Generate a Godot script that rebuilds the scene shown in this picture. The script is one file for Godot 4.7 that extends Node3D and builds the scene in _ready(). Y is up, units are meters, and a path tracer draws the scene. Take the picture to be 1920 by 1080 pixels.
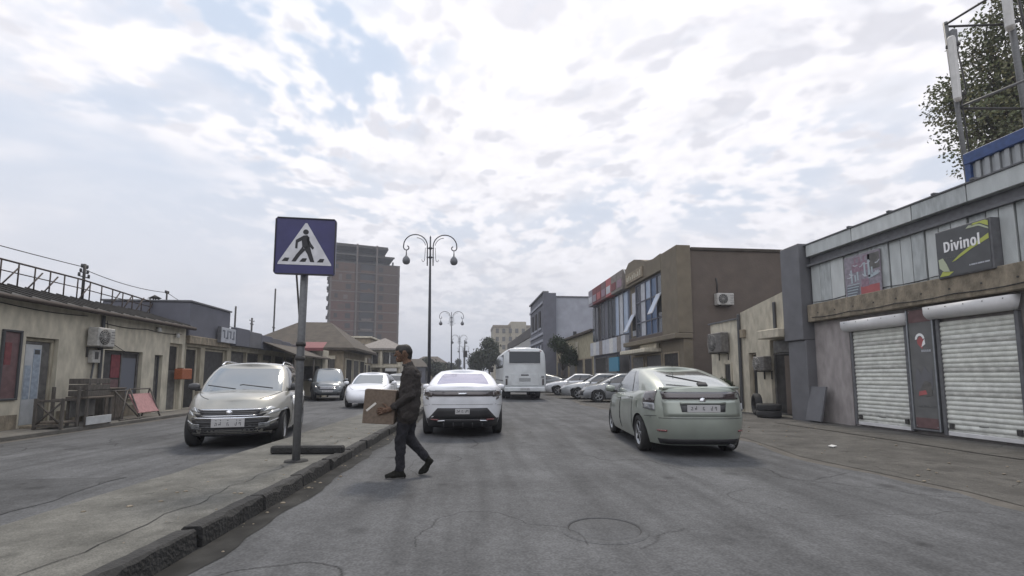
extends Node3D
# A wide street with low shops on both sides, seen from a car. x = right of the street axis, y = up, -z = ahead. Metres.

var M := {}
var TX := {}
var names := {}
var rng := RandomNumberGenerator.new()

func _ready():
	rng.seed = 7
	view_and_light()
	make_materials()
	ground_and_road()
	left_side()
	right_side()
	far_side()
	street_things()
	vehicles()
	people()
	foliage()

# ------------------------------------------------------------------ camera, sky, sun
func view_and_light():
	var cam = Camera3D.new()
	cam.name = "camera"
	cam.position = Vector3(0, 1.3, 0)
	cam.rotation_degrees = Vector3(5.5, -5.71, 0)
	var n = 0.1
	cam.set_frustum(n * 1080.0 / 900.0, Vector2(0, n * 78.34 / 900.0), n, 4000.0)
	add_child(cam)
	cam.current = true
	var e = Environment.new()
	e.background_mode = Environment.BG_SKY
	e.tonemap_mode = Environment.TONE_MAPPER_LINEAR
	e.tonemap_exposure = 1.4
	e.sdfgi_enabled = true
	e.ssao_enabled = true
	e.ssil_enabled = true
	e.fog_enabled = true
	e.fog_density = 0.0011
	e.fog_light_color = Color(0.80, 0.82, 0.86)
	var sky = Sky.new()
	sky.sky_material = cloudy_sky()
	e.sky = sky
	var we = WorldEnvironment.new()
	we.name = "world_environment"
	we.environment = e
	add_child(we)
	var sun = DirectionalLight3D.new()
	sun.name = "sun"
	sun.light_energy = 0.5
	sun.light_angular_distance = 10.0
	sun.light_color = Color(1.0, 0.96, 0.9)
	sun.shadow_enabled = true
	add_child(sun)
	sun.look_at_from_position(Vector3.ZERO, -Vector3(sin(deg_to_rad(6)) * cos(deg_to_rad(56)), sin(deg_to_rad(56)), -cos(deg_to_rad(6)) * cos(deg_to_rad(56))))

const SW := 3072
const SH := 1536
var sky_data := PackedFloat32Array()
var sky_noise := []

func cloudy_sky():
	# broken altocumulus under thin haze; the same cloud field all the way round
	for s in [[11, 0.9, 5], [12, 3.6, 5], [13, 0.33, 3], [14, 11.0, 3]]:
		var f = FastNoiseLite.new()
		f.seed = s[0]
		f.noise_type = FastNoiseLite.TYPE_SIMPLEX_SMOOTH
		f.frequency = s[1]
		f.fractal_type = FastNoiseLite.FRACTAL_FBM
		f.fractal_octaves = s[2]
		sky_noise.append(f)
	var rows := []
	rows.resize(SH)
	var id = WorkerThreadPool.add_group_task(sky_row.bind(rows), SH / 2)
	WorkerThreadPool.wait_for_group_task_completion(id)
	var bytes := PackedByteArray()
	for r in SH:
		if r < SH / 2:
			bytes.append_array(rows[r].to_byte_array())
		else:
			bytes.append_array(rows[SH / 2 - 1].to_byte_array())
	var im = Image.create_from_data(SW, SH, false, Image.FORMAT_RGBF, bytes)
	var p = PanoramaSkyMaterial.new()
	p.panorama = ImageTexture.create_from_image(im)
	return p

func sky_row(r: int, rows: Array) -> void:
	var out := PackedFloat32Array()
	out.resize(SW * 3)
	var up := (0.5 - (r + 0.5) / SH) * PI
	var sy := sin(up)
	var cy := cos(up)
	var big: FastNoiseLite = sky_noise[0]
	var puff: FastNoiseLite = sky_noise[1]
	var wide: FastNoiseLite = sky_noise[2]
	var small: FastNoiseLite = sky_noise[3]
	var sun := Vector3(sin(0.1) * cos(0.98), sin(0.98), -cos(0.1) * cos(0.98))
	var hazy := exp(-sy * 5.0)
	for c in SW:
		var a := ((c + 0.5) / SW) * TAU
		var d := Vector3(-sin(a) * cy, sy, cos(a) * cy)
		d.x = sin(a - PI) * cy
		d.z = -cos(a - PI) * cy
		var k := 1.0 / (sy + 0.17)
		var px := d.x * k - 39.328
		var pz := d.z * k - 6.489
		var wx := wide.get_noise_3d(px, 3.0, pz)
		var wz := wide.get_noise_3d(px, 9.0, pz)
		px += wx * 0.35
		pz += wz * 0.35
		var b := big.get_noise_3d(px, 0.0, pz)
		var f := puff.get_noise_3d(px, 5.0, pz * 1.25)
		var g := small.get_noise_3d(px, 1.0, pz)
		var w := wide.get_noise_3d(px * 1.3, 20.0, pz * 1.3)
		var sh := puff.get_noise_3d(px * 1.2 + 7.0, 31.0, pz * 1.4 + 3.0)
		# a thin white sheet of slow changes, and over it fields of small puffs
		var sheet := smoothstep(-0.35, 0.30, 0.10 + 0.75 * b + 0.85 * w + 0.10 * f)
		var field := smoothstep(-0.20, 0.25, wide.get_noise_3d(px * 1.1 + 4.0, 40.0, pz * 1.1) + 0.10)
		var cells := smoothstep(-0.16, 0.30, f + 0.45 * g + 0.10) * field
		var cov := clampf(sheet * 0.80 + cells * (0.85 - 0.45 * sheet) + minf(hazy * 1.5, 0.6), 0.0, 1.0)
		var shade := smoothstep(0.08, 0.46, sh + 0.40 * g + 0.25 * b) * (0.35 + 0.65 * field) * cov
		var toward := maxf(0.0, d.dot(sun))
		var glow := pow(toward, 3.0)
		var blue := Vector3(0.455, 0.54, 0.675).lerp(Vector3(0.46, 0.49, 0.545), hazy) * (1.0 + 0.30 * glow)
		var lit := Vector3(1.0, 0.98, 1.02) * (0.80 + 0.62 * glow + 0.13 * f * field + 0.10 * g * field)
		var under := Vector3(0.475, 0.485, 0.545) * (0.97 + 0.44 * glow)
		var cl := lit.lerp(under, shade * 0.58)
		var col := blue.lerp(cl, cov)
		# a pale grey veil towards the horizon
		var veil := Vector3(0.415, 0.435, 0.482)
		col = col.lerp(veil, clampf(exp(-sy * 4.8) * 1.15, 0.0, 1.0))
		out[c * 3] = col.x
		out[c * 3 + 1] = col.y
		out[c * 3 + 2] = col.z
	rows[r] = out

# ------------------------------------------------------------------ materials
func noise_tex(key, freq, lo, hi, octaves = 4, size = 512, kind = FastNoiseLite.TYPE_SIMPLEX_SMOOTH, cells = false):
	var f = FastNoiseLite.new()
	f.seed = hash(key) % 1000
	f.noise_type = kind
	f.frequency = freq
	f.fractal_octaves = octaves
	if cells:
		f.cellular_return_type = FastNoiseLite.RETURN_DISTANCE
	var t = NoiseTexture2D.new()
	t.width = size
	t.height = size
	t.seamless = true
	t.noise = f
	var g = Gradient.new()
	g.set_color(0, Color(lo, lo, lo))
	g.set_color(1, Color(hi, hi, hi))
	t.color_ramp = g
	TX[key] = t
	return t

func mat(key, c, rough = 0.8, o = {}):
	# c: linear base colour
	var m = StandardMaterial3D.new()
	m.resource_name = key
	m.albedo_color = Color(c[0], c[1], c[2], 1.0).linear_to_srgb()
	m.roughness = rough
	m.metallic = o.get("metal", 0.0)
	m.metallic_specular = o.get("spec", 0.5)
	if o.has("tex"):
		m.albedo_texture = TX[o.tex]
		m.uv1_triplanar = true
		m.uv1_world_triplanar = o.get("world", true)
		var s = o.get("scale", 0.5)
		m.uv1_scale = s if s is Vector3 else Vector3.ONE * s
		m.uv1_offset = Vector3(0.13, 0.37, 0.71) * float(hash(key) % 17)
	if o.has("fine"):
		m.detail_enabled = true
		m.detail_blend_mode = BaseMaterial3D.BLEND_MODE_MUL
		m.detail_albedo = TX[o.fine]
		m.detail_uv_layer = BaseMaterial3D.DETAIL_UV_2
		m.uv2_triplanar = true
		m.uv2_world_triplanar = o.get("world", true)
		var s2 = o.get("fscale", 2.0)
		m.uv2_scale = s2 if s2 is Vector3 else Vector3.ONE * s2
	if o.has("bump"):
		m.heightmap_enabled = true
		m.heightmap_texture = TX[o.bump]
		m.heightmap_scale = o.get("bs", 1.0)
		if not o.has("tex"):
			m.uv1_triplanar = true
			m.uv1_world_triplanar = o.get("world", true)
			m.uv1_scale = Vector3.ONE * o.get("scale", 0.5)
	if o.has("coat"):
		m.clearcoat_enabled = true
		m.clearcoat = o.coat
		m.clearcoat_roughness = 0.06
	if o.has("rmap"):
		m.roughness_texture = TX[o.rmap]
	M[key] = m
	return m

# worn road surface: grain, pale dust, dark spots, sealed joints and cracks; one tile is 12 m wide
func road_texture(key, seed_, base, cracks):
	var S = 1024
	var r = RandomNumberGenerator.new()
	r.seed = seed_
	var f = FastNoiseLite.new()
	f.seed = seed_
	f.noise_type = FastNoiseLite.TYPE_SIMPLEX_SMOOTH
	f.frequency = 0.008
	f.fractal_octaves = 5
	var big = f.get_seamless_image(S, S, false, false, 0.15)
	f.frequency = 0.06
	f.seed = seed_ + 1
	var mid = f.get_seamless_image(S, S, false, false, 0.15)
	big.convert(Image.FORMAT_L8)
	mid.convert(Image.FORMAT_L8)
	var B = big.get_data()
	var Q = mid.get_data()
	var px := PackedFloat32Array()
	px.resize(S * S)
	for i in S * S:
		px[i] = base * (0.80 + 0.20 * B[i] / 255.0 + 0.12 * Q[i] / 255.0) * (0.87 + 0.26 * r.randf())
	for k in 220:
		var cx = r.randi() % S
		var cy = r.randi() % S
		var rad = r.randf_range(2.0, 15.0)
		var dk = r.randf_range(0.80, 1.06)
		for y in range(-int(rad), int(rad) + 1):
			for x in range(-int(rad), int(rad) + 1):
				var q = sqrt(x * x + y * y) / rad
				if q < 1.0:
					var i = posmod(cy + y, S) * S + posmod(cx + x, S)
					px[i] *= lerpf(dk, 1.0, q * q)
	for k in cracks:
		var x = r.randf() * S
		var y = r.randf() * S
		var dir = r.randf() * TAU
		var wd = r.randf_range(0.6, 1.6)
		var tone = r.randf_range(0.60, 0.82)
		for s in int(r.randf_range(60, 380)):
			dir += r.randf_range(-0.13, 0.13) if s % 23 else r.randf_range(-0.7, 0.7)
			x += cos(dir)
			y += sin(dir)
			for o in range(-1, 2):
				if absf(o) < wd:
					var i = posmod(int(y) + (o if absf(cos(dir)) > 0.7 else 0), S) * S + posmod(int(x) + (0 if absf(cos(dir)) > 0.7 else o), S)
					px[i] *= tone if o == 0 else 0.92
	var out := PackedByteArray()
	out.resize(S * S)
	for i in S * S: out[i] = int(clampf(px[i], 0.0, 1.0) * 255.0)
	TX[key] = ImageTexture.create_from_image(Image.create_from_data(S, S, false, Image.FORMAT_L8, out))

func make_materials():
	road_texture("road_worn", 3, 0.86, 26)
	road_texture("slab_worn", 4, 0.88, 9)
	noise_tex("mottle", 0.012, 0.80, 1.0, 5)
	noise_tex("soft", 0.006, 0.88, 1.0, 4)
	noise_tex("fine", 0.16, 0.86, 1.0, 3)
	noise_tex("grit", 0.35, 0.70, 1.0, 2)
	noise_tex("stain", 0.010, 0.68, 1.0, 5)
	noise_tex("hgt", 0.05, 0.0, 1.0, 5)
	noise_tex("hfine", 0.30, 0.0, 1.0, 3)
	var st = {"tex": "mottle", "scale": 0.35, "fine": "fine", "fscale": 1.7, "bump": "hgt", "bs": 0.8}
	var streak = {"tex": "mottle", "scale": Vector3(0.55, 0.22, 0.55), "fine": "fine", "fscale": 1.4}
	mat("earth", [0.13, 0.12, 0.105], 0.95, st)
	mat("asphalt", [0.16, 0.164, 0.17], 0.88, {"spec": 0.35, "tex": "road_worn", "scale": 1.0 / 12.0, "fine": "mottle", "fscale": Vector3(0.42, 1.0, 0.035), "bump": "road_worn", "bs": 1.0})
	mat("asphalt_dark", [0.124, 0.127, 0.131], 0.88, {"spec": 0.35, "tex": "road_worn", "scale": 1.0 / 9.0, "fine": "mottle", "fscale": 0.3, "bump": "road_worn", "bs": 1.0})
	mat("gutter", [0.085, 0.084, 0.08], 0.85, {"spec": 0.2, "tex": "stain", "scale": 0.5, "fine": "grit", "fscale": 2.2})
	mat("forecourt", [0.148, 0.142, 0.13], 0.92, {"spec": 0.35, "tex": "slab_worn", "scale": 1.0 / 9.0, "fine": "mottle", "fscale": 0.25, "bump": "slab_worn", "bs": 1.0})
	mat("median_concrete", [0.207, 0.204, 0.184], 0.9, {"spec": 0.35, "tex": "slab_worn", "scale": 1.0 / 7.0, "fine": "mottle", "fscale": 0.35, "bump": "slab_worn", "bs": 1.2})
	mat("kerb_dark", [0.042, 0.042, 0.041], 0.9, {"tex": "stain", "scale": 0.8, "fine": "fine", "fscale": 3.0, "bump": "hgt", "bs": 1.0})
	mat("kerb_mid", [0.075, 0.074, 0.071], 0.9, {"tex": "stain", "scale": 1.1, "fine": "grit", "fscale": 3.0, "bump": "hgt", "bs": 1.4})
	mat("pavement", [0.17, 0.162, 0.145], 0.92, st)
	mat("cream_wall", [0.72, 0.67, 0.54], 0.92, streak)
	mat("cream_wall_light", [0.64, 0.59, 0.47], 0.92, streak)
	mat("beige_wall", [0.5, 0.455, 0.35], 0.92, streak)
	mat("tan_wall", [0.36, 0.305, 0.225], 0.92, streak)
	mat("brown_wall", [0.15, 0.122, 0.102], 0.9, {"tex": "soft", "scale": 0.3, "fine": "fine", "fscale": 1.5, "bump": "hgt", "bs": 0.4})
	mat("olive_wall", [0.22, 0.188, 0.138], 0.9, {"tex": "soft", "scale": 0.4, "fine": "fine", "fscale": 1.5, "bump": "hgt", "bs": 0.4})
	mat("yellow_wall", [0.45, 0.41, 0.29], 0.92, streak)
	mat("grey_render", [0.45, 0.415, 0.405], 0.9, streak)
	mat("slate_wall", [0.16, 0.165, 0.195], 0.8, {"tex": "soft", "scale": 0.3, "fine": "fine", "fscale": 1.2})
	mat("pale_slate_wall", [0.43, 0.45, 0.505], 0.85, {"tex": "soft", "scale": 0.2, "fine": "fine", "fscale": 1.0})
	mat("white_wall", [0.55, 0.55, 0.53], 0.9, streak)
	mat("concrete", [0.39, 0.335, 0.25], 0.92, {"tex": "stain", "scale": Vector3(0.8, 0.4, 0.8), "fine": "fine", "fscale": 2.0, "bump": "hgt", "bs": 1.0})
	mat("slab_concrete", [0.15, 0.128, 0.112], 0.92, {"tex": "mottle", "scale": 0.2})
	mat("frame_concrete", [0.085, 0.08, 0.072], 0.92, {"tex": "mottle", "scale": 0.2})
	mat("brick_infill", [0.135, 0.082, 0.056], 0.95, {"tex": "mottle", "scale": Vector3(0.12, 0.4, 0.12), "fine": "fine", "fscale": 0.5})
	mat("brick_infill_red", [0.145, 0.075, 0.055], 0.95, {"tex": "mottle", "scale": Vector3(0.12, 0.4, 0.12), "fine": "fine", "fscale": 0.5})
	mat("brick_infill_grey", [0.115, 0.08, 0.06], 0.95, {"tex": "mottle", "scale": Vector3(0.12, 0.4, 0.12), "fine": "fine", "fscale": 0.5})
	mat("roof_dark", [0.065, 0.06, 0.054], 0.85, {"tex": "stain", "scale": Vector3(0.6, 0.6, 0.6), "fine": "fine", "fscale": 2.0})
	mat("roof_brown", [0.12, 0.098, 0.074], 0.85, {"tex": "stain", "scale": Vector3(0.25, 1.6, 0.25), "fine": "grit", "fscale": 1.2})
	mat("roof_pale", [0.26, 0.235, 0.215], 0.85, {"tex": "mottle", "scale": 0.5})
	mat("clad", [0.62, 0.655, 0.645], 0.5, {"tex": "soft", "scale": Vector3(1.2, 0.3, 1.2), "fine": "fine", "fscale": 0.8, "metal": 0.15})
	mat("clad_b", [0.56, 0.595, 0.59], 0.5, {"tex": "mottle", "scale": Vector3(1.2, 0.3, 1.2), "fine": "fine", "fscale": 0.8, "metal": 0.15})
	mat("clad_c", [0.68, 0.71, 0.695], 0.5, {"tex": "soft", "scale": Vector3(1.2, 0.3, 1.2), "fine": "fine", "fscale": 0.8, "metal": 0.15})
	mat("dark_trim", [0.14, 0.143, 0.152], 0.6, {"tex": "mottle", "scale": 0.8})
	mat("dark_pillar", [0.14, 0.142, 0.152], 0.55, {"tex": "soft", "scale": 0.5})
	mat("shutter", [0.86, 0.88, 0.82], 0.5, {"tex": "mottle", "scale": Vector3(0.6, 0.5, 0.6), "fine": "fine", "fscale": 0.7})
	mat("shutter_b", [0.83, 0.85, 0.78], 0.5, {"tex": "mottle", "scale": Vector3(0.6, 0.5, 0.6), "fine": "fine", "fscale": 0.7})
	mat("shutter_c", [0.8, 0.81, 0.75], 0.55, {"tex": "stain", "scale": Vector3(0.8, 0.9, 0.8), "fine": "fine", "fscale": 0.9})
	mat("shutter_box", [0.7, 0.7, 0.7], 0.5, {"tex": "soft", "scale": 0.7})
	mat("board_grey", [0.15, 0.152, 0.15], 0.6, {"tex": "soft", "scale": 0.8})
	mat("sign_dark", [0.085, 0.088, 0.09], 0.4, {"tex": "soft", "scale": 0.8})
	mat("lime", [0.42, 0.46, 0.10], 0.5)
	mat("pale_lime", [0.42, 0.46, 0.32], 0.5)
	mat("letter_white", [0.82, 0.82, 0.82], 0.5)
	mat("poster_mauve", [0.3, 0.27, 0.31], 0.6, {"tex": "mottle", "scale": 1.2})
	mat("poster_pink", [0.30, 0.2, 0.25], 0.6, {"tex": "mottle", "scale": 1.5})
	mat("poster_blue", [0.36, 0.42, 0.45], 0.6)
	mat("poster_slate", [0.13, 0.14, 0.165], 0.6)
	mat("poster_red", [0.42, 0.12, 0.12], 0.6, {"tex": "soft", "scale": 1.0})
	mat("dull_red", [0.21, 0.062, 0.066], 0.7, {"tex": "mottle", "scale": 1.0})
	mat("wine_red", [0.22, 0.05, 0.06], 0.7, {"tex": "mottle", "scale": 1.0})
	mat("panel_red_brown", [0.17, 0.10, 0.10], 0.6, {"tex": "mottle", "scale": 0.8})
	mat("steel", [0.33, 0.35, 0.37], 0.4, {"metal": 0.7, "tex": "soft", "scale": 2.0})
	mat("galv", [0.20, 0.205, 0.205], 0.55, {"metal": 0.3, "tex": "mottle", "scale": 2.0, "fine": "fine", "fscale": 6.0})
	mat("iron", [0.05, 0.048, 0.046], 0.7, {"tex": "mottle", "scale": 2.0})
	mat("rust", [0.075, 0.055, 0.045], 0.85, {"tex": "stain", "scale": 2.0})
	mat("lamp_paint", [0.045, 0.047, 0.055], 0.5, {"tex": "soft", "scale": 2.0})
	mat("lamp_globe", [0.12, 0.125, 0.135], 0.4)
	mat("white_plastic", [0.62, 0.62, 0.6], 0.5, {"tex": "soft", "scale": 1.5})
	mat("ac_white", [0.50, 0.49, 0.46], 0.55, {"tex": "mottle", "scale": 1.5})
	mat("black", [0.02, 0.02, 0.021], 0.6)
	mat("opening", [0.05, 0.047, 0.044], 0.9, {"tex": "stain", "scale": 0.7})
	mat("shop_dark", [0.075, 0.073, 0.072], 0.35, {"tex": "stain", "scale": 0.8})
	mat("shop_mid", [0.16, 0.155, 0.145], 0.6, {"tex": "stain", "scale": 0.8})
	mat("glass_dark", [0.022, 0.026, 0.03], 0.06, {"spec": 0.7})
	mat("glass_blue", [0.10, 0.16, 0.27], 0.08, {"spec": 0.8, "metal": 0.35})
	mat("glass_pale", [0.34, 0.42, 0.55], 0.3, {"spec": 0.7, "tex": "soft", "scale": 0.6})
	mat("glass_grey", [0.09, 0.105, 0.125], 0.12, {"spec": 0.8, "metal": 0.3})
	mat("pane_white", [0.48, 0.50, 0.54], 0.4, {"tex": "soft", "scale": 0.8})
	mat("teal", [0.10, 0.24, 0.25], 0.6)
	mat("blue_sign", [0.05, 0.20, 0.30], 0.6)
	mat("door_blue", [0.34, 0.40, 0.47], 0.5, {"tex": "mottle", "scale": 1.2})
	mat("door_white", [0.50, 0.52, 0.53], 0.5, {"tex": "soft", "scale": 1.0})
	mat("wood_dark", [0.15, 0.135, 0.118], 0.85, {"tex": "stain", "scale": Vector3(3, 0.7, 3), "fine": "fine", "fscale": 3.0})
	mat("wood_mid", [0.19, 0.16, 0.13], 0.85, {"tex": "stain", "scale": Vector3(3, 0.7, 3), "fine": "fine", "fscale": 3.0})
	mat("pink_board", [0.42, 0.22, 0.22], 0.7, {"tex": "mottle", "scale": 1.5})
	mat("orange_box", [0.36, 0.11, 0.045], 0.6, {"tex": "mottle", "scale": 2.0})
	mat("cardboard", [0.215, 0.165, 0.125], 0.9, {"tex": "mottle", "scale": 3.0, "world": false, "fine": "fine", "fscale": 6.0})
	mat("tape", [0.62, 0.6, 0.55], 0.4)
	mat("sign_blue", [0.034, 0.034, 0.135], 0.35, {"tex": "soft", "scale": 1.5})
	mat("sign_white", [0.66, 0.665, 0.69], 0.4, {"tex": "soft", "scale": 1.5})
	mat("sign_black", [0.014, 0.014, 0.018], 0.5)
	mat("pole_grey", [0.16, 0.165, 0.17], 0.55, {"metal": 0.2, "tex": "mottle", "scale": 2.5})
	mat("fence_grey", [0.33, 0.35, 0.36], 0.5, {"metal": 0.2, "tex": "soft", "scale": 1.0})
	mat("fence_blue", [0.035, 0.075, 0.21], 0.5, {"tex": "mottle", "scale": 1.0})
	mat("bark", [0.11, 0.09, 0.07], 0.95, {"tex": "stain", "scale": Vector3(3, 0.6, 3)})
	# vehicles
	var flake = {"metal": 0.32, "coat": 0.9, "tex": "soft", "scale": 0.5, "world": false}
	mat("paint_champagne", [0.34, 0.335, 0.3], 0.38, flake)
	mat("paint_white", [0.84, 0.86, 0.9], 0.35, {"coat": 0.8, "tex": "soft", "scale": 0.5, "world": false})
	mat("paint_green_silver", [0.33, 0.365, 0.32], 0.36, flake)
	mat("paint_dark_silver", [0.15, 0.165, 0.175], 0.4, flake)
	mat("paint_silver", [0.42, 0.44, 0.46], 0.38, flake)
	mat("paint_silver_grey", [0.26, 0.275, 0.29], 0.38, flake)
	mat("paint_bus", [0.62, 0.65, 0.66], 0.45, {"coat": 0.4, "tex": "soft", "scale": 0.4, "world": false})
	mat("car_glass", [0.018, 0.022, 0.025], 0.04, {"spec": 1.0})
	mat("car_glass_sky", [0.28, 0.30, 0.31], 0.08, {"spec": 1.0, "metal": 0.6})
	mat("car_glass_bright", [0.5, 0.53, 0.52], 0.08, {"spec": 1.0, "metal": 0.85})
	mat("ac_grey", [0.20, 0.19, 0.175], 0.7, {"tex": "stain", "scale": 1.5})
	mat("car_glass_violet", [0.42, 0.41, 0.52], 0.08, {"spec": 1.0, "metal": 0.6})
	mat("trim_black", [0.018, 0.018, 0.02], 0.55)
	mat("trim_grey", [0.06, 0.062, 0.065], 0.6)
	mat("chrome", [0.62, 0.63, 0.65], 0.15, {"metal": 1.0})
	mat("rubber", [0.022, 0.022, 0.022], 0.85)
	mat("rim_metal", [0.32, 0.33, 0.34], 0.35, {"metal": 0.8})
	mat("rim_white", [0.55, 0.55, 0.55], 0.5)
	mat("lens_clear", [0.55, 0.57, 0.58], 0.12, {"metal": 0.5, "spec": 0.8})
	mat("lens_grey", [0.22, 0.23, 0.24], 0.15, {"metal": 0.4, "spec": 0.8})
	mat("lens_red", [0.16, 0.018, 0.02], 0.12, {"spec": 0.8, "coat": 0.8})
	mat("lens_smoke", [0.04, 0.03, 0.032], 0.1, {"spec": 0.8, "coat": 0.8})
	mat("plate", [0.42, 0.42, 0.42], 0.5)
	mat("plate_ink", [0.05, 0.05, 0.055], 0.6)
	mat("skin_cloth", [1, 1, 1], 0.9, {"fine": "fine", "fscale": 8.0, "world": false, "tex": "mottle", "scale": Vector3(3.0, 1.6, 3.0), "bump": "hgt", "bs": 2.2, "spec": 0.3}).vertex_color_use_as_albedo = true
	mat("cloth_dark", [0.05, 0.046, 0.045], 0.9)
	mat("sole", [0.09, 0.088, 0.085], 0.8)
	mat("hair", [0.016, 0.014, 0.013], 0.7)

# ------------------------------------------------------------------ naming and tagging
func fresh(where, called):
	var key = str(where.get_instance_id()) + "/" + called
	var n = names.get(key, 0)
	names[key] = n + 1
	return called if n == 0 else "%s_%03d" % [called, n]

func tag(o, label, cat, group = "", kind = ""):
	if label: o.set_meta("label", label)
	if cat: o.set_meta("category", cat)
	if group: o.set_meta("group", group)
	if kind: o.set_meta("kind", kind)
	return o

func thing(called, label, cat, at = Vector3.ZERO, turn = 0.0, group = ""):
	var o = Node3D.new()
	o.name = fresh(self, called)
	add_child(o, true)
	o.position = at
	o.rotation.y = turn
	return tag(o, label, cat, group)

func part(parent, called, mesh, m, at = Vector3.ZERO, rot = Vector3.ZERO, label = ""):
	var o = MeshInstance3D.new()
	o.name = fresh(parent, called)
	o.mesh = mesh
	o.material_override = M[m] if m is String else m
	parent.add_child(o, true)
	o.position = at
	o.rotation = rot
	if label: o.set_meta("label", label)
	return o

func struct(called, mesh, m, at = Vector3.ZERO):
	var o = part(self, called, mesh, m, at)
	o.set_meta("kind", "structure")
	return o

func dup(root, at, turn, label, group = ""):
	var r = root.duplicate()
	var base = String(root.name)
	var cut = base.rfind("_")
	if cut > 0 and base.substr(cut + 1).is_valid_int(): base = base.substr(0, cut)
	r.name = fresh(self, base)
	add_child(r, true)
	r.position = at
	r.rotation.y = turn
	r.set_meta("label", label)
	if group: r.set_meta("group", group)
	return r

# ------------------------------------------------------------------ shapes
func begin(smooth = false):
	var st = SurfaceTool.new()
	st.begin(Mesh.PRIMITIVE_TRIANGLES)
	st.set_smooth_group(0 if smooth else -1)
	return st

func done(st):
	st.generate_normals()
	return st.commit()

func tri(st, a, b, c, out):
	if (c - a).cross(b - a).dot(out) < 0:
		var t = b
		b = c
		c = t
	st.add_vertex(a)
	st.add_vertex(b)
	st.add_vertex(c)

func quad(st, a, b, c, d, out):
	tri(st, a, b, c, out)
	tri(st, a, c, d, out)

# box with chamfered edges; centre, size, optional basis
func bx(st, c, s, bev = 0.0, basis = Basis()):
	var h = s * 0.5
	var b = minf(bev, minf(h.x, minf(h.y, h.z)) * 0.6)
	var P = func(v): return c + basis * v
	if b <= 0.0:
		for ax in 3:
			for sg in [-1.0, 1.0]:
				var u = (ax + 1) % 3
				var w = (ax + 2) % 3
				var q = []
				for k in [[-1, -1], [1, -1], [1, 1], [-1, 1]]:
					var v = Vector3.ZERO
					v[ax] = sg * h[ax]
					v[u] = k[0] * h[u]
					v[w] = k[1] * h[w]
					q.append(P.call(v))
				var o = Vector3.ZERO
				o[ax] = sg
				quad(st, q[0], q[1], q[2], q[3], basis * o)
		return
	var pt = func(ax, sx, sy, sz):  # the corner's vertex on the face across ax
		var v = Vector3(sx * (h.x - b), sy * (h.y - b), sz * (h.z - b))
		v[ax] = [sx, sy, sz][ax] * h[ax]
		return c + basis * v
	for ax in 3:
		var u = (ax + 1) % 3
		var w = (ax + 2) % 3
		for sg in [-1, 1]:
			var q = []
			for k in [[-1, -1], [1, -1], [1, 1], [-1, 1]]:
				var s3 = [0, 0, 0]
				s3[ax] = sg
				s3[u] = k[0]
				s3[w] = k[1]
				q.append(pt.call(ax, s3[0], s3[1], s3[2]))
			var o = Vector3.ZERO
			o[ax] = sg
			quad(st, q[0], q[1], q[2], q[3], basis * o)
		for su in [-1, 1]:
			for sw in [-1, 1]:
				var s3 = [0, 0, 0]
				s3[u] = su
				s3[w] = sw
				var e = []
				for sg in [-1, 1]:
					s3[ax] = sg
					e.append(pt.call(u, s3[0], s3[1], s3[2]))
					e.append(pt.call(w, s3[0], s3[1], s3[2]))
				var o = Vector3.ZERO
				o[u] = su
				o[w] = sw
				quad(st, e[0], e[1], e[3], e[2], basis * o)
	for sx in [-1, 1]:
		for sy in [-1, 1]:
			for sz in [-1, 1]:
				tri(st, pt.call(0, sx, sy, sz), pt.call(1, sx, sy, sz), pt.call(2, sx, sy, sz), basis * Vector3(sx, sy, sz))

# one box as a mesh, given by two corners in x, y and the distance d ahead (z = -d); cached by size
var box_cache := {}
func box_mesh(s, bev = 0.0):
	var key = "%.3f %.3f %.3f %.3f" % [s.x, s.y, s.z, bev]
	if not box_cache.has(key):
		var st = begin()
		bx(st, Vector3.ZERO, s, bev)
		box_cache[key] = done(st)
	return box_cache[key]

# a box part between (x0,y0,d0) and (x1,y1,d1) in world coordinates; the parent stands unturned
func wbox(parent, called, x0, x1, y0, y1, d0, d1, m, bev = 0.0, label = ""):
	var s = Vector3(absf(x1 - x0), absf(y1 - y0), absf(d1 - d0))
	var c = Vector3((x0 + x1) / 2, (y0 + y1) / 2, -(d0 + d1) / 2)
	if parent != self: c -= parent.position
	return part(parent, called, box_mesh(s, bev), m, c, Vector3.ZERO, label)

func sbx(st, x0, x1, y0, y1, d0, d1, bev = 0.0):
	bx(st, Vector3((x0 + x1) / 2, (y0 + y1) / 2, -(d0 + d1) / 2), Vector3(absf(x1 - x0), absf(y1 - y0), absf(d1 - d0)), bev)

func frame_of(dir):
	var y = dir.normalized()
	var x = y.cross(Vector3.RIGHT if absf(y.x) < 0.8 else Vector3.UP).normalized()
	return Basis(x, y, x.cross(y))

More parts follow.
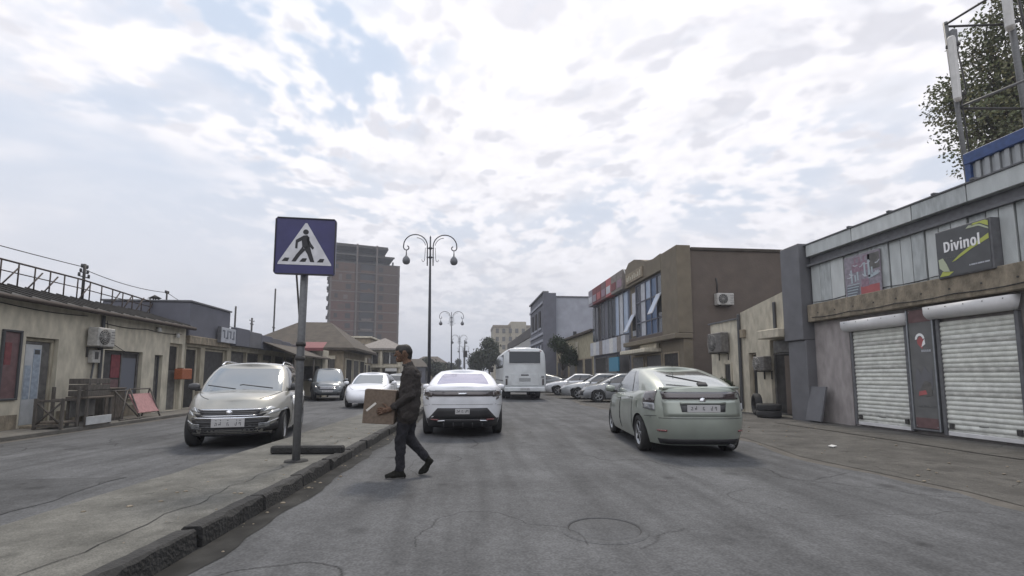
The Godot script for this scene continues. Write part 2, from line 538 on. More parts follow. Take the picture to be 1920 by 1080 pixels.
# tube along points; radius number or array
func tube(st, pts, r, sides = 8, cap = true):
	var rings = []
	var prev = Basis()
	for i in pts.size():
		var d = (pts[mini(i + 1, pts.size() - 1)] - pts[maxi(i - 1, 0)]).normalized()
		var b
		if i == 0: b = frame_of(d)
		else:
			var x = (prev.x - d * prev.x.dot(d)).normalized()
			b = Basis(x, d, x.cross(d))
		prev = b
		var rr = r[i] if r is Array else r
		var ring = []
		for k in sides:
			var a = TAU * k / sides
			ring.append(pts[i] + (b.x * cos(a) + b.z * sin(a)) * rr)
		rings.append(ring)
	for i in pts.size() - 1:
		for k in sides:
			var k2 = (k + 1) % sides
			var mid = (pts[i] + pts[i + 1]) * 0.5
			var q = (rings[i][k] + rings[i + 1][k2]) * 0.5 - mid
			quad(st, rings[i][k], rings[i][k2], rings[i + 1][k2], rings[i + 1][k], q)
	if cap:
		for e in [0, pts.size() - 1]:
			var o = pts[0] - pts[1] if e == 0 else pts[-1] - pts[-2]
			for k in range(1, sides - 1):
				tri(st, rings[e][0], rings[e][k], rings[e][k + 1], o)

func tube_mesh(pts, r, sides = 8):
	var st = begin(true)
	tube(st, pts, r, sides)
	return done(st)

# turned shape about +y: profile of (radius, height)
func lathe(st, prof, sides = 20, c = Vector3.ZERO, basis = Basis()):
	for i in prof.size() - 1:
		for k in sides:
			var a = TAU * k / sides
			var b = TAU * (k + 1) / sides
			var p = [Vector3(cos(a) * prof[i].x, prof[i].y, sin(a) * prof[i].x), Vector3(cos(b) * prof[i].x, prof[i].y, sin(b) * prof[i].x),
				Vector3(cos(b) * prof[i + 1].x, prof[i + 1].y, sin(b) * prof[i + 1].x), Vector3(cos(a) * prof[i + 1].x, prof[i + 1].y, sin(a) * prof[i + 1].x)]
			var dv = prof[i + 1] - prof[i]
			var m2 = (a + b) / 2
			var o = Vector3(cos(m2) * dv.y, -dv.x, sin(m2) * dv.y)
			for j in 4: p[j] = c + basis * p[j]
			o = basis * o
			if prof[i].x < 1e-5: tri(st, p[0], p[2], p[3], o)
			elif prof[i + 1].x < 1e-5: tri(st, p[0], p[1], p[2], o)
			else: quad(st, p[0], p[1], p[2], p[3], o)

func lathe_mesh(prof, sides = 20):
	var st = begin(true)
	lathe(st, prof, sides)
	return done(st)

# flat outline (x, y) pushed out along +z by depth
func prism(st, outline, depth, xf = Transform3D()):
	var idx = Geometry2D.triangulate_polygon(PackedVector2Array(outline))
	for k in range(0, idx.size(), 3):
		var a = outline[idx[k]]
		var b = outline[idx[k + 1]]
		var c = outline[idx[k + 2]]
		tri(st, xf * Vector3(a.x, a.y, depth), xf * Vector3(b.x, b.y, depth), xf * Vector3(c.x, c.y, depth), xf.basis.z)
		tri(st, xf * Vector3(a.x, a.y, 0), xf * Vector3(b.x, b.y, 0), xf * Vector3(c.x, c.y, 0), -xf.basis.z)
	var cw = Geometry2D.is_polygon_clockwise(PackedVector2Array(outline))
	for i in outline.size():
		var a = outline[i]
		var b = outline[(i + 1) % outline.size()]
		var n = Vector3(b.y - a.y, a.x - b.x, 0)
		if cw: n = -n
		quad(st, xf * Vector3(a.x, a.y, 0), xf * Vector3(b.x, b.y, 0), xf * Vector3(b.x, b.y, depth), xf * Vector3(a.x, a.y, depth), xf.basis * n)

func prism_mesh(outline, depth, xf = Transform3D()):
	var st = begin()
	prism(st, outline, depth, xf)
	return done(st)

func disc(cx, cy, r, n = 20):
	var o = []
	for k in n: o.append(Vector2(cx + r * cos(TAU * k / n), cy + r * sin(TAU * k / n)))
	return o

# frame of a facade that looks to -x (right side of the street): local x runs towards the viewer, y up, z out of the wall
func wall_right(x, y, d):
	return Transform3D(Basis(Vector3(0, 0, 1), Vector3(0, 1, 0), Vector3(-1, 0, 0)), Vector3(x, y, -d))

func letters(parent, text, size, m, xf, stretch = 1.0, bold = true, thick = 0.012):
	var t = TextMesh.new()
	var f = SystemFont.new()
	f.font_names = PackedStringArray(["Droid Sans"])
	f.font_weight = 700 if bold else 400
	t.font = f
	t.text = text
	t.font_size = 64
	t.pixel_size = size / 64.0
	t.depth = thick
	var o = part(parent, "lettering", t, m)
	o.transform = xf * Transform3D(Basis().scaled(Vector3(stretch, 1, 1)), Vector3.ZERO)
	return o

# ------------------------------------------------------------------ ground, road, median
# a stone whose upper edges are worn and chipped
func chipped_stone(s, seed_):
	var r = RandomNumberGenerator.new()
	r.seed = seed_
	var n = 9
	var rows = []
	for i in n + 1:
		var z = lerpf(-s.z / 2, s.z / 2, float(i) / n)
		var e0 = 0.012 + 0.022 * pow(r.randf(), 3.0)
		var e1 = 0.015 + 0.040 * pow(r.randf(), 3.0)
		var h = s.y / 2 + r.randf_range(-0.004, 0.003)
		rows.append([Vector3(-s.x / 2, -s.y / 2, z), Vector3(-s.x / 2, h - e0, z), Vector3(-s.x / 2 + e0, h, z), Vector3(s.x / 2 - e1, h, z), Vector3(s.x / 2 + r.randf_range(-0.004, 0.002), h - e1, z), Vector3(s.x / 2 + 0.006, -s.y / 2, z)])
	var st = begin()
	for i in n:
		for k in 5:
			var mid = (rows[i][k] + rows[i + 1][k + 1]) / 2
			quad(st, rows[i][k], rows[i + 1][k], rows[i + 1][k + 1], rows[i][k + 1], Vector3(mid.x, mid.y, 0))
	for q in [[0, -1], [n, 1]]:
		for k in range(1, 5): tri(st, rows[q[0]][0], rows[q[0]][k], rows[q[0]][k + 1], Vector3(0, 0, q[1]))
	return done(st)

# points along the right kerb of the median: (distance, x)
const KERB := [[-12.0, -2.6], [0.0, -2.18], [3.1, -2.03], [7.3, -1.80], [11.8, -1.60], [25.0, -1.15], [52.0, -0.62], [95.0, 0.45], [160.0, 1.2]]

func kerb_x(d):
	for i in KERB.size() - 1:
		if d <= KERB[i + 1][0]:
			return lerpf(KERB[i][1], KERB[i + 1][1], (d - KERB[i][0]) / (KERB[i + 1][0] - KERB[i][0]))
	return KERB[-1][1]

# a strip on the ground between two edges given as functions of the distance
func strip_mesh(d0, d1, step, left, right, y, across = 6):
	var st = begin(true)
	var n = int(ceil((d1 - d0) / step))
	for i in n:
		var a = lerpf(d0, d1, float(i) / n)
		var b = lerpf(d0, d1, float(i + 1) / n)
		for k in across:
			var u = float(k) / across
			var v = float(k + 1) / across
			quad(st, Vector3(lerpf(left.call(a), right.call(a), u), y, -a), Vector3(lerpf(left.call(a), right.call(a), v), y, -a),
				Vector3(lerpf(left.call(b), right.call(b), v), y, -b), Vector3(lerpf(left.call(b), right.call(b), u), y, -b), Vector3.UP)
	return done(st)

func ground_and_road():
	var wob = FastNoiseLite.new()
	wob.seed = 5
	wob.frequency = 0.25
	var wob2 = FastNoiseLite.new()
	wob2.seed = 6
	wob2.frequency = 1.3
	var st = begin()
	quad(st, Vector3(-2500, -0.012, 400), Vector3(2500, -0.012, 400), Vector3(2500, -0.012, -3000), Vector3(-2500, -0.012, -3000), Vector3.UP)
	struct("ground", done(st), "earth")
	struct("road", strip_mesh(-14.0, 240.0, 0.5, func(d): return -8.9 + 0.15 * wob.get_noise_1d(d), func(d): return 5.35 + 0.010 * d + 0.5 * wob.get_noise_1d(d + 40.0) + 0.22 * wob2.get_noise_1d(d), 0.0), "asphalt")
	# dusty concrete in front of the shops on the right
	struct("forecourt", strip_mesh(-14.0, 75.0, 0.8, func(d): return 5.6 + 0.010 * d + 0.45 * wob.get_noise_1d(d + 40.0), func(_d): return 10.25, -0.006, 4), "forecourt")
	struct("forecourt_slab", strip_mesh(-14.0, 12.9, 0.8, func(d): return 8.7 + 0.1 * wob.get_noise_1d(d + 9.0), func(_d): return 10.25, 0.006, 2), "forecourt")
	# worn patches and stains with a shape of their own
	struct("asphalt_patch", strip_mesh(0.5, 6.8, 0.2, func(d): return -8.6 + 0.25 * wob2.get_noise_1d(d * 1.1 + 70.0), func(d): return -4.3 + 0.15 * wob2.get_noise_1d(d * 1.3 + 33.0), 0.005), "asphalt_dark")
	# median: a low concrete strip with dark kerb stones along its right side
	struct("median", strip_mesh(-12.0, 160.0, 0.4, func(d): return kerb_x(d) - 1.66 + 0.07 * wob2.get_noise_1d(d * 1.4), func(d): return kerb_x(d) - 0.13, 0.128), "median_concrete")
	var edge = begin(true)
	var dd = -12.0
	while dd < 159.0:
		var l0 = kerb_x(dd) - 1.66 + 0.07 * wob2.get_noise_1d(dd * 1.4)
		var l1 = kerb_x(dd + 0.4) - 1.66 + 0.07 * wob2.get_noise_1d((dd + 0.4) * 1.4)
		quad(edge, Vector3(l0, 0.128, -dd), Vector3(l1, 0.128, -dd - 0.4), Vector3(l1 - 0.12, 0.002, -dd - 0.4), Vector3(l0 - 0.12, 0.002, -dd), Vector3(-1, 1, 0))
		dd += 0.4
	struct("median_edge", done(edge), "median_concrete")
	var kerb = Node3D.new()
	kerb.name = "kerb"
	add_child(kerb)
	kerb.set_meta("kind", "structure")
	var d = -6.0
	var far = begin()
	var stones = []
	for k in 6: stones.append(chipped_stone(Vector3(0.16, 0.17, 0.98 - 0.012 * k), 60 + k))
	while d < 158.0:
		var a = kerb_x(d)
		var b = kerb_x(d + 1.0)
		var turn = Basis(Vector3.UP, -atan2(b - a, 1.0))
		var c = Vector3((a + b) / 2 - 0.075 + rng.randf_range(-0.012, 0.012), 0.063 + rng.randf_range(-0.008, 0.008), -(d + 0.5))
		if d < 50.0:
			var o = part(kerb, "kerb_stone", stones[rng.randi() % stones.size()], "kerb_dark" if rng.randf() < 0.6 else "kerb_mid", c)
			o.basis = turn * Basis(Vector3(0, 0, 1), rng.randf_range(-0.07, 0.07)) * Basis(Vector3.RIGHT, rng.randf_range(-0.012, 0.012))
		else:
			bx(far, c, Vector3(0.16, 0.17, 0.985), 0.02, turn)
		d += 1.0
	part(kerb, "kerb_stone", done(far), "kerb_dark").set_meta("kind", "stuff")
	struct("gutter_strip", strip_mesh(-12.0, 40.0, 0.2, func(q): return kerb_x(q) - 0.02, func(q): return kerb_x(q) + 0.24 + 0.06 * wob2.get_noise_1d(q * 1.5 + 8.0) + 0.08 * wob.get_noise_1d(q * 2.5), 0.0045, 2), "gutter")
	# long crack in the median beside the kerb
	var cr = begin()
	d = 2.4
	while d < 9.5:
		var x0 = kerb_x(d) - 0.52 + 0.16 * wob2.get_noise_1d(d * 1.2 + 50.0)
		var x1 = kerb_x(d + 0.15) - 0.52 + 0.16 * wob2.get_noise_1d((d + 0.15) * 1.2 + 50.0)
		var hw = 0.003 + 0.007 * absf(wob.get_noise_1d(d * 6.0))
		quad(cr, Vector3(x0 - hw, 0.1325, -d), Vector3(x0 + hw, 0.1325, -d), Vector3(x1 + hw, 0.1325, -d - 0.15), Vector3(x1 - hw, 0.1325, -d - 0.15), Vector3.UP)
		d += 0.15
	struct("median_crack", done(cr), "kerb_dark")
	# pavement on the left
	var pv = begin()
	sbx(pv, -10.3, -9.15, -0.1, 0.09, -14.0, 120.0, 0.02)
	struct("pavement", done(pv), "pavement")

# ------------------------------------------------------------------ shared builders
# wall skin between x0 and x1 with rectangular holes [d0, d1, y0, y1]
func skin(parent, x0, x1, d0, d1, y0, y1, holes, m):
	var st = begin()
	var at = d0
	for h in holes:
		if h[0] > at: sbx(st, x0, x1, y0, y1, at, h[0])
		if h[2] > y0: sbx(st, x0, x1, y0, h[2], h[0], h[1])
		if h[3] < y1: sbx(st, x0, x1, h[3], y1, h[0], h[1])
		at = h[1]
	if at < d1: sbx(st, x0, x1, y0, y1, at, d1)
	return part(parent, "front_wall", done(st), m, -parent.position)

# box with an opening box pushed 0.14 m into the wall; wall faces +x (side = 1) or -x (side = -1) at plane x
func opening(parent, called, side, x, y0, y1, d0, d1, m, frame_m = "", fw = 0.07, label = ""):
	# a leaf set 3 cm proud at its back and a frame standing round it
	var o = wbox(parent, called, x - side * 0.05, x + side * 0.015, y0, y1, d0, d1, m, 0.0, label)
	if frame_m:
		var st = begin()
		var q0 = x - side * 0.02
		var q1 = x + side * 0.055
		sbx(st, q0, q1, y0 - fw, y0, d0 - fw, d1 + fw, 0.01)
		sbx(st, q0, q1, y1, y1 + fw, d0 - fw, d1 + fw, 0.01)
		sbx(st, q0, q1, y0, y1, d0 - fw, d0, 0.01)
		sbx(st, q0, q1, y0, y1, d1, d1 + fw, 0.01)
		part(parent, "frame", done(st), frame_m, -parent.position)
	return o

func air_conditioner(label, at, turn, size = Vector3(0.80, 0.55, 0.30), cm = "ac_white"):
	# box, round fan grille, side grille slats, wall bracket; local +z is its front
	var t = thing("air_conditioner", label, "air conditioner", at, turn, "outdoor air conditioner units")
	part(t, "case", box_mesh(size, 0.025), cm)
	var r = size.y * 0.40
	var st = begin(true)
	lathe(st, [Vector2(0, 0.004), Vector2(r, 0.004), Vector2(r, 0.0)], 24, Vector3(-size.x * 0.16, 0, size.z / 2), Basis(Vector3.RIGHT, PI / 2))
	part(t, "fan_opening", done(st), "black")
	var g = begin(true)
	for k in 4:
		var rr = r * (0.3 + 0.25 * k)
		var ring = []
		for j in 25: ring.append(Vector3(-size.x * 0.16 + rr * cos(TAU * j / 24), rr * sin(TAU * j / 24), size.z / 2 + 0.015))
		tube(g, ring, 0.006, 4, false)
	for j in 6:
		var a = PI * j / 6
		var c = Vector3(-size.x * 0.16, 0, size.z / 2 + 0.015)
		tube(g, [c - Vector3(cos(a), sin(a), 0) * r, c + Vector3(cos(a), sin(a), 0) * r], 0.005, 4)
	part(t, "fan_grille", done(g), "ac_white")
	for k in 5:
		part(t, "vent_slat", box_mesh(Vector3(size.x * 0.20, 0.012, 0.012), 0.0), "trim_grey", Vector3(size.x * 0.36, (k - 2) * size.y * 0.15, size.z / 2 + 0.003))
	for sx in [-1, 1]:
		var br = begin()
		bx(br, Vector3(sx * size.x * 0.33, -size.y / 2 - 0.025, -0.03), Vector3(0.035, 0.035, size.z + 0.1))
		bx(br, Vector3(sx * size.x * 0.33, -size.y / 2 - 0.16, -size.z / 2 - 0.04), Vector3(0.035, 0.26, 0.03))
		part(t, "bracket", done(br), "iron")
	return t

# ------------------------------------------------------------------ left side of the street
func left_side():
	var X = -10.2
	# L1: long low cream shop row
	var b = thing("shop_row", "long low cream shop row with dark sloping roof and a lattice on top", "building", Vector3(X, 0, -12))
	var wl = begin()
	sbx(wl, X - 5.0, X - 0.16, -0.05, 3.08, -8.0, 18.72)
	part(b, "wall", done(wl), "cream_wall", -b.position)
	skin(b, X - 0.158, X, -8.0, 18.72, -0.05, 3.08, [[12.28, 13.2, 0.10, 2.22], [14.78, 16.42, 0.62, 2.05], [17.03, 17.45, 0.10, 2.0], [17.8, 18.55, 0.10, 2.45]], "cream_wall")
	var XI = X - 0.155
	var rf = begin()
	var P = func(x, y, d): return Vector3(x, y, -d)
	for seg in [[-8.0, 18.74]]:
		var q = [P.call(X + 0.28, 3.10, seg[0]), P.call(X + 0.28, 3.10, seg[1]), P.call(X - 1.6, 3.66, seg[1]), P.call(X - 1.6, 3.66, seg[0])]
		quad(rf, q[0], q[1], q[2], q[3], Vector3(0.3, 1, 0))
		var lo = []
		for v in q: lo.append(v - Vector3(0, 0.12, 0))
		quad(rf, lo[0], lo[1], lo[2], lo[3], Vector3(0, -1, 0))
		quad(rf, q[0], q[1], lo[1], lo[0], Vector3(1, 0, 0))
		quad(rf, q[0], q[3], lo[3], lo[0], Vector3(0, 0, 1))
		quad(rf, q[1], q[2], lo[2], lo[1], Vector3(0, 0, -1))
	sbx(rf, X - 5.0, X - 1.6, 3.0, 3.64, -8.0, 18.7)
	part(b, "roof", done(rf), "roof_dark", -b.position)
	var gut = begin(true)
	tube(gut, [Vector3(X + 0.31, 3.03, 8), Vector3(X + 0.31, 3.03, -18.74)], 0.06, 8)
	part(b, "roof_gutter", done(gut), "rust", -b.position)
	for k in 34:
		var dk = 2.0 + k * 0.5
		var s = begin()
		tube(s, [Vector3(X + 0.26, 3.125, -dk), Vector3(X - 1.58, 3.674, -dk)], 0.022, 4)
		part(b, "roof_seam", done(s), "roof_dark", -b.position)
	opening(b, "shop_panel", 1, X, 0.8, 2.29, 11.72, 12.1, "panel_red_brown", "trim_grey", 0.05, "narrow red-brown poster panel")
	wbox(b, "poster_mark", X + 0.016, X + 0.022, 1.55, 2.05, 11.76, 11.92, "dull_red")
	# door with glazed pale-blue leaf and fanlight
	opening(b, "door_recess", 1, XI, 0.15, 2.13, 12.36, 13.12, "shop_mid", "beige_wall", 0.08)
	var dr = wbox(b, "door", XI + 0.018, XI + 0.05, 0.15, 2.05, 12.42, 12.86, "door_white", 0.006, "white framed door with blue glass")
	wbox(b, "door_glass", XI + 0.05, XI + 0.056, 0.75, 1.55, 12.44, 12.60, "door_blue")
	wbox(b, "door_glass", XI + 0.05, XI + 0.056, 0.75, 1.95, 12.64, 12.83, "door_blue")
	wbox(b, "door_notice", XI + 0.056, XI + 0.06, 1.82, 1.93, 12.66, 12.80, "trim_grey")
	# shop window with posters
	opening(b, "shop_window", 1, XI, 0.68, 1.98, 14.85, 16.35, "shop_dark", "shop_mid", 0.06)
	wbox(b, "window_poster", XI + 0.016, XI + 0.03, 1.25, 1.93, 15.25, 15.62, "wine_red")
	wbox(b, "window_poster", XI + 0.016, XI + 0.03, 0.72, 1.85, 15.66, 16.3, "poster_slate")
	wbox(b, "window_poster", XI + 0.016, XI + 0.03, 0.72, 1.2, 15.0, 15.6, "panel_red_brown")
	wbox(b, "window_mullion", XI + 0.016, XI + 0.045, 0.68, 1.98, 15.63, 15.67, "shop_mid")
	opening(b, "door", 1, XI, 0.12, 1.95, 17.08, 17.40, "shop_mid", "trim_grey", 0.05, "narrow grey side door")
	opening(b, "doorway", 1, XI, 0.12, 2.35, 17.9, 18.45, "opening", "cream_wall_light", 0.09)
	wbox(b, "door", XI + 0.018, XI + 0.04, 0.12, 1.5, 17.95, 18.42, "shop_mid", 0.0, "grey lower door leaf in the end doorway")
	var ms = begin()
	sbx(ms, X + 0.002, X + 0.03, 0.02, 0.42, -8.0, 12.2)
	sbx(ms, X + 0.002, X + 0.03, 0.02, 0.42, 13.3, 17.0)
	part(b, "plinth", done(ms), "concrete", -b.position)
	# things fixed to it
	air_conditioner("cream air conditioner high on the low cream shop row", Vector3(X + 0.22, 2.36, -14.3), PI / 2, Vector3(0.62, 0.52, 0.3))
	var mb = thing("meter_box", "small grey meter box under the air conditioner on the cream shop row", "meter box", Vector3(X + 0.06, 1.84, -14.32))
	part(mb, "case", box_mesh(Vector3(0.12, 0.36, 0.3), 0.01), "ac_white")
	part(mb, "window", box_mesh(Vector3(0.01, 0.2, 0.12), 0.0), "shop_dark", Vector3(0.063, 0.02, 0))
	part(mb, "conduit", tube_mesh([Vector3(0, -0.18, 0), Vector3(0, -1.1, 0.12)], 0.025, 6), "trim_grey")
	var ob = thing("shop_box", "orange box sign fixed beside the far doorway of the cream shop row", "sign", Vector3(X + 0.2, 1.37, -18.35))
	part(ob, "case", box_mesh(Vector3(0.28, 0.38, 0.62), 0.02), "orange_box")
	part(ob, "bracket", box_mesh(Vector3(0.2, 0.04, 0.05), 0.0), "iron", Vector3(-0.1, 0.2, 0))
	for q in [[17.0, 2.83], [18.05, 2.72]]:
		var l = thing("wall_lamp", "small white wall lamp under the eave, %s of the pair on the cream row" % ("nearer" if q[0] < 17.5 else "farther"), "lamp", Vector3(X + 0.1, q[1], -q[0]), 0.0, "wall lamps under the eave")
		part(l, "shade", lathe_mesh([Vector2(0.0, 0.09), Vector2(0.05, 0.07), Vector2(0.07, -0.05), Vector2(0.0, -0.08)], 12), "white_plastic")
		part(l, "bracket", box_mesh(Vector3(0.1, 0.03, 0.03)), "trim_grey", Vector3(-0.06, 0.06, 0))
	for q in [[2.92, 9.0, 14.0], [2.80, 14.6, 18.4]]:
		var pts = []
		for k in 11: pts.append(Vector3(X + 0.03, q[0] - 0.05 * sin(PI * fmod(k, 5) / 5.0), -lerpf(q[1], q[2], k / 10.0)))
		part(b, "wall_cable", tube_mesh(pts, 0.011, 5), "trim_black", -b.position)
	part(b, "wall_cable", tube_mesh([Vector3(X + 0.03, 2.88, -14.75), Vector3(X + 0.03, 2.3, -14.85), Vector3(X + 0.04, 2.0, -15.6), Vector3(X + 0.03, 1.99, -16.2)], 0.010, 5), "trim_black", -b.position)
	wbox(b, "downpipe", X + 0.02, X + 0.10, 0.1, 3.0, 14.52, 14.60, "trim_grey", 0.02)
	wbox(b, "window_sill", X + 0.01, X + 0.12, 0.58, 0.63, 14.75, 16.45, "concrete", 0.01)
	wbox(b, "door_step", X + 0.0, X + 0.34, 0.08, 0.15, 12.3, 13.15, "concrete", 0.015)
	# lattice frame along the roof
	var lat = thing("roof_lattice", "rusty steel lattice railing standing along the cream row's roof", "railing", Vector3(-11.5, 3.6, -14))
	var x = -11.5
	var R = func(called, pts, r): part(lat, called, tube_mesh(pts, r, 5), "rust", -lat.position)
	R.call("top_rail", [Vector3(x, 4.22, -9.5), Vector3(x, 4.20, -15.5), Vector3(x, 4.0, -19.3)], 0.025)
	R.call("middle_rail", [Vector3(x, 3.95, -9.5), Vector3(x, 3.93, -15.5), Vector3(x, 3.82, -19.3)], 0.015)
	for k in 21:
		var dk = 9.6 + k * 0.48
		R.call("upright", [Vector3(x, 3.5, -dk), Vector3(x, 4.22 if dk < 15.5 else lerpf(4.2, 4.0, (dk - 15.5) / 3.8), -dk)], 0.018)
	for dk in [12.9, 13.6, 14.1, 15.3, 16.6, 17.2, 17.8, 18.4, 18.9]:
		R.call("brace", [Vector3(x + 0.1, 3.55, -dk), Vector3(x, 4.1, -dk - 0.55)], 0.02)
	# poles, cables and a chimney on the roofs
	var pole = func(label, at, h, r, arm):
		var p = thing("cable_pole", label, "pole", at, 0.0, "cable poles on the left roofs")
		part(p, "post", tube_mesh([Vector3.ZERO, Vector3(0, h, 0)], r, 7), "iron")
		for a in arm:
			part(p, "cross_arm", tube_mesh([Vector3(0.0, a[0], -a[1]), Vector3(0.0, a[0], a[1])], 0.018, 5), "iron")
			for s in [-1, 1]: part(p, "insulator", lathe_mesh([Vector2(0, 0), Vector2(0.035, 0.01), Vector2(0.03, 0.09), Vector2(0, 0.1)], 8), "trim_grey", Vector3(0, a[0] + 0.01, s * a[1] * 0.85))
		return p
	pole.call("dark cable pole with short arms rising from the lattice on the roof", Vector3(-11.6, 3.6, -15.7), 1.12, 0.04, [[1.0, 0.12], [0.85, 0.16], [0.72, 0.22]])
	pole.call("thin pole at the far end of the cream row's roof, beyond the chimney", Vector3(-11.7, 3.4, -20.0), 1.25, 0.03, [[1.15, 0.1]])
	pole.call("slim pole rising behind the dark shop parapet", Vector3(-15.9, 2.0, -35), 4.15, 0.06, [])
	pole.call("short distant pole with a cross arm over the dark shop roofs", Vector3(-19.0, 2.0, -45), 4.5, 0.08, [[4.2, 0.5], [3.9, 0.35]])
	pole.call("tall distant pole left of the crossing sign's post", Vector3(-17.1, 0, -45), 9.2, 0.07, [[5.6, 0.3]])
	var ca = func(label, pts):
		var t = tag(part(self, "cable", tube_mesh(pts, 0.012, 4), "iron"), label, "cable", "overhead cables on the left")
		return t
	var sag = func(a, e, s):
		var o = []
		for k in 13:
			var u = k / 12.0
			o.append(a.lerp(e, u) - Vector3(0, s * 4 * u * (1 - u), 0))
		return o
	ca.call("cable from the left edge to the pole on the lattice", sag.call(Vector3(-11.6, 4.60, -8.5), Vector3(-11.6, 4.62, -15.7), 0.06))
	ca.call("sagging cable from the lattice pole to the pole past the chimney", sag.call(Vector3(-11.6, 4.55, -15.7), Vector3(-11.7, 4.58, -20.0), 0.12))
	ca.call("cable running on from the chimney-side pole down to the dark shops", sag.call(Vector3(-11.7, 4.58, -20.0), Vector3(-11.2, 3.6, -26.0), 0.2))
	var ch = thing("chimney", "small capped chimney near the far end of the cream row's roof", "chimney", Vector3(-11.9, 3.5, -19.6))
	part(ch, "flue", box_mesh(Vector3(0.26, 0.75, 0.26), 0.01), "concrete", Vector3(0, 0.3, 0))
	for s in [[-1, -1], [-1, 1], [1, -1], [1, 1]]: part(ch, "cap_post", box_mesh(Vector3(0.03, 0.12, 0.03)), "iron", Vector3(s[0] * 0.1, 0.73, s[1] * 0.1))
	part(ch, "cap", lathe_mesh([Vector2(0, 0.14), Vector2(0.27, 0.0), Vector2(0.0, -0.01)], 4), "roof_dark", Vector3(0, 0.78, 0))
	# furniture on the pavement
	var tb = thing("wooden_rack", "low wooden rack with a crossed frame on the left pavement", "rack", Vector3(-9.45, 0.09, -12.35), 0.12)
	for s in [[-1, -1], [-1, 1], [1, -1], [1, 1]]: part(tb, "leg", box_mesh(Vector3(0.06, 0.95 if s[1] < 0 else 0.70, 0.06), 0.008), "wood_dark", Vector3(s[0] * 0.26, (0.95 if s[1] < 0 else 0.70) / 2, s[1] * 0.27))
	part(tb, "rail", box_mesh(Vector3(0.5, 0.06, 0.04), 0.008), "wood_dark", Vector3(0, 0.64, 0.27))
	part(tb, "rail", box_mesh(Vector3(0.5, 0.06, 0.04), 0.008), "wood_dark", Vector3(0, 0.08, 0.27))
	part(tb, "rail", box_mesh(Vector3(0.5, 0.06, 0.04), 0.008), "wood_dark", Vector3(0, 0.64, -0.27))
	part(tb, "tray", box_mesh(Vector3(0.5, 0.05, 0.5), 0.008), "wood_mid", Vector3(0, 0.14, 0))
	for s in [-1, 1]: part(tb, "cross_brace", tube_mesh([Vector3(-0.25, 0.1 if s < 0 else 0.62, 0.275), Vector3(0.25, 0.62 if s < 0 else 0.1, 0.275)], 0.022, 5), "wood_dark")
	var tb2 = thing("shop_table", "low table with a white front board beside the wooden rack", "table", Vector3(-9.35, 0.09, -13.2), 0.05)
	part(tb2, "tabletop", box_mesh(Vector3(0.5, 0.05, 0.95), 0.01), "wood_mid", Vector3(0, 0.68, 0))
	for s in [[-1, -1], [-1, 1], [1, -1], [1, 1]]: part(tb2, "leg", box_mesh(Vector3(0.06, 0.66, 0.06), 0.006), "wood_dark", Vector3(s[0] * 0.2, 0.33, s[1] * 0.42))
	part(tb2, "back_board", box_mesh(Vector3(0.03, 0.42, 0.84), 0.005), "shop_mid", Vector3(-0.16, 0.42, 0))
	part(tb2, "front_board", box_mesh(Vector3(0.03, 0.2, 0.9), 0.005), "door_white", Vector3(0.22, 0.12, 0))
	var cr = thing("wooden_crate", "dark wooden crate resting on the shop table", "crate", Vector3(-9.4, 0.80, -13.22), 0.05)
	for k in 3: part(cr, "side_board", box_mesh(Vector3(0.03, 0.13, 0.8), 0.005), "wood_dark", Vector3(0.2, 0.07 + k * 0.15, 0))
	for k in 3: part(cr, "side_board", box_mesh(Vector3(0.03, 0.13, 0.8), 0.005), "wood_dark", Vector3(-0.2, 0.07 + k * 0.15, 0))
	for k in 3:
		for s in [-1, 1]: part(cr, "end_board", box_mesh(Vector3(0.37, 0.13, 0.03), 0.005), "wood_dark", Vector3(0, 0.07 + k * 0.15, s * 0.385))
	part(cr, "base", box_mesh(Vector3(0.36, 0.02, 0.73)), "wood_dark", Vector3(0, 0.012, 0))
	var cb = thing("cabinet", "dark low cabinet between the crate and the pink board", "cabinet", Vector3(-9.8, 0.09, -14.35), 0.0)
	part(cb, "case", box_mesh(Vector3(0.5, 0.85, 0.8), 0.01), "wood_dark", Vector3(0, 0.43, 0))
	for s in [-1, 1]: part(cb, "door", box_mesh(Vector3(0.02, 0.7, 0.36), 0.005), "wood_mid", Vector3(0.26, 0.42, s * 0.19))
	part(cb, "top", box_mesh(Vector3(0.54, 0.03, 0.84), 0.005), "wood_mid", Vector3(0, 0.87, 0))
	var pb = thing("display_stand", "tilted pink board on a dark stand outside the cream row", "stand", Vector3(-9.45, 0.09, -15.4), 0.0)
	part(pb, "board", box_mesh(Vector3(0.03, 0.62, 0.95), 0.005), "pink_board", Vector3(0.02, 0.42, 0), Vector3(0, 0, 0.5))
	for s in [-1, 1]:
		part(pb, "leg", tube_mesh([Vector3(0.22, 0, s * 0.45), Vector3(-0.12, 0.85, s * 0.45)], 0.022, 6), "wood_dark")
		part(pb, "leg", tube_mesh([Vector3(-0.3, 0, s * 0.45), Vector3(-0.12, 0.85, s * 0.45)], 0.022, 6), "wood_dark")
	part(pb, "rail", tube_mesh([Vector3(-0.12, 0.83, -0.45), Vector3(-0.12, 0.83, 0.45)], 0.02, 6), "wood_dark")
	var lb = thing("trestle", "folded dark trestle leaning by the cabinet on the pavement", "trestle", Vector3(-9.3, 0.09, -14.5), 0.0)
	for s in [-1, 1]:
		part(lb, "leg", tube_mesh([Vector3(0.1, 0, s * 0.4), Vector3(-0.2, 0.8, s * -0.25)], 0.02, 6), "wood_dark")
	part(lb, "rail", tube_mesh([Vector3(-0.2, 0.8, -0.35), Vector3(-0.2, 0.8, 0.35)], 0.02, 6), "wood_dark")
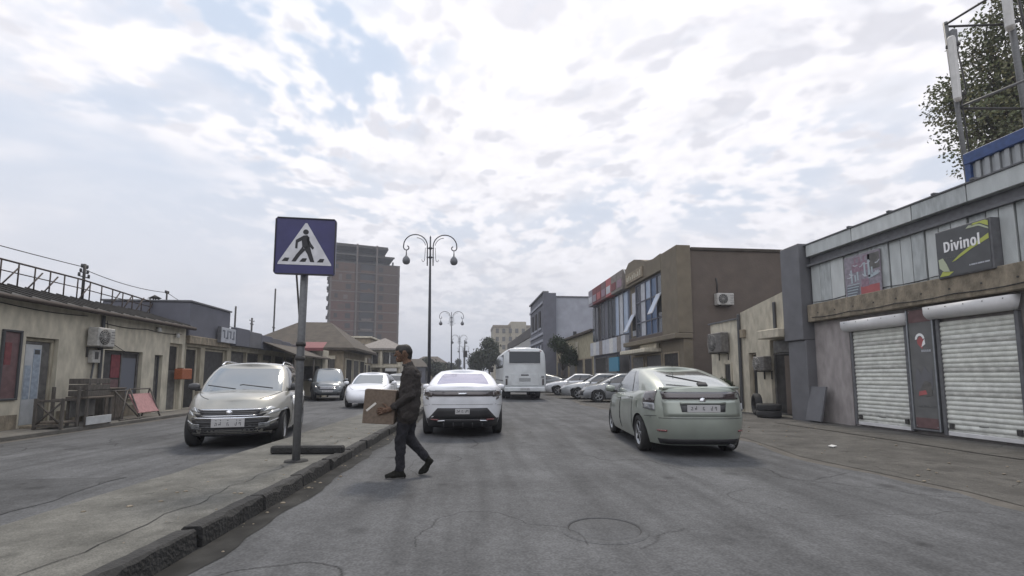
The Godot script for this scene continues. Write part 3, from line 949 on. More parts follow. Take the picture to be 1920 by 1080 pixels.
	part(lb, "foot_rail", tube_mesh([Vector3(0.1, 0.03, -0.45), Vector3(0.1, 0.03, 0.45)], 0.02, 6), "wood_dark")

	# L2: next shops, dark boxed parapet and fascia
	var c = thing("corner_shop", "low shop with a dark boxed parapet next to the cream row", "building", Vector3(X, 0, -21))
	var w2 = begin()
	sbx(w2, X - 6.0, X - 0.2, -0.05, 2.7, 18.78, 30.5)
	part(c, "wall", done(w2), "beige_wall", -c.position)
	skin(c, X - 0.198, X - 0.02, 18.78, 30.5, -0.05, 2.7, [[18.85, 19.85, 0.04, 2.4], [20.15, 21.95, 0.04, 2.4], [22.3, 23.8, 0.04, 2.4], [23.9, 25.4, 0.04, 2.4], [25.7, 27.1, 0.04, 2.4], [27.3, 28.8, 0.04, 2.4], [28.9, 30.3, 0.04, 2.4]], "beige_wall")
	wbox(c, "parapet", X - 3.0, X + 0.06, 2.78, 4.05, 18.8, 21.9, "slate_wall", 0.03)
	wbox(c, "parapet_cap", X - 3.05, X + 0.1, 4.05, 4.11, 18.76, 21.94, "dark_trim")
	wbox(c, "lintel_panel", X - 0.1, X + 0.12, 2.50, 2.80, 18.8, 21.9, "concrete", 0.02)
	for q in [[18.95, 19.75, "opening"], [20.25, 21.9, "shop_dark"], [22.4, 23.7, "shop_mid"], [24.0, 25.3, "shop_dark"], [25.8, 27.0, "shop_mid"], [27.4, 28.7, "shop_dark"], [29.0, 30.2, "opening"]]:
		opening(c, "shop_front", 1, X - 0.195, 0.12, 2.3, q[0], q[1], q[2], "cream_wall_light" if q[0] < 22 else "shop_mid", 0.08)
	for q in [[22.7, 23.2, 1.2, 1.9], [26.0, 26.8, 1.3, 2.1], [24.3, 24.9, 0.8, 1.6]]:
		wbox(c, "window_poster", X - 0.178, X - 0.165, q[2], q[3], q[0], q[1], "cream_wall_light")
	var fs = thing("shop_fascia", "long dark fascia board over the shops beyond the boxed parapet", "sign", Vector3(-10.0, 2.9, -24.5))
	for k in 6:
		wbox(fs, "panel", X + 0.03, X + 0.30, 2.62 + 0.0 * k, 3.42 - 0.055 * k, 22.02 + k * 1.32, 23.32 + k * 1.32, "slate_wall" if k % 2 == 0 else "dark_pillar", 0.01)
	var ws = thing("shop_sign", "white shop sign on the dark parapet, in front of the long fascia", "sign", Vector3(-9.98, 3.0, -21.4))
	part(ws, "board", box_mesh(Vector3(0.10, 0.62, 1.35), 0.01), "pane_white")
	for k in 4:
		part(ws, "lettering", box_mesh(Vector3(0.012, 0.30 if k % 2 else 0.36, 0.07), 0.0), "poster_slate", Vector3(0.055, 0.03, -0.42 + k * 0.27))
		part(ws, "lettering", box_mesh(Vector3(0.012, 0.06, 0.19), 0.0), "poster_slate", Vector3(0.055, 0.17 if k % 2 else -0.12, -0.36 + k * 0.27))
	part(ws, "edge", box_mesh(Vector3(0.13, 0.66, 0.05), 0.0), "dark_trim", Vector3(0, 0, 0.70))
	# porch roof past the fascia
	var pr = thing("shop_porch", "low brown porch roof in front of the shops behind the crossing sign", "porch", Vector3(-9.6, 0, -28))
	var po = begin()
	for q in [[24.8, 31.2]]:
		var a = [Vector3(-8.3, 2.38, -q[0]), Vector3(-8.3, 2.38, -q[1]), Vector3(-10.3, 3.15, -q[1]), Vector3(-10.3, 3.15, -q[0])]
		quad(po, a[0], a[1], a[2], a[3], Vector3(0.3, 1, 0))
		for k in 4: a[k].y -= 0.08
		quad(po, a[0], a[1], a[2], a[3], Vector3(0, -1, 0))
		quad(po, a[0], a[1], a[1] + Vector3(0, 0.08, 0), a[0] + Vector3(0, 0.08, 0), Vector3(1, 0, 0))
		tri(po, a[0], a[3], a[0] + Vector3(0, 0.08, 0), Vector3(0, 0, 1))
	part(pr, "roof", done(po), "roof_brown", -pr.position)
	for dq in [25.0, 28.0, 31.0]: part(pr, "post", tube_mesh([Vector3(-8.4, 0, -dq), Vector3(-8.4, 2.32, -dq)], 0.05, 6), "wood_dark", -pr.position)
	# L3: wide hipped roof behind the sign
	var g = thing("hipped_house", "wide house with a brown hipped roof behind the crossing sign", "building", Vector3(-11.6, 0, -39))
	var gw = begin()
	sbx(gw, -15.4, -8.6, -0.05, 3.35, 35.5, 43.0)
	part(g, "wall", done(gw), "tan_wall", -g.position)
	hip_roof(g, -15.9, -7.7, 34.9, 43.6, 3.3, 5.55, 1.2, "roof_brown")
	for q in [[-14.9, -13.2], [-12.8, -11.0], [-10.6, -9.2]]:
		wbox(g, "shop_front", q[0], q[1], 0.1, 2.5, 35.42, 35.5, "shop_dark")
		wbox(g, "shop_lintel", q[0] - 0.05, q[1] + 0.05, 2.5, 2.75, 35.38, 35.5, "cream_wall")
	for q in [[36.2, 38.0, "opening"], [38.6, 40.4, "shop_mid"], [40.9, 42.6, "opening"]]:
		opening(g, "shop_front", 1, -8.6, 0.1, 2.5, q[0], q[1], q[2], "cream_wall", 0.09)
	var aw = thing("awning", "dark red awning over a shop door just right of the sign's post", "awning", Vector3(-9.1, 3.0, -30.6))
	var as_ = begin()
	var q4 = [Vector3(-0.9, 0.42, -0.5), Vector3(0.55, 0.42, -0.5), Vector3(0.62, 0.0, 0.6), Vector3(-0.97, 0.0, 0.6)]
	quad(as_, q4[0], q4[1], q4[2], q4[3], Vector3(0, 1, 0.4))
	quad(as_, q4[3], q4[2], q4[2] - Vector3(0, 0.18, 0), q4[3] - Vector3(0, 0.18, 0), Vector3(0, 0, 1))
	part(aw, "canopy", done(as_), "dull_red")
	for s in [-0.9, 0.55]: part(aw, "support", tube_mesh([Vector3(s, -3.0, 0.55), Vector3(s, 0.0, 0.55)], 0.03, 5), "iron")
	var kb = thing("street_kiosk", "pale little kiosk under the dark red awning", "kiosk", Vector3(-9.3, 0, -31.3))
	part(kb, "wall", box_mesh(Vector3(1.3, 2.9, 1.2), 0.02), "cream_wall_light", Vector3(0, 1.45, 0))
	part(kb, "window", box_mesh(Vector3(0.9, 0.8, 0.04)), "shop_dark", Vector3(0, 1.5, 0.61))
	part(kb, "counter", box_mesh(Vector3(1.1, 0.06, 0.3), 0.01), "wood_mid", Vector3(0, 1.06, 0.72))
	# L4: run of old low shops
	var old = [[43.8, 50.0, -9.0, 3.3, "tan_wall"], [50.2, 57.0, -8.8, 3.9, "beige_wall"], [57.2, 64.0, -8.6, 3.2, "brown_wall"], [64.2, 74.0, -8.2, 3.6, "tan_wall"]]
	var words = ["tan shop with a patched front beyond the hipped house", "beige shop with a taller front past the tan one", "brown low shop after the taller beige front", "last tan shop visible down the left side"]
	for i in old.size():
		var q = old[i]
		var s = thing("old_shop", words[i], "building", Vector3(q[2], 0, -(q[0] + q[1]) / 2), 0.0, "old shops down the left side")
		wbox(s, "wall", q[2] - 6.0, q[2], -0.05, q[3], q[0], q[1], q[4])
		wbox(s, "roof_edge", q[2] - 6.1, q[2] + 0.25, q[3], q[3] + 0.14, q[0] - 0.1, q[1] + 0.09, "roof_brown")
		var n = 3
		for k in n:
			var a = q[0] + 0.3 + k * (q[1] - q[0]) / n
			opening(s, "shop_front", 1, q[2], 0.1, 2.3, a, a + (q[1] - q[0]) / n - 0.6, ["opening", "shop_mid", "shop_dark"][(k + i) % 3], "cream_wall", 0.1)
			wbox(s, "sign_board", q[2] + 0.01, q[2] + 0.1, 2.5, 2.95, a, a + (q[1] - q[0]) / n - 0.7, ["cream_wall_light", "roof_pale", "yellow_wall"][(k + 2 * i) % 3], 0.01)
		wbox(s, "end_window", q[2] - 2.2, q[2] - 0.8, 1.0, 2.2, q[0] - 0.04, q[0], "shop_dark")
	# L5: cream pavilion-roofed house
	var h = thing("pavilion_house", "cream two-storey house with a pale pyramid roof below the tower", "building", Vector3(-8.0, 0, -50))
	var hw = begin()
	sbx(hw, -9.9, -6.2, -0.05, 4.05, 48.3, 52.0)
	part(h, "wall", done(hw), "cream_wall", -h.position)
	hip_roof(h, -10.5, -5.6, 47.7, 52.6, 4.0, 5.15, 0.05, "roof_pale")
	for q in [[-9.5, -8.4], [-7.9, -6.6]]:
		wbox(h, "window", q[0], q[1], 2.5, 3.6, 48.22, 48.3, "shop_dark")
		wbox(h, "window_frame", (q[0] + q[1]) / 2 - 0.04, (q[0] + q[1]) / 2 + 0.04, 2.5, 3.6, 48.17, 48.22, "white_plastic")
		wbox(h, "shop_front", q[0], q[1], 0.1, 1.9, 48.24, 48.3, "shop_mid")
	wbox(h, "balcony", -10.0, -6.1, 2.1, 2.35, 47.8, 48.3, "cream_wall_light", 0.02)
	for xx in [-9.8, -8.05, -6.3]: wbox(h, "pillar", xx - 0.1, xx + 0.1, 0.0, 4.0, 47.9, 48.1, "cream_wall_light", 0.02)
	wbox(h, "sign_board", -7.6, -6.5, 1.75, 2.05, 47.74, 47.8, "white_plastic")
	# L6: low dark yellow house in front of the tower's foot
	var y6 = thing("ochre_house", "ochre house between the hipped roof and the pavilion house", "building", Vector3(-12.5, 0, -56))
	wbox(y6, "wall", -17.0, -10.2, -0.05, 5.4, 53.5, 60.0, "tan_wall")
	wbox(y6, "cornice", -17.2, -10.0, 5.4, 5.6, 53.3, 60.2, "cream_wall", 0.03)
	for k in 5: wbox(y6, "window", -16.5 + k * 1.25, -15.8 + k * 1.25, 3.3, 4.8, 53.42, 53.5, "cream_wall_light" if k % 2 else "shop_mid")

func hip_roof(parent, x0, x1, d0, d1, y0, y1, ridge, m):
	# eaves rectangle to a ridge along x of half-length ridge
	var st = begin()
	var cx = (x0 + x1) / 2
	var cz = -(d0 + d1) / 2
	var a = Vector3(x0, y0, -d0)
	var b = Vector3(x1, y0, -d0)
	var c = Vector3(x1, y0, -d1)
	var d = Vector3(x0, y0, -d1)
	var r0 = Vector3(cx - ridge, y1, cz)
	var r1 = Vector3(cx + ridge, y1, cz)
	quad(st, a, b, r1, r0, Vector3(0, 1, 1))
	quad(st, d, c, r1, r0, Vector3(0, 1, -1))
	tri(st, a, d, r0, Vector3(-1, 1, 0))
	tri(st, b, c, r1, Vector3(1, 1, 0))
	bx(st, Vector3(cx, y0 - 0.09, cz), Vector3(x1 - x0, 0.17, d1 - d0))
	part(parent, "roof", done(st), m, -parent.position)

# ------------------------------------------------------------------ right side of the street
func roller_shutter(label, x, d0, d1, y1, box_y, m):
	# slatted roller shutter in a wall that faces -x, guide rails and a round-edged box above
	var t = thing("roller_shutter", label, "roller shutter", Vector3(x, 0, -(d0 + d1) / 2), 0.0, "pale roller shutters of the metal clad shop")
	var w = d1 - d0
	var pitch = 0.098
	var n = int((y1 - 0.10) / pitch)
	# slat profile: a shallow bulge
	var st = begin(true)
	var prof = []
	for k in 6:
		var u = k / 5.0
		prof.append(Vector2(-0.016 * sin(PI * u) , u * (pitch - 0.012)))
	for k in 5:
		quad(st, Vector3(prof[k].x, prof[k].y, -w / 2), Vector3(prof[k].x, prof[k].y, w / 2), Vector3(prof[k + 1].x, prof[k + 1].y, w / 2), Vector3(prof[k + 1].x, prof[k + 1].y, -w / 2), Vector3(-1, 0.3 * (k - 2), 0))
	quad(st, Vector3(0, pitch - 0.012, -w / 2), Vector3(0, pitch - 0.012, w / 2), Vector3(0.008, pitch, w / 2), Vector3(0.008, pitch, -w / 2), Vector3(-1, 0, 0))
	var slat = done(st)
	for k in n:
		var bent = rng.randf() < 0.14
		part(t, "slat", slat, [m, "shutter_b", "shutter_c", m, "shutter_b"][rng.randi() % 5], Vector3(-0.02 + rng.randf_range(-0.004, 0.004), 0.10 + k * pitch + rng.randf_range(-0.0015, 0.0015), 0), Vector3(rng.randf_range(-0.004, 0.004), rng.randf_range(-0.012, 0.012) if bent else 0.0, rng.randf_range(-0.02, 0.045)))
	for s in [-1, 1]:
		part(t, "lock", box_mesh(Vector3(0.05, 0.11, 0.09), 0.01), "iron", Vector3(-0.05, 0.26, s * (w / 2 - 0.10)))
	part(t, "pull_handle", tube_mesh([Vector3(-0.03, 0.30, -0.07), Vector3(-0.075, 0.30, -0.06), Vector3(-0.075, 0.30, 0.06), Vector3(-0.03, 0.30, 0.07)], 0.008, 6), "iron")
	for k in 5: part(t, "box_screw", box_mesh(Vector3(0.012, 0.016, 0.016), 0.0), "iron", Vector3(-0.262, box_y + 0.22, lerpf(-w / 2, w / 2, k / 4.0)))
	part(t, "bottom_bar", box_mesh(Vector3(0.05, 0.09, w), 0.01), "shutter_box", Vector3(-0.02, 0.055 + 0.045, 0))
	for s in [-1, 1]: part(t, "guide_rail", box_mesh(Vector3(0.09, y1 - 0.05, 0.07), 0.01), "dark_trim", Vector3(-0.03, (y1 + 0.05) / 2, s * (w / 2 + 0.03)))
	var bo = begin(true)
	var bp = []
	for k in 9:
		var a = PI * 0.5 * k / 8.0
		bp.append(Vector2(-0.10 - 0.16 * sin(a), box_y + 0.16 - 0.16 * cos(a)))
	bp.append(Vector2(-0.26, box_y + 0.27))
	bp.append(Vector2(0.0, box_y + 0.30))
	for k in bp.size() - 1:
		var o = Vector3(bp[k + 1].y - bp[k].y, bp[k].x - bp[k + 1].x, 0) * -1.0
		quad(bo, Vector3(bp[k].x, bp[k].y, -w / 2 - 0.14), Vector3(bp[k].x, bp[k].y, w / 2 + 0.10), Vector3(bp[k + 1].x, bp[k + 1].y, w / 2 + 0.10), Vector3(bp[k + 1].x, bp[k + 1].y, -w / 2 - 0.14), o)
	quad(bo, Vector3(-0.10, box_y, -w / 2 - 0.14), Vector3(-0.10, box_y, w / 2 + 0.1), Vector3(0, box_y, w / 2 + 0.1), Vector3(0, box_y, -w / 2 - 0.14), Vector3(0, -1, 0))
	for s in [[-w / 2 - 0.14, -1], [w / 2 + 0.10, 1]]:
		for k in bp.size() - 1: tri(bo, Vector3(-0.04, box_y + 0.15, s[0]), Vector3(bp[k].x, bp[k].y, s[0]), Vector3(bp[k + 1].x, bp[k + 1].y, s[0]), Vector3(0, 0, s[1]))
	part(t, "shutter_box", done(bo), "shutter_box")
	return t

func right_side():
	var X = 10.2
	# R1: metal-clad single-storey shop row
	var b = thing("clad_shop", "grey metal clad shop row with roller shutters on the right", "building", Vector3(X, 0, -8))
	wbox(b, "wall", X + 0.05, X + 7.0, -0.05, 4.9, -5.0, 13.2, "grey_render")
	wbox(b, "lower_wall", X - 0.0, X + 0.05, -0.05, 2.85, 11.78, 13.1, "grey_render")
	wbox(b, "lower_wall", X - 0.0, X + 0.05, -0.05, 2.85, -5.0, 6.4, "grey_render")
	wbox(b, "concrete_band", X - 0.22, X + 0.05, 2.86, 3.36, -5.0, 13.0, "concrete", 0.015)
	# cladding panels one by one, from the far pillar towards the viewer
	var seams = [12.98, 12.62, 12.20, 11.73, 11.25, 10.82, 10.36, 10.05, 9.76, 9.44, 9.13, 8.86, 8.52, 8.18, 7.95, 7.68, 7.3, 6.9, 6.5, 6.1, 5.7, 5.3, 4.9, 4.5]
	var tones = ["clad", "clad_b", "clad_c", "clad", "clad_c", "clad_b", "clad"]
	for i in seams.size() - 1:
		var dep = 0.05 + 0.012 * ((i * 7) % 3)
		wbox(b, "cladding_panel", X - dep, X + 0.05, 3.365, 4.52, seams[i + 1] + 0.012, seams[i] - 0.012, tones[i % 7], 0.008)
	wbox(b, "dark_band", X - 0.03, X + 0.05, 4.52, 4.78, -5.0, 13.0, "dark_trim")
	wbox(b, "dark_band_lip", X - 0.16, X + 0.05, 4.50, 4.56, -5.0, 13.0, "dark_trim")
	var pd = [12.98, 11.3, 9.6, 8.4, 7.2, 6.0, 4.8, 3.6]
	for i in pd.size() - 1: wbox(b, "parapet_panel", X - 0.18, X + 0.05, 4.785, 5.14, pd[i + 1] + 0.01, pd[i] - 0.01, ["clad", "clad_c", "clad_b"][i % 3], 0.01)
	wbox(b, "coping", X - 0.21, X + 0.3, 5.14, 5.17, -5.0, 13.02, "dark_trim")
	for dq in [11.3, 10.1, 9.0, 8.2]: wbox(b, "coping_bracket", X - 0.23, X - 0.1, 5.17, 5.21, dq, dq + 0.07, "dark_trim")
	for q in [[3.44, 8.0, 12.9], [2.98, 7.4, 12.8]]:
		var pts = []
		for k in 13: pts.append(Vector3(X - (0.09 if q[0] > 3.3 else 0.24), q[0] - 0.03 * absf(sin(PI * k / 3.0)), -lerpf(q[1], q[2], k / 12.0)))
		part(b, "wall_cable", tube_mesh(pts, 0.010, 5), "trim_black", -b.position)
	for k in 9: wbox(b, "band_bolt", X - 0.232, X - 0.22, 3.08, 3.11, 7.6 + k * 0.62, 7.63 + k * 0.62, "iron")
	# end pillar
	wbox(b, "end_pillar", X - 0.38, X + 0.6, 2.35, 5.22, 13.03, 13.85, "dark_pillar", 0.02)
	wbox(b, "end_pillar_base", X - 0.30, X + 0.6, -0.05, 2.35, 13.03, 13.80, "dark_pillar", 0.02)
	wbox(b, "window_frame", X - 0.08, X + 0.04, 0.2, 2.7, 7.32, 7.46, "teal", 0.01)
	wbox(b, "shop_window", X - 0.01, X + 0.05, 0.2, 2.7, 6.4, 7.34, "glass_dark")
	roller_shutter("far roller shutter, the narrower one left of the tall poster panel", X, 10.12, 11.62, 2.5, 2.46, "shutter")
	roller_shutter("near roller shutter, right of the tall poster panel", X, 7.86, 9.30, 2.55, 2.52, "shutter")
	# tall poster panel between the shutters
	var tp = thing("poster_panel", "tall narrow grey poster panel between the two roller shutters", "poster", Vector3(X - 0.02, 0, -9.72))
	part(tp, "board", box_mesh(Vector3(0.05, 2.65, 0.56), 0.008), "board_grey", Vector3(-0.02, 1.47, 0))
	for s in [-1, 1]: part(tp, "frame", box_mesh(Vector3(0.09, 2.7, 0.035), 0.008), "steel", Vector3(-0.03, 1.45, s * 0.30))
	part(tp, "frame", box_mesh(Vector3(0.09, 0.04, 0.6), 0.008), "dark_trim", Vector3(-0.03, 0.12, 0))
	var xf = Transform3D(Basis(Vector3(0, 0, 1), Vector3(0, 1, 0), Vector3(-1, 0, 0)), Vector3(-0.047, 0, 0))
	var pp = func(called, poly, m, h = 0.004): part(tp, called, prism_mesh(poly, h, xf), m)
	var rc = func(x0, y0, x1, y1): return [Vector2(x0, y0), Vector2(x1, y0), Vector2(x1, y1), Vector2(x0, y1)]
	pp.call("print", rc.call(-0.26, 2.50, 0.26, 2.78), "panel_red_brown")
	pp.call("print", rc.call(-0.26, 0.16, 0.26, 0.38), "panel_red_brown")
	# red drop in a pale crescent
	var cres = []
	for k in 15: cres.append(Vector2(-0.02 + 0.11 * cos(PI * (0.02 + 1.0 * k / 14.0)), 2.12 + 0.13 * sin(PI * (0.02 + k / 14.0))))
	for k in 15: cres.append(Vector2(-0.02 + 0.065 * cos(PI * (1.0 - k / 14.0)), 2.12 + 0.075 * sin(PI * (1.0 - k / 14.0))))
	pp.call("emblem", cres, "letter_white")
	for q in [[-0.24, 2.74], [0.24, 2.74], [-0.24, 0.2], [0.24, 0.2]]: pp.call("screw", disc(q[0], q[1], 0.012, 8), "steel", 0.008)
	pp.call("emblem", [Vector2(-0.08, 2.02), Vector2(0.02, 1.90), Vector2(0.07, 2.02), Vector2(0.05, 2.14), Vector2(-0.02, 2.18), Vector2(-0.09, 2.10)], "poster_red")
	pp.call("emblem", [Vector2(0.01, 1.94), Vector2(0.10, 2.0), Vector2(0.09, 2.12), Vector2(0.05, 2.06)], "letter_white", 0.006)
	for k in 5: pp.call("print_line", rc.call(0.0 + 0.045 * k, 1.83, 0.03 + 0.045 * k, 1.88), "pane_white")
	# dim figures of the print
	pp.call("print", [Vector2(-0.2, 1.3), Vector2(-0.12, 1.48), Vector2(-0.05, 1.32), Vector2(0.04, 1.52), Vector2(0.12, 1.38), Vector2(0.22, 1.46), Vector2(0.2, 1.0), Vector2(-0.2, 0.98)], "dark_pillar")
	pp.call("print", [Vector2(-0.16, 0.9), Vector2(0.02, 1.2), Vector2(0.16, 1.16), Vector2(0.18, 0.88), Vector2(0.05, 0.84)], "shop_mid", 0.006)
	pp.call("print", [Vector2(-0.14, 0.86), Vector2(0.06, 0.9), Vector2(0.03, 0.99), Vector2(-0.12, 0.96)], "poster_red", 0.008)
	pp.call("print_line", rc.call(-0.2, 0.62, 0.22, 0.66), "galv")
	# dark shop sign with lettering
	var sg = thing("shop_sign", "dark boxed shop sign with white lettering and a lime swoosh", "sign", Vector3(X - 0.16, 3.82, -8.48))
	part(sg, "case", box_mesh(Vector3(0.22, 1.0, 1.08), 0.012), "dark_trim")
	part(sg, "face", box_mesh(Vector3(0.012, 0.94, 1.02), 0.0), "sign_dark", Vector3(-0.114, 0, 0))
	var sx = Transform3D(Basis(Vector3(0, 0, 1), Vector3(0, 1, 0), Vector3(-1, 0, 0)), Vector3(-0.121, 0, 0))
	var sp = func(called, poly, m, h = 0.004): part(sg, called, prism_mesh(poly, h, sx), m)
	sp.call("swoosh", [Vector2(-0.22, -0.20), Vector2(-0.14, -0.18), Vector2(0.18, -0.02), Vector2(0.50, 0.10), Vector2(0.50, 0.20), Vector2(0.40, 0.15), Vector2(0.16, 0.04), Vector2(-0.06, -0.08)], "lime")
	sp.call("swoosh", [Vector2(0.20, 0.42), Vector2(0.36, 0.44), Vector2(0.51, 0.34), Vector2(0.51, 0.44), Vector2(0.46, 0.468), Vector2(0.24, 0.468)], "lime")
	sp.call("swoosh", [Vector2(0.10, 0.40), Vector2(0.34, 0.39), Vector2(0.51, 0.28), Vector2(0.51, 0.31), Vector2(0.36, 0.42), Vector2(0.16, 0.45)], "pale_lime")
	sp.call("swoosh", [Vector2(-0.49, -0.1), Vector2(-0.40, -0.08), Vector2(-0.33, -0.22), Vector2(-0.27, -0.40), Vector2(-0.38, -0.38), Vector2(-0.48, -0.28)], "pale_lime")
	sp.call("swoosh", [Vector2(-0.49, -0.46), Vector2(-0.42, -0.36), Vector2(-0.20, -0.40), Vector2(-0.30, -0.462)], "lime")
	letters(sg, "Divinol", 0.30, "letter_white", sx * Transform3D(Basis(), Vector3(-0.01, 0.13, 0.004)), 0.72)
	for k in 9: part(sg, "print_line", box_mesh(Vector3(0.004, 0.028, 0.022 + 0.012 * (k % 3))), "pane_white", Vector3(-0.122, -0.335, 0.12 + k * 0.042))
	for k in 6: part(sg, "print_line", box_mesh(Vector3(0.004, 0.022, 0.026)), "galv", Vector3(-0.122, -0.09 - 0.002 * k, -0.36 + k * 0.04))
	# printed banner left of it
	var bn = thing("shop_banner", "worn printed banner with pale strokes and a red corner on the cladding", "banner", Vector3(X - 0.11, 3.85, -11.1))
	part(bn, "board", box_mesh(Vector3(0.03, 1.12, 1.1), 0.004), "poster_mauve")
	var bxf = Transform3D(Basis(Vector3(0, 0, 1), Vector3(0, 1, 0), Vector3(-1, 0, 0)), Vector3(-0.016, 0, 0))
	var bp = func(poly, m, h = 0.003): part(bn, "print", prism_mesh(poly, h, bxf), m)
	bp.call(rc.call(-0.3, 0.12, 0.26, 0.5), "poster_pink")
	bp.call(rc.call(0.2, 0.1, 0.54, 0.5), "shop_mid")
	bp.call(rc.call(-0.5, -0.52, -0.1, -0.22), "poster_slate")
	bp.call(rc.call(-0.05, -0.54, 0.5, -0.28), "poster_red")
	bp.call(rc.call(-0.02, -0.3, 0.2, -0.1), "poster_pink", 0.005)
	for q in [[-0.34, -0.15, 0.20, 0.05], [-0.22, -0.12, 0.05, 0.045], [-0.14, -0.10, 0.12, 0.04], [0.08, -0.05, 0.32, 0.05], [0.2, -0.08, 0.36, 0.06], [0.30, -0.02, 0.16, 0.04]]:
		bp.call([Vector2(q[0], q[1]), Vector2(q[0] + q[3], q[1]), Vector2(q[0] + q[3] * 0.8, q[2]), Vector2(q[0] - 0.01, q[2])], "poster_blue", 0.007)
	bp.call([Vector2(0.2, -0.12), Vector2(0.5, -0.05), Vector2(0.5, 0.05), Vector2(0.34, 0.0), Vector2(0.2, -0.04)], "poster_blue", 0.007)
	for q in [[-0.46, 0.0, 0.10], [-0.40, 0.10, -0.4], [-0.05, 0.22, 0.5], [0.02, 0.02, -0.6], [0.14, 0.26, 0.25], [0.40, 0.02, -0.3], [0.42, 0.22, 0.4], [-0.26, 0.30, -0.2]]:
		var dv = Vector2(cos(q[2]), sin(q[2]))
		var nv = Vector2(-dv.y, dv.x)
		var o = Vector2(q[0], q[1])
		bp.call([o, o + dv * 0.07 - nv * 0.02, o + dv * 0.15 + nv * 0.01, o + dv * 0.14 + nv * 0.035, o + dv * 0.06 + nv * 0.01, o + nv * 0.03], "pane_white", 0.008)
	for k in 5: bp.call(rc.call(-0.48, -0.48 + k * 0.07, -0.2 + 0.03 * k, -0.455 + k * 0.07), "poster_blue", 0.006)
	for k in 4: bp.call(rc.call(-0.3 + 0.14 * k, 0.36, -0.22 + 0.14 * k, 0.50 - 0.03 * (k % 2)), "poster_mauve", 0.006)
	# leaning board and tyre
	var lb = thing("leaning_board", "dark grey board leaning on the wall beside the end pillar", "board", Vector3(X - 0.42, 0.03, -12.75), 0.0)
	part(lb, "panel", box_mesh(Vector3(0.04, 0.98, 0.62), 0.006), "dark_pillar", Vector3(0.12, 0.49, 0), Vector3(0, 0, -0.22))
	part(lb, "batten", box_mesh(Vector3(0.03, 0.98, 0.05), 0.004), "dark_trim", Vector3(0.085, 0.49, 0.3), Vector3(0, 0, -0.22))
	for i in 3:
		var ty = thing("old_tyre", ["old tyre standing upright against the cream cottage, right of the hatchback", "old tyre lying flat on the ground, bottom one by the cottage doorway", "old tyre lying on top of another by the cottage doorway"][i], "tyre", [Vector3(9.78, 0.36, -15.35), Vector3(9.62, 0.105, -14.5), Vector3(9.65, 0.318, -14.53)][i], 0.0, "old tyres by the cottage")
		var tm = tyre_mesh(0.36, 0.21)
		part(ty, "tyre", tm, "rubber", Vector3.ZERO, Vector3(0, 1.25, 0.0) if i == 0 else Vector3(PI / 2, 0, 0))
	# mobile-phone mast frame on the roof
	var mast = thing("antenna_mast", "rooftop steel mast frame carrying long pale antenna panels", "mast", Vector3(13.5, 5.0, -11))
	var T = func(called, pts, r, m = "galv"): part(mast, called, tube_mesh(pts, r, 7), m, -mast.position)
	T.call("pole", [Vector3(13.30, 4.9, -11.0), Vector3(12.98, 10.9, -11.0)], 0.055)
	T.call("pole", [Vector3(14.95, 4.9, -10.7), Vector3(14.5, 12.6, -10.7)], 0.075)
	T.call("pole", [Vector3(14.6, 4.9, -8.6), Vector3(14.3, 12.6, -8.6)], 0.06)
	T.call("cross_bar", [Vector3(12.95, 10.78, -11.0), Vector3(14.6, 10.75, -10.7)], 0.03, "iron")
	T.call("cross_bar", [Vector3(12.95, 10.82, -11.0), Vector3(14.32, 11.4, -8.6)], 0.03, "iron")
	T.call("cross_bar", [Vector3(13.15, 8.45, -11.0), Vector3(14.72, 8.36, -10.7)], 0.035, "iron")
	T.call("cross_bar", [Vector3(13.15, 8.48, -11.0), Vector3(14.45, 8.7, -8.6)], 0.035, "pole_grey")
	T.call("cable", [Vector3(13.2, 10.2, -10.95), Vector3(13.3, 9.0, -10.9), Vector3(13.2, 8.6, -10.95), Vector3(13.4, 5.0, -10.95)], 0.02, "iron")
	T.call("cable", [Vector3(14.72, 11.9, -10.6), Vector3(14.85, 10.4, -10.58), Vector3(14.9, 9.2, -10.6), Vector3(15.05, 5.0, -10.6)], 0.03, "iron")
	var an = func(at, h, w):
		part(mast, "antenna_panel", box_mesh(Vector3(w, h, w * 0.6), 0.04), "white_plastic", at - mast.position, Vector3(0, 0.6, 0.055))
		part(mast, "panel_clamp", box_mesh(Vector3(0.07, 0.08, 0.30), 0.01), "iron", at - mast.position + Vector3(0.08, h * 0.4, -0.05), Vector3(0, 0.9, 0))
		part(mast, "panel_clamp", box_mesh(Vector3(0.07, 0.08, 0.30), 0.01), "iron", at - mast.position + Vector3(0.12, -h * 0.4, -0.05), Vector3(0, 0.9, 0))
	an.call(Vector3(12.93, 9.45, -10.83), 1.75, 0.26)
	an.call(Vector3(14.35, 11.5, -10.55), 2.0, 0.32)
	part(mast, "junction_box", box_mesh(Vector3(0.28, 0.5, 0.2), 0.03), "white_plastic", Vector3(14.72, 8.1, -10.5) - mast.position)
	part(mast, "junction_box", box_mesh(Vector3(0.16, 0.6, 0.16), 0.02), "pole_grey", Vector3(13.05, 10.3, -10.9) - mast.position)
	var rfz = thing("roof_screen", "ribbed pale rooftop screen with a blue cap at the mast's foot", "fence", Vector3(11.6, 5.2, -8))
	for k in 44: wbox(rfz, "rib", 11.53 + 0.05 * (k % 2), 11.65, 5.0, 6.16, 5.2 + k * 0.098, 5.2 + k * 0.098 + 0.094, "fence_grey", 0.008)
	wbox(rfz, "cap", 11.48, 11.68, 6.16, 6.42, 5.1, 9.62, "fence_blue", 0.01)
	wbox(rfz, "end_post", 11.5, 11.68, 5.0, 6.3, 9.5, 9.62, "fence_blue", 0.01)

	# R2: low cream cottage between
	var c = thing("cream_cottage", "low cream rendered cottage squeezed between the clad shop and brown block", "building", Vector3(X, 0, -16))
	var cw = begin()
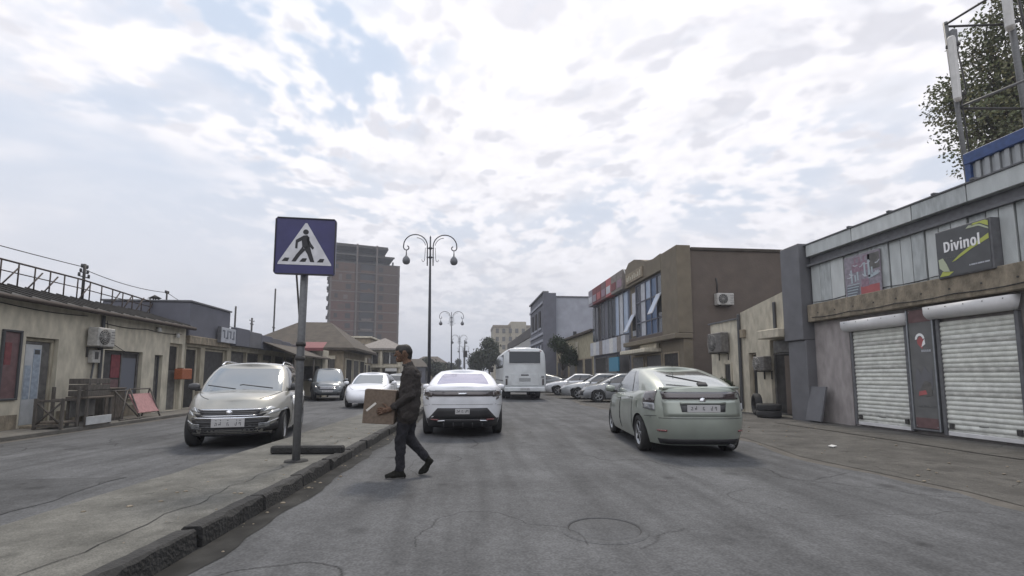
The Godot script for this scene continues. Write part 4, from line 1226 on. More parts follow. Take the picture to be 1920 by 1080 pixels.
	sbx(cw, X + 0.22, X + 5.0, -0.05, 3.66, 13.86, 16.88)
	part(c, "wall", done(cw), "cream_wall_light", -c.position)
	skin(c, X + 0.06, X + 0.218, 13.86, 16.88, -0.05, 3.66, [[13.88, 15.22, 0.04, 2.5], [16.0, 16.46, 0.52, 2.13]], "cream_wall_light")
	var XI = X + 0.215
	wbox(c, "wall", X + 0.02, X + 5.0, -0.05, 3.42, 16.89, 19.0, "cream_wall")
	wbox(c, "roof_edge", X - 0.04, X + 5.0, 3.42, 3.47, 16.90, 19.1, "dark_trim")
	var gable = begin()
	prism(gable, [Vector2(-16.86, 3.66), Vector2(-13.9, 3.66), Vector2(-13.9, 4.0), Vector2(-14.25, 4.05)], 0.2, Transform3D(Basis(Vector3(0, 0, 1), Vector3(0, 1, 0), Vector3(-1, 0, 0)), Vector3(X + 0.27, 0, 0)))
	part(c, "gable", done(gable), "cream_wall_light", -c.position)
	wbox(c, "downpipe", X - 0.06, X + 0.04, 0.1, 3.6, 16.84, 16.94, "trim_grey", 0.02)
	wbox(c, "downpipe", X - 0.03, X + 0.05, 2.75, 3.75, 14.78, 14.88, "trim_grey", 0.02)
	wbox(c, "door_canopy", X - 0.55, X + 0.06, 2.50, 2.78, 13.9, 14.95, "cream_wall_light", 0.02)
	opening(c, "doorway", -1, XI, 0.1, 2.0, 13.9, 15.15, "opening", "shop_mid", 0.06)
	wbox(c, "transom", X + 0.1, X + 0.2, 2.07, 2.46, 13.9, 15.1, "shop_mid")
	wbox(c, "door_leaf", X + 0.12, X + 0.18, 0.1, 1.95, 14.35, 14.60, "brown_wall")
	opening(c, "door", -1, XI, 0.6, 2.05, 16.08, 16.38, "glass_dark", "tan_wall", 0.05)
	opening(c, "window", -1, X + 0.02, 0.35, 1.75, 17.55, 17.95, "shop_dark", "cream_wall_light", 0.07)
	wbox(c, "grille_bar", X - 0.04, X - 0.02, 0.4, 1.7, 17.66, 17.68, "iron")
	wbox(c, "grille_bar", X - 0.04, X - 0.02, 0.4, 1.7, 17.80, 17.82, "iron")
	wbox(c, "meter", X - 0.08, X + 0.05, 2.7, 3.0, 16.55, 16.75, "tan_wall", 0.01)
	air_conditioner("dusty air conditioner on the cream cottage, above its barred window", Vector3(X - 0.2, 2.60, -18.05), -PI / 2, Vector3(1.0, 0.78, 0.34), "ac_grey")
	air_conditioner("dark old air conditioner low beside the cottage doorway", Vector3(X - 0.16, 1.72, -15.35), -PI / 2, Vector3(0.60, 0.48, 0.3), "ac_grey")

	# R3: brown two-storey block
	var k3 = thing("brown_block", "brown two-storey block with a blue glazed bay and blank side wall", "building", Vector3(13, 0, -25))
	var side = begin()
	sbx(side, X + 0.45, 20.0, -0.05, 7.28, 21.5, 28.6)
	part(k3, "side_wall", done(side), "brown_wall", -k3.position)
	wbox(k3, "side_coping", X + 0.5, 20.1, 7.28, 7.42, 21.42, 21.75, "roof_brown", 0.01)
	var fr = begin()
	sbx(fr, X + 0.0, X + 0.45, -0.05, 3.3, 21.45, 28.6)
	part(k3, "ground_floor_wall", done(fr), "olive_wall", -k3.position)
	# upper front: corner pier, bay, curved parapet
	wbox(k3, "corner_pier", X - 0.25, X + 0.449, 3.31, 7.5, 21.38, 23.25, "olive_wall", 0.02)
	wbox(k3, "floor_ledge", X - 0.45, X + 0.44, 3.05, 3.30, 21.36, 28.7, "olive_wall", 0.03)
	wbox(k3, "bay_wall", X + 0.05, X + 0.448, 3.31, 7.0, 23.26, 28.6, "olive_wall")
	var cur = []
	for q in [[-28.6, 6.7], [-23.255, 6.7], [-23.255, 7.55], [-24.2, 7.50], [-25.2, 7.62], [-26.0, 7.9], [-27.0, 8.15], [-28.0, 8.15], [-28.6, 7.8]]: cur.append(Vector2(q[0], q[1]))
	part(k3, "curved_parapet", prism_mesh(cur, 0.5, Transform3D(Basis(Vector3(0, 0, 1), Vector3(0, 1, 0), Vector3(-1, 0, 0)), Vector3(X + 0.25, 0, 0))), "olive_wall", -k3.position)
	wbox(k3, "parapet_sign", X - 0.34, X - 0.255, 6.85, 7.45, 25.6, 28.3, "tan_wall", 0.01)
	for k in 8: wbox(k3, "sign_mark", X - 0.365, X - 0.34, 6.98, 7.3 - 0.06 * (k % 3), 25.8 + k * 0.3, 25.92 + k * 0.3, "cream_wall")
	# glazed bay: panes and mullions
	var px = [23.45, 24.2, 25.0, 25.8, 26.6, 27.3]
	var py = [3.55, 4.35, 5.55, 6.6]
	for i in px.size() - 1:
		for j in py.size() - 1:
			var gm = ["glass_grey", "glass_blue", "glass_blue", "pane_white", "glass_grey"][i]
			if i == 2 and j == 2: gm = "glass_pale"
			if i == 0: gm = "glass_dark" if j == 1 else "glass_grey"
			wbox(k3, "pane", X - 0.06, X + 0.0, py[j] + 0.03, py[j + 1] - 0.03, px[i] + 0.03, px[i + 1] - 0.03, gm)
	for i in px.size(): wbox(k3, "mullion", X - 0.11, X + 0.049, py[0] - 0.04, py[-1] + 0.04, px[i] - 0.035, px[i] + 0.035, "slate_wall", 0.006)
	for j in py.size(): wbox(k3, "transom", X - 0.10, X + 0.047, py[j] - 0.035, py[j] + 0.035, px[0], px[-1], "slate_wall", 0.006)
	var sashes = [[23.9, 5.5, 0.62], [27.75, 4.9, 0.62]]
	for q in sashes:
		var o = part(k3, "open_sash", box_mesh(Vector3(0.05, 1.2, 0.62), 0.008), "pane_white", Vector3(X - 0.36, q[1] - 0.45, -q[0]) - k3.position, Vector3(0, 0, -0.45))
		part(o, "sash_glass", box_mesh(Vector3(0.056, 1.02, 0.46)), "glass_pale")
		wbox(k3, "window_gap", X - 0.066, X - 0.061, q[1] - 0.9, q[1] - 0.06, q[0] - 0.3, q[0] + 0.3, "opening")
	wbox(k3, "narrow_window", X - 0.0, X + 0.049, 3.7, 6.3, 27.5, 28.2, "pane_white")
	wbox(k3, "bay_apron", X - 0.18, X + 0.0, 3.31, 3.52, 23.3, 28.4, "brown_wall", 0.01)
	for q in [[22.0, 23.6, "opening"], [24.0, 26.0, "shop_dark"], [26.5, 28.2, "shop_mid"]]:
		opening(k3, "shop_front", -1, X, 0.1, 2.4, q[0], q[1], q[2], "tan_wall", 0.08)
	wbox(k3, "shop_canopy", X - 0.9, X - 0.0, 2.55, 2.75, 24.0, 28.0, "cream_wall", 0.02)
	wbox(k3, "sign_board", X - 0.2, X - 0.02, 2.77, 3.03, 24.2, 26.5, "cream_wall_light", 0.01)
	air_conditioner("white air conditioner high on the brown block's blank side wall", Vector3(12.2, 4.9, -21.32), 0.0, Vector3(0.82, 0.56, 0.32))
	var hs = thing("hose", "thin cable hanging above the side wall's air conditioner", "cable", Vector3(11.95, 5.2, -21.47))
	part(hs, "cable", tube_mesh([Vector3(0, 0, 0), Vector3(0.02, 0.45, 0), Vector3(-0.03, 0.75, 0)], 0.03, 5), "iron")

	# R4: glazed shop with red and white sign boxes
	var s4 = thing("sign_shop", "glazed two-storey shop with red and white sign boxes on top", "building", Vector3(13, 0, -33))
	wbox(s4, "wall", X + 0.05, 19.0, -0.05, 7.0, 28.72, 37.2, "slate_wall")
	var sgm = ["poster_red", "roof_pale", "dull_red", "panel_red_brown", "roof_pale", "poster_mauve", "dull_red"]
	for k in 7:
		var a = 28.9 + k * 1.18
		wbox(s4, "sign_box", X - 0.35, X + 0.04, 6.75, 8.0, a + 0.02, a + 1.16, sgm[(k * 3 + 1) % 7], 0.02)
		wbox(s4, "sign_face", X - 0.38, X - 0.35, 6.95, 7.45, a + 0.12, a + 1.0, ["poster_pink", "dull_red", "pane_white", "poster_pink", "poster_red", "poster_mauve", "pane_white"][k], 0.0)
		part(s4, "sign_strut", tube_mesh([Vector3(X - 0.1, 8.0, -a - 0.2), Vector3(X + 0.9, 7.1, -a - 0.2)], 0.03, 4), "white_plastic", -s4.position)
	for k in 4: part(s4, "sign_strut", tube_mesh([Vector3(X - 0.3 + 0.3 * k, 8.0 - 0.25 * k, -28.78), Vector3(X + 0.1 + 0.3 * k, 7.0, -28.78)], 0.03, 4), "white_plastic", -s4.position)
	for k in 10:
		var a = 28.9 + k * 0.83
		wbox(s4, "window_panel", X - 0.02, X + 0.04, 4.0, 6.6, a + 0.03, a + 0.80, ["glass_pale", "pane_white", "glass_pale", "glass_grey", "glass_grey", "slate_wall", "glass_grey", "glass_dark", "glass_grey", "glass_grey"][k], 0.0)
		wbox(s4, "lower_panel", X - 0.25, X + 0.04, 2.85, 3.85, a + 0.02, a + 0.81, ["pane_white", "roof_pale", "pane_white", "white_plastic", "pane_white"][k % 5], 0.01)
		if k < 9: wbox(s4, "mullion", X - 0.06, X + 0.03, 3.86, 6.7, a + 0.80, a + 0.86, "dark_pillar")
	for q in [[29.0, 31.0, "shop_dark"], [31.4, 33.5, "shop_mid"], [33.9, 36.6, "opening"]]: opening(s4, "shop_front", -1, X + 0.05, 0.1, 2.6, q[0], q[1], q[2], "shop_mid", 0.08)
	wbox(s4, "hanging_sign", X - 0.6, X - 0.5, 1.6, 2.5, 29.3, 31.2, "blue_sign", 0.01, "small blue sign under the glazed shop's front")

	# low ochre-walled shop
	var y = thing("ochre_shop", "low ochre shop with a green tree before it and dark shopfronts", "building", Vector3(13, 0, -44))
	wbox(y, "wall", X + 0.1, 18.0, -0.05, 4.85, 37.3, 53.0, "yellow_wall")
	wbox(y, "roof_edge", X - 0.2, 18.0, 4.85, 5.05, 37.25, 53.1, "roof_brown", 0.02)
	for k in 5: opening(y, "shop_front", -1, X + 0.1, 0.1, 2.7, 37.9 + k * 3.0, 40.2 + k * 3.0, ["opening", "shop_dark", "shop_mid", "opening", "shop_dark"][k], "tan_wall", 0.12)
	wbox(y, "wall_plaque", X + 0.0, X + 0.1, 3.2, 4.4, 42.6, 43.3, "cream_wall_light", 0.02)
	for k in 3: wbox(y, "sign_board", X - 0.02, X + 0.09, 2.9, 3.4, 44.5 + k * 2.8, 46.6 + k * 2.8, ["cream_wall", "roof_pale", "tan_wall"][k], 0.01)

	# R5: slate-grey tall shop
	var g = thing("slate_building", "tall slate-grey building with three narrow windows beyond the bus", "building", Vector3(12, 0, -59))
	var XS = 9.15
	wbox(g, "side_wall", XS + 0.3, 22.0, -0.05, 10.35, 54.0, 65.0, "pale_slate_wall")
	wbox(g, "corner_pier", XS - 0.2, XS + 1.25, -0.05, 10.75, 53.4, 53.98, "slate_wall", 0.03)
	wbox(g, "front_wall", XS - 0.1, XS + 0.29, 5.0, 10.7, 54.0, 65.0, "slate_wall")
	wbox(g, "coping", XS - 0.3, XS + 0.4, 10.76, 10.95, 53.4, 65.0, "dark_pillar", 0.02)
	wbox(g, "side_coping", XS + 0.4, 22.0, 10.35, 10.5, 53.9, 54.3, "dark_pillar")
	for q in [56.0, 58.9, 61.8]:
		wbox(g, "window", XS - 0.2, XS - 0.11, 7.0, 9.0, q, q + 1.4, "opening")
		wbox(g, "window_trim", XS - 0.22, XS - 0.12, 6.75, 6.98, q - 0.3, q + 1.65, "pale_slate_wall")
	for yy in [5.2, 6.0, 9.6]: wbox(g, "string_course", XS - 0.26, XS - 0.105, yy, yy + 0.28, 54.0, 65.0, "pale_slate_wall", 0.02)
	for k in 5: wbox(g, "tall_window", XS - 0.2, XS - 0.02, 1.8, 4.9, 54.6 + k * 2.1, 56.1 + k * 2.1, ["pane_white", "glass_pale", "pane_white", "glass_grey", "pane_white"][k])
	for k in 6: wbox(g, "column", XS - 0.35, XS + 0.0, -0.05, 5.0, 54.0 + k * 2.1, 54.5 + k * 2.1, "slate_wall", 0.02)
	wbox(g, "wall_fan", XS + 3.3, XS + 3.7, 5.9, 6.4, 53.88, 54.0, "black", 0.05)

	# farther on: white low roof, apartment block
	var w = thing("white_shed", "pale low building with a sloping dark roof past the slate one", "building", Vector3(13, 0, -88))
	wbox(w, "wall", X, 20.0, -0.05, 7.2, 65.3, 112.0, "white_wall")
	var wr = begin()
	prism(wr, [Vector2(-65.2, 8.7), Vector2(-112, 8.7), Vector2(-112, 7.3), Vector2(-65.2, 7.3)], 10.0, Transform3D(Basis(Vector3(0, 0, 1), Vector3(0, 1, 0), Vector3(-1, 0, 0)), Vector3(X + 9.9, 0, 0)))
	part(w, "roof_band", done(wr), "frame_concrete", -w.position)
	for k in 6: wbox(w, "window", X - 0.05, X, 3.6, 5.6, 74.0 + k * 6.0, 77.5 + k * 6.0, "glass_grey")
	var ap = thing("apartment_block", "distant beige apartment block above the bus roof", "building", Vector3(16, 0, -175))
	wbox(ap, "wall", 10.4, 30.0, -0.05, 18.4, 170.0, 186.0, "beige_wall")
	wbox(ap, "parapet", 10.2, 30.0, 18.4, 19.4, 169.8, 186.0, "concrete")
	wbox(ap, "stair_tower", 16.5, 22.0, 0.0, 20.6, 169.2, 186.0, "beige_wall")
	for k in 5:
		for j in 6:
			wbox(ap, "window", 11.2 + k * 2.3, 12.3 + k * 2.3, 2.0 + j * 2.9, 3.6 + j * 2.9, 169.05 if k in [2, 3, 4] else 169.85, 169.3 if k in [2, 3, 4] else 170.1, "shop_mid")

# ------------------------------------------------------------------ far away
func far_side():
	# unfinished tower block
	var t = thing("unfinished_tower", "unfinished brick tower block with open top floors on the left", "tower", Vector3(-33.2, 0, -158), 0.30)
	var W = 20.2
	var D = 21.5
	var fh = 2.95
	part(t, "core_wall", box_mesh(Vector3(W - 0.5, fh * 12, D - 0.5)), "brick_infill_grey", Vector3(0, fh * 6, 0))
	for f in 15:
		var cut = 0.0
		if f == 13: cut = 1.6
		if f == 14: cut = 3.2
		part(t, "floor_slab", box_mesh(Vector3(W + 0.3 - cut, 0.34, D + 0.3 - cut)), "slab_concrete" if f < 12 else "frame_concrete", Vector3(-cut / 2, f * fh, -cut / 2))
	var hw = W / 2
	var hd = D / 2
	var bays = [-8.5, -7.1, -2.2, -1.5, 3.4, 4.2, 8.5]
	var tr = RandomNumberGenerator.new()
	tr.seed = 12
	for f in 12:
		var y = f * fh + fh / 2
		# front: left brick panel, open balcony bay, right brick panel
		part(t, "brick_panel", box_mesh(Vector3(7.0, fh - 0.36, 0.3)), "brick_infill_red" if f in [5, 6, 7] else "brick_infill", Vector3(-6.6, y, hd + 0.02))
		if tr.randf() < 0.85: part(t, "window_opening", box_mesh(Vector3(1.5, 1.5, 0.2)), "opening", Vector3(-4.9, y, hd + 0.09))
		if tr.randf() < 0.6: part(t, "window_opening", box_mesh(Vector3(0.9, 1.3, 0.2)), "opening", Vector3(-8.3, y, hd + 0.09))
		if tr.randf() < 0.45: part(t, "brick_patch", box_mesh(Vector3(tr.randf_range(0.8, 2.0), tr.randf_range(0.8, 2.0), 0.34)), ["brick_infill_red", "slab_concrete", "brick_infill_grey"][tr.randi() % 3], Vector3(tr.randf_range(-8.0, -4.0), y - 0.2, hd + 0.03))
		if tr.randf() < 0.4: part(t, "stored_blocks", box_mesh(Vector3(tr.randf_range(0.6, 1.6), tr.randf_range(0.4, 1.1), 0.3)), "brick_infill", Vector3(tr.randf_range(-0.8, 1.8), y - 0.7, hd - 0.05))
		part(t, "balcony_opening", box_mesh(Vector3(4.2, fh - 0.5, 0.3)), "black", Vector3(0.5, y + 0.05, hd - 0.2))
		if tr.randf() < 0.7: part(t, "balcony_parapet", box_mesh(Vector3(tr.randf_range(2.4, 4.4), 0.5 + 0.3 * tr.randf(), 0.25)), "slab_concrete" if tr.randf() < 0.6 else "brick_infill", Vector3(0.5, y - 1.0, hd + 0.12))
		part(t, "brick_panel", box_mesh(Vector3(6.6, fh - 0.36, 0.3)), "brick_infill_grey" if f > 7 else "brick_infill", Vector3(6.7, y, hd + 0.02))
		part(t, "window_opening", box_mesh(Vector3(1.3, 1.5, 0.2)), "opening", Vector3(4.6 + tr.randf_range(-0.15, 0.15), y + tr.randf_range(-0.1, 0.1), hd + 0.09))
		# right side
		part(t, "brick_panel", box_mesh(Vector3(0.3, fh - 0.36, D - 0.5)), "brick_infill_grey" if f > 6 else "brick_infill", Vector3(hw + 0.02, y, 0))
		for k in 3: part(t, "window_opening", box_mesh(Vector3(0.2, 1.4, 1.2)), "shop_mid", Vector3(hw + 0.09, y, -5.5 + k * 5.0))
		part(t, "side_stub", box_mesh(Vector3(0.9, 0.9, 1.2)), "frame_concrete", Vector3(-hw - 0.35, y - 0.6, hd - 2.0))
	for x in [-9.9, -2.6, 3.2, 9.9]:
		part(t, "column", box_mesh(Vector3(0.5, fh * (14 if x < 8 else 12), 0.5)), "slab_concrete", Vector3(x, fh * (14 if x < 8 else 12) / 2, hd + 0.06))
	for z in [-3.0, 3.0]: part(t, "column", box_mesh(Vector3(0.5, fh * 13, 0.5)), "frame_concrete", Vector3(hw - 0.9, fh * 6.5, z))
	for z in [-9.0, 0.0]:
		for x in [-9.6, -2.4, 3.1, 6.8]: part(t, "column", box_mesh(Vector3(0.5, fh * 2, 0.5)), "frame_concrete", Vector3(x, fh * 13, z))
	for f in [12, 13]:
		part(t, "rear_wall", box_mesh(Vector3(W - 3.0 - f % 12 * 1.5, fh - 0.3, 0.3)), "frame_concrete", Vector3(-1.6, f * fh + fh / 2, 2.0))
		part(t, "front_beam", box_mesh(Vector3(W - 1.5 - (f - 12) * 2.2, 0.5, 0.4)), "frame_concrete", Vector3(-0.8 - (f - 12) * 1.0, f * fh + fh - 0.4, hd - 0.2))
	# low dark line of roofs and hills at the end of the street
	var hl = begin(true)
	var hn = FastNoiseLite.new()
	hn.seed = 9
	hn.frequency = 0.004
	for k in 80:
		var a = -1400.0 + k * 35.0
		var b = a + 35.0
		var ya = 6.0 + 10.0 * absf(hn.get_noise_1d(a))
		var yb = 6.0 + 10.0 * absf(hn.get_noise_1d(b))
		quad(hl, Vector3(a, -1, -1380), Vector3(b, -1, -1380), Vector3(b, yb, -1450), Vector3(a, ya, -1450), Vector3(0, 0, 1))
		quad(hl, Vector3(a, -1, -1600), Vector3(b, -1, -1600), Vector3(b, yb, -1450), Vector3(a, ya, -1450), Vector3(0, 1, -1))
	struct("distant_hills", done(hl), "earth")
	for q in [[-14.0, 86.0, 6.5, 9.0, 3.6, "brown_wall", "low brown distant house left of the street's end"], [-7.5, 110.0, 7.0, 8.0, 4.2, "tan_wall", "small tan distant house by the street's vanishing end"], [-24.0, 95.0, 9.0, 8.0, 5.5, "concrete", "grey distant house under the tower's left side"], [-9.0, 92.0, 4.0, 6.0, 3.0, "slate_wall", "small slate-blue distant house nearest the street's end"]]:
		var h = thing("distant_house", q[6], "building", Vector3(q[0], 0, -q[1]), 0.0, "distant houses on the left")
		part(h, "wall", box_mesh(Vector3(q[2], q[4], q[3])), q[5], Vector3(0, q[4] / 2, 0))
		hip_roof_local(h, q[2] + 0.8, q[3] + 0.8, q[4], q[4] + 1.5, "roof_brown")
		for k in 3:
			part(h, "window", box_mesh(Vector3(q[2] * 0.16, 1.2, 0.1)), "shop_dark", Vector3((k - 1) * q[2] * 0.28, q[4] * 0.55, q[3] / 2 + 0.03))
			part(h, "side_window", box_mesh(Vector3(0.1, 1.2, 1.1)), "shop_dark", Vector3(q[2] / 2 + 0.03, q[4] * 0.55, (k - 1) * q[3] * 0.28))

func hip_roof_local(parent, w, dd, y0, y1, m):
	var st = begin()
	var a = Vector3(-w / 2, y0, dd / 2)
	var b = Vector3(w / 2, y0, dd / 2)
	var c = Vector3(w / 2, y0, -dd / 2)
	var d = Vector3(-w / 2, y0, -dd / 2)
	var r0 = Vector3(-w * 0.2, y1, 0)
	var r1 = Vector3(w * 0.2, y1, 0)
	quad(st, a, b, r1, r0, Vector3(0, 1, 1))
	quad(st, d, c, r1, r0, Vector3(0, 1, -1))
	tri(st, a, d, r0, Vector3(-1, 1, 0))
	tri(st, b, c, r1, Vector3(1, 1, 0))
	bx(st, Vector3(0, y0 - 0.06, 0), Vector3(w, 0.11, dd))
	part(parent, "roof", done(st), m)

# ------------------------------------------------------------------ sign, lamps, small things
func street_things():
	# pedestrian crossing sign
	var s = thing("crossing_sign", "blue square pedestrian crossing sign on a grey post in the median", "sign", Vector3(-2.29, 0.128, -7.02), 0.06)
	var lean = Vector3(-0.012, 0, -0.015)
	part(s, "post", tube_mesh([Vector3(0, 0, 0), Vector3(0.0, 1.5, 0), Vector3(0.015, 3.36, 0)], 0.052, 14), "pole_grey")
	part(s, "foot_plate", lathe_mesh([Vector2(0.0, 0.02), Vector2(0.15, 0.018), Vector2(0.16, 0.0)], 14), "kerb_dark")
	for y in [1.42, 1.62]: part(s, "clamp", lathe_mesh([Vector2(0.052, -0.03), Vector2(0.066, -0.03), Vector2(0.066, 0.03), Vector2(0.052, 0.03)], 14), "iron", Vector3(0.0, y, 0))
	var W = 0.41
	var xf = Transform3D(Basis(Vector3(0, 0, 1), -0.005), Vector3(0.035, 3.0, 0.07))
	var oc = []
	for q in [[1, -1], [1, 1], [-1, 1], [-1, -1]]:
		for k in 4:
			var a = atan2(q[1], q[0]) - PI / 4 + PI / 6 * k
			oc.append(Vector2(q[0] * (W - 0.04) + 0.04 * cos(a), q[1] * (W - 0.04) + 0.04 * sin(a)))
	var at = func(z): return xf * Transform3D(Basis(), Vector3(0, 0, z))
	part(s, "plate", prism_mesh(oc, 0.045, xf), "sign_blue")
	var rim = begin()
	for q in [[0, W - 0.008, 2 * W - 0.05, 0.016], [0, -W + 0.008, 2 * W - 0.05, 0.016]]: bx(rim, xf * Vector3(q[0], q[1], 0.05), Vector3(q[2], q[3], 0.012))
	for q in [[W - 0.008, 0], [-W + 0.008, 0]]: bx(rim, xf * Vector3(q[0], q[1], 0.05), Vector3(0.016, 2 * W - 0.06, 0.012))
	part(s, "rim", done(rim), "sign_black")
	part(s, "triangle", prism_mesh([Vector2(-0.36, -0.27), Vector2(0.36, -0.27), Vector2(0.355, -0.245), Vector2(0.012, 0.335), Vector2(-0.012, 0.335), Vector2(-0.355, -0.245)], 0.004, at.call(0.045)), "sign_white")
	var fig = [[disc(0.0, 0.205, 0.038, 16)],
		[[Vector2(-0.035, 0.15), Vector2(0.02, 0.16), Vector2(0.05, 0.13), Vector2(0.055, 0.02), Vector2(0.02, -0.03), Vector2(-0.04, -0.02), Vector2(-0.05, 0.08)]],
		[[Vector2(-0.03, 0.15), Vector2(-0.05, 0.08), Vector2(-0.10, 0.05), Vector2(-0.105, -0.04), Vector2(-0.135, -0.035), Vector2(-0.13, 0.085)]],
		[[Vector2(0.03, 0.14), Vector2(0.07, 0.05), Vector2(0.12, -0.02), Vector2(0.10, -0.045), Vector2(0.035, 0.02), Vector2(0.01, 0.1)]],
		[[Vector2(-0.04, -0.01), Vector2(0.0, -0.06), Vector2(-0.06, -0.13), Vector2(-0.12, -0.225), Vector2(-0.175, -0.225), Vector2(-0.12, -0.13), Vector2(-0.07, -0.06)]],
		[[Vector2(-0.02, -0.03), Vector2(0.055, 0.02), Vector2(0.09, -0.10), Vector2(0.13, -0.225), Vector2(0.075, -0.225), Vector2(0.03, -0.11)]]]
	for q in fig: part(s, "walking_figure", prism_mesh(q[0], 0.003, at.call(0.049)), "sign_black")
	for x in [-0.255, -0.02, 0.215]: part(s, "stripe", prism_mesh([Vector2(x - 0.05, -0.225), Vector2(x + 0.03, -0.225), Vector2(x + 0.05, -0.175), Vector2(x - 0.01, -0.175)], 0.003, at.call(0.0495)), "sign_black")
	for y in [-0.25, 0.25]: part(s, "bracket", box_mesh(Vector3(0.2, 0.05, 0.05), 0.006), "iron", Vector3(0.015, 3.0 + y, 0.045))
	# thin rod fixed to the post and slanting up behind the plate
	part(s, "brace_rod", tube_mesh([Vector3(0.0, 1.78, -0.03), Vector3(-0.045, 1.95, -0.06), Vector3(-0.13, 2.80, -0.05)], 0.014, 6), "iron")
	# dark bar lying across the median
	var bar = tag(part(self, "concrete_bar", box_mesh(Vector3(1.08, 0.12, 0.16), 0.025), "kerb_dark", Vector3(-2.35, 0.186, -7.72), Vector3(0, -0.08, 0)), "dark low bar lying across the median behind the sign post", "bar")
	bar.visible = true

	# lamps along the median
	var lamps = [[-1.66, 23.5, "nearest tall double-arm street lamp with hanging globes"], [-1.33, 52.0, "second double-arm street lamp down the median"], [-0.75, 82.0, "third double-arm street lamp, small in the distance"], [-0.1, 112.0, "farthest double-arm street lamp at the street's end"]]
	var first = null
	for q in lamps:
		if first == null:
			first = make_lamp(q[2])
			first.position = Vector3(q[0], 0.1, -q[1])
			first.rotation.z = 0.006
		else:
			dup(first, Vector3(q[0], 0.1, -q[1]), rng.randf_range(-0.1, 0.1), q[2])
	var pole = thing("camera_pole", "distant pole with a dark box between the second and third lamps", "pole", Vector3(0.1, 0, -66))
	part(pole, "post", tube_mesh([Vector3.ZERO, Vector3(0, 6.2, 0)], 0.09, 8), "iron")
	part(pole, "box", box_mesh(Vector3(0.5, 0.9, 0.4), 0.03), "iron", Vector3(0.1, 4.3, 0))
	# manhole
	var mh = thing("manhole_cover", "round iron manhole cover set in the road ahead", "manhole cover", Vector3(1.2, 0.004, -4.12))
	part(mh, "lid", lathe_mesh([Vector2(0.0, 0.004), Vector2(0.29, 0.004), Vector2(0.30, 0.0)], 36), "asphalt")
	part(mh, "ring", lathe_mesh([Vector2(0.306, 0.0), Vector2(0.308, 0.008), Vector2(0.345, 0.006), Vector2(0.37, -0.002)], 36), "asphalt")
	part(mh, "joint", lathe_mesh([Vector2(0.297, 0.001), Vector2(0.309, 0.0012)], 36), "kerb_dark")
	# scraps on the forecourt
	var sc = tag(part(self, "paper_scrap", box_mesh(Vector3(0.12, 0.02, 0.09), 0.004), "white_plastic", Vector3(6.75, 0.02, -8.35), Vector3(0.1, 0.4, 0.1)), "small white scrap of litter on the dusty forecourt", "litter")
	sc.visible = true
	var pst = begin(true)
	lathe(pst, [Vector2(0, 0.7), Vector2(0.6, 0.55), Vector2(1.0, 0.1), Vector2(0.7, -0.1)], 6)
	var mm = MultiMesh.new()
	mm.transform_format = MultiMesh.TRANSFORM_3D
	mm.mesh = done(pst)
	mm.instance_count = 420
	for i in 420:
		var r = 0.006 + 0.028 * pow(rng.randf(), 3.0)
		var p = Vector3(rng.randf_range(5.6, 10.0), 0.0, -rng.randf_range(3.5, 17.0))
		if i % 3 == 0:
			var dd = rng.randf_range(2.5, 14.0)
			p = Vector3(kerb_x(dd) + (rng.randf_range(0.03, 0.3) if i % 2 else rng.randf_range(-1.5, -0.2)), 0.004 if i % 2 else 0.128, -dd)
		mm.set_instance_transform(i, Transform3D(Basis(Vector3.UP, rng.randf() * TAU).scaled(Vector3(r, r * 0.7, r * 0.8)), p))
	var gv = MultiMeshInstance3D.new()
	gv.name = "gravel"
	gv.multimesh = mm
	gv.material_override = M["concrete"]
	add_child(gv)
	tag(gv, "loose grit scattered over the forecourt and the median", "gravel", "", "stuff")

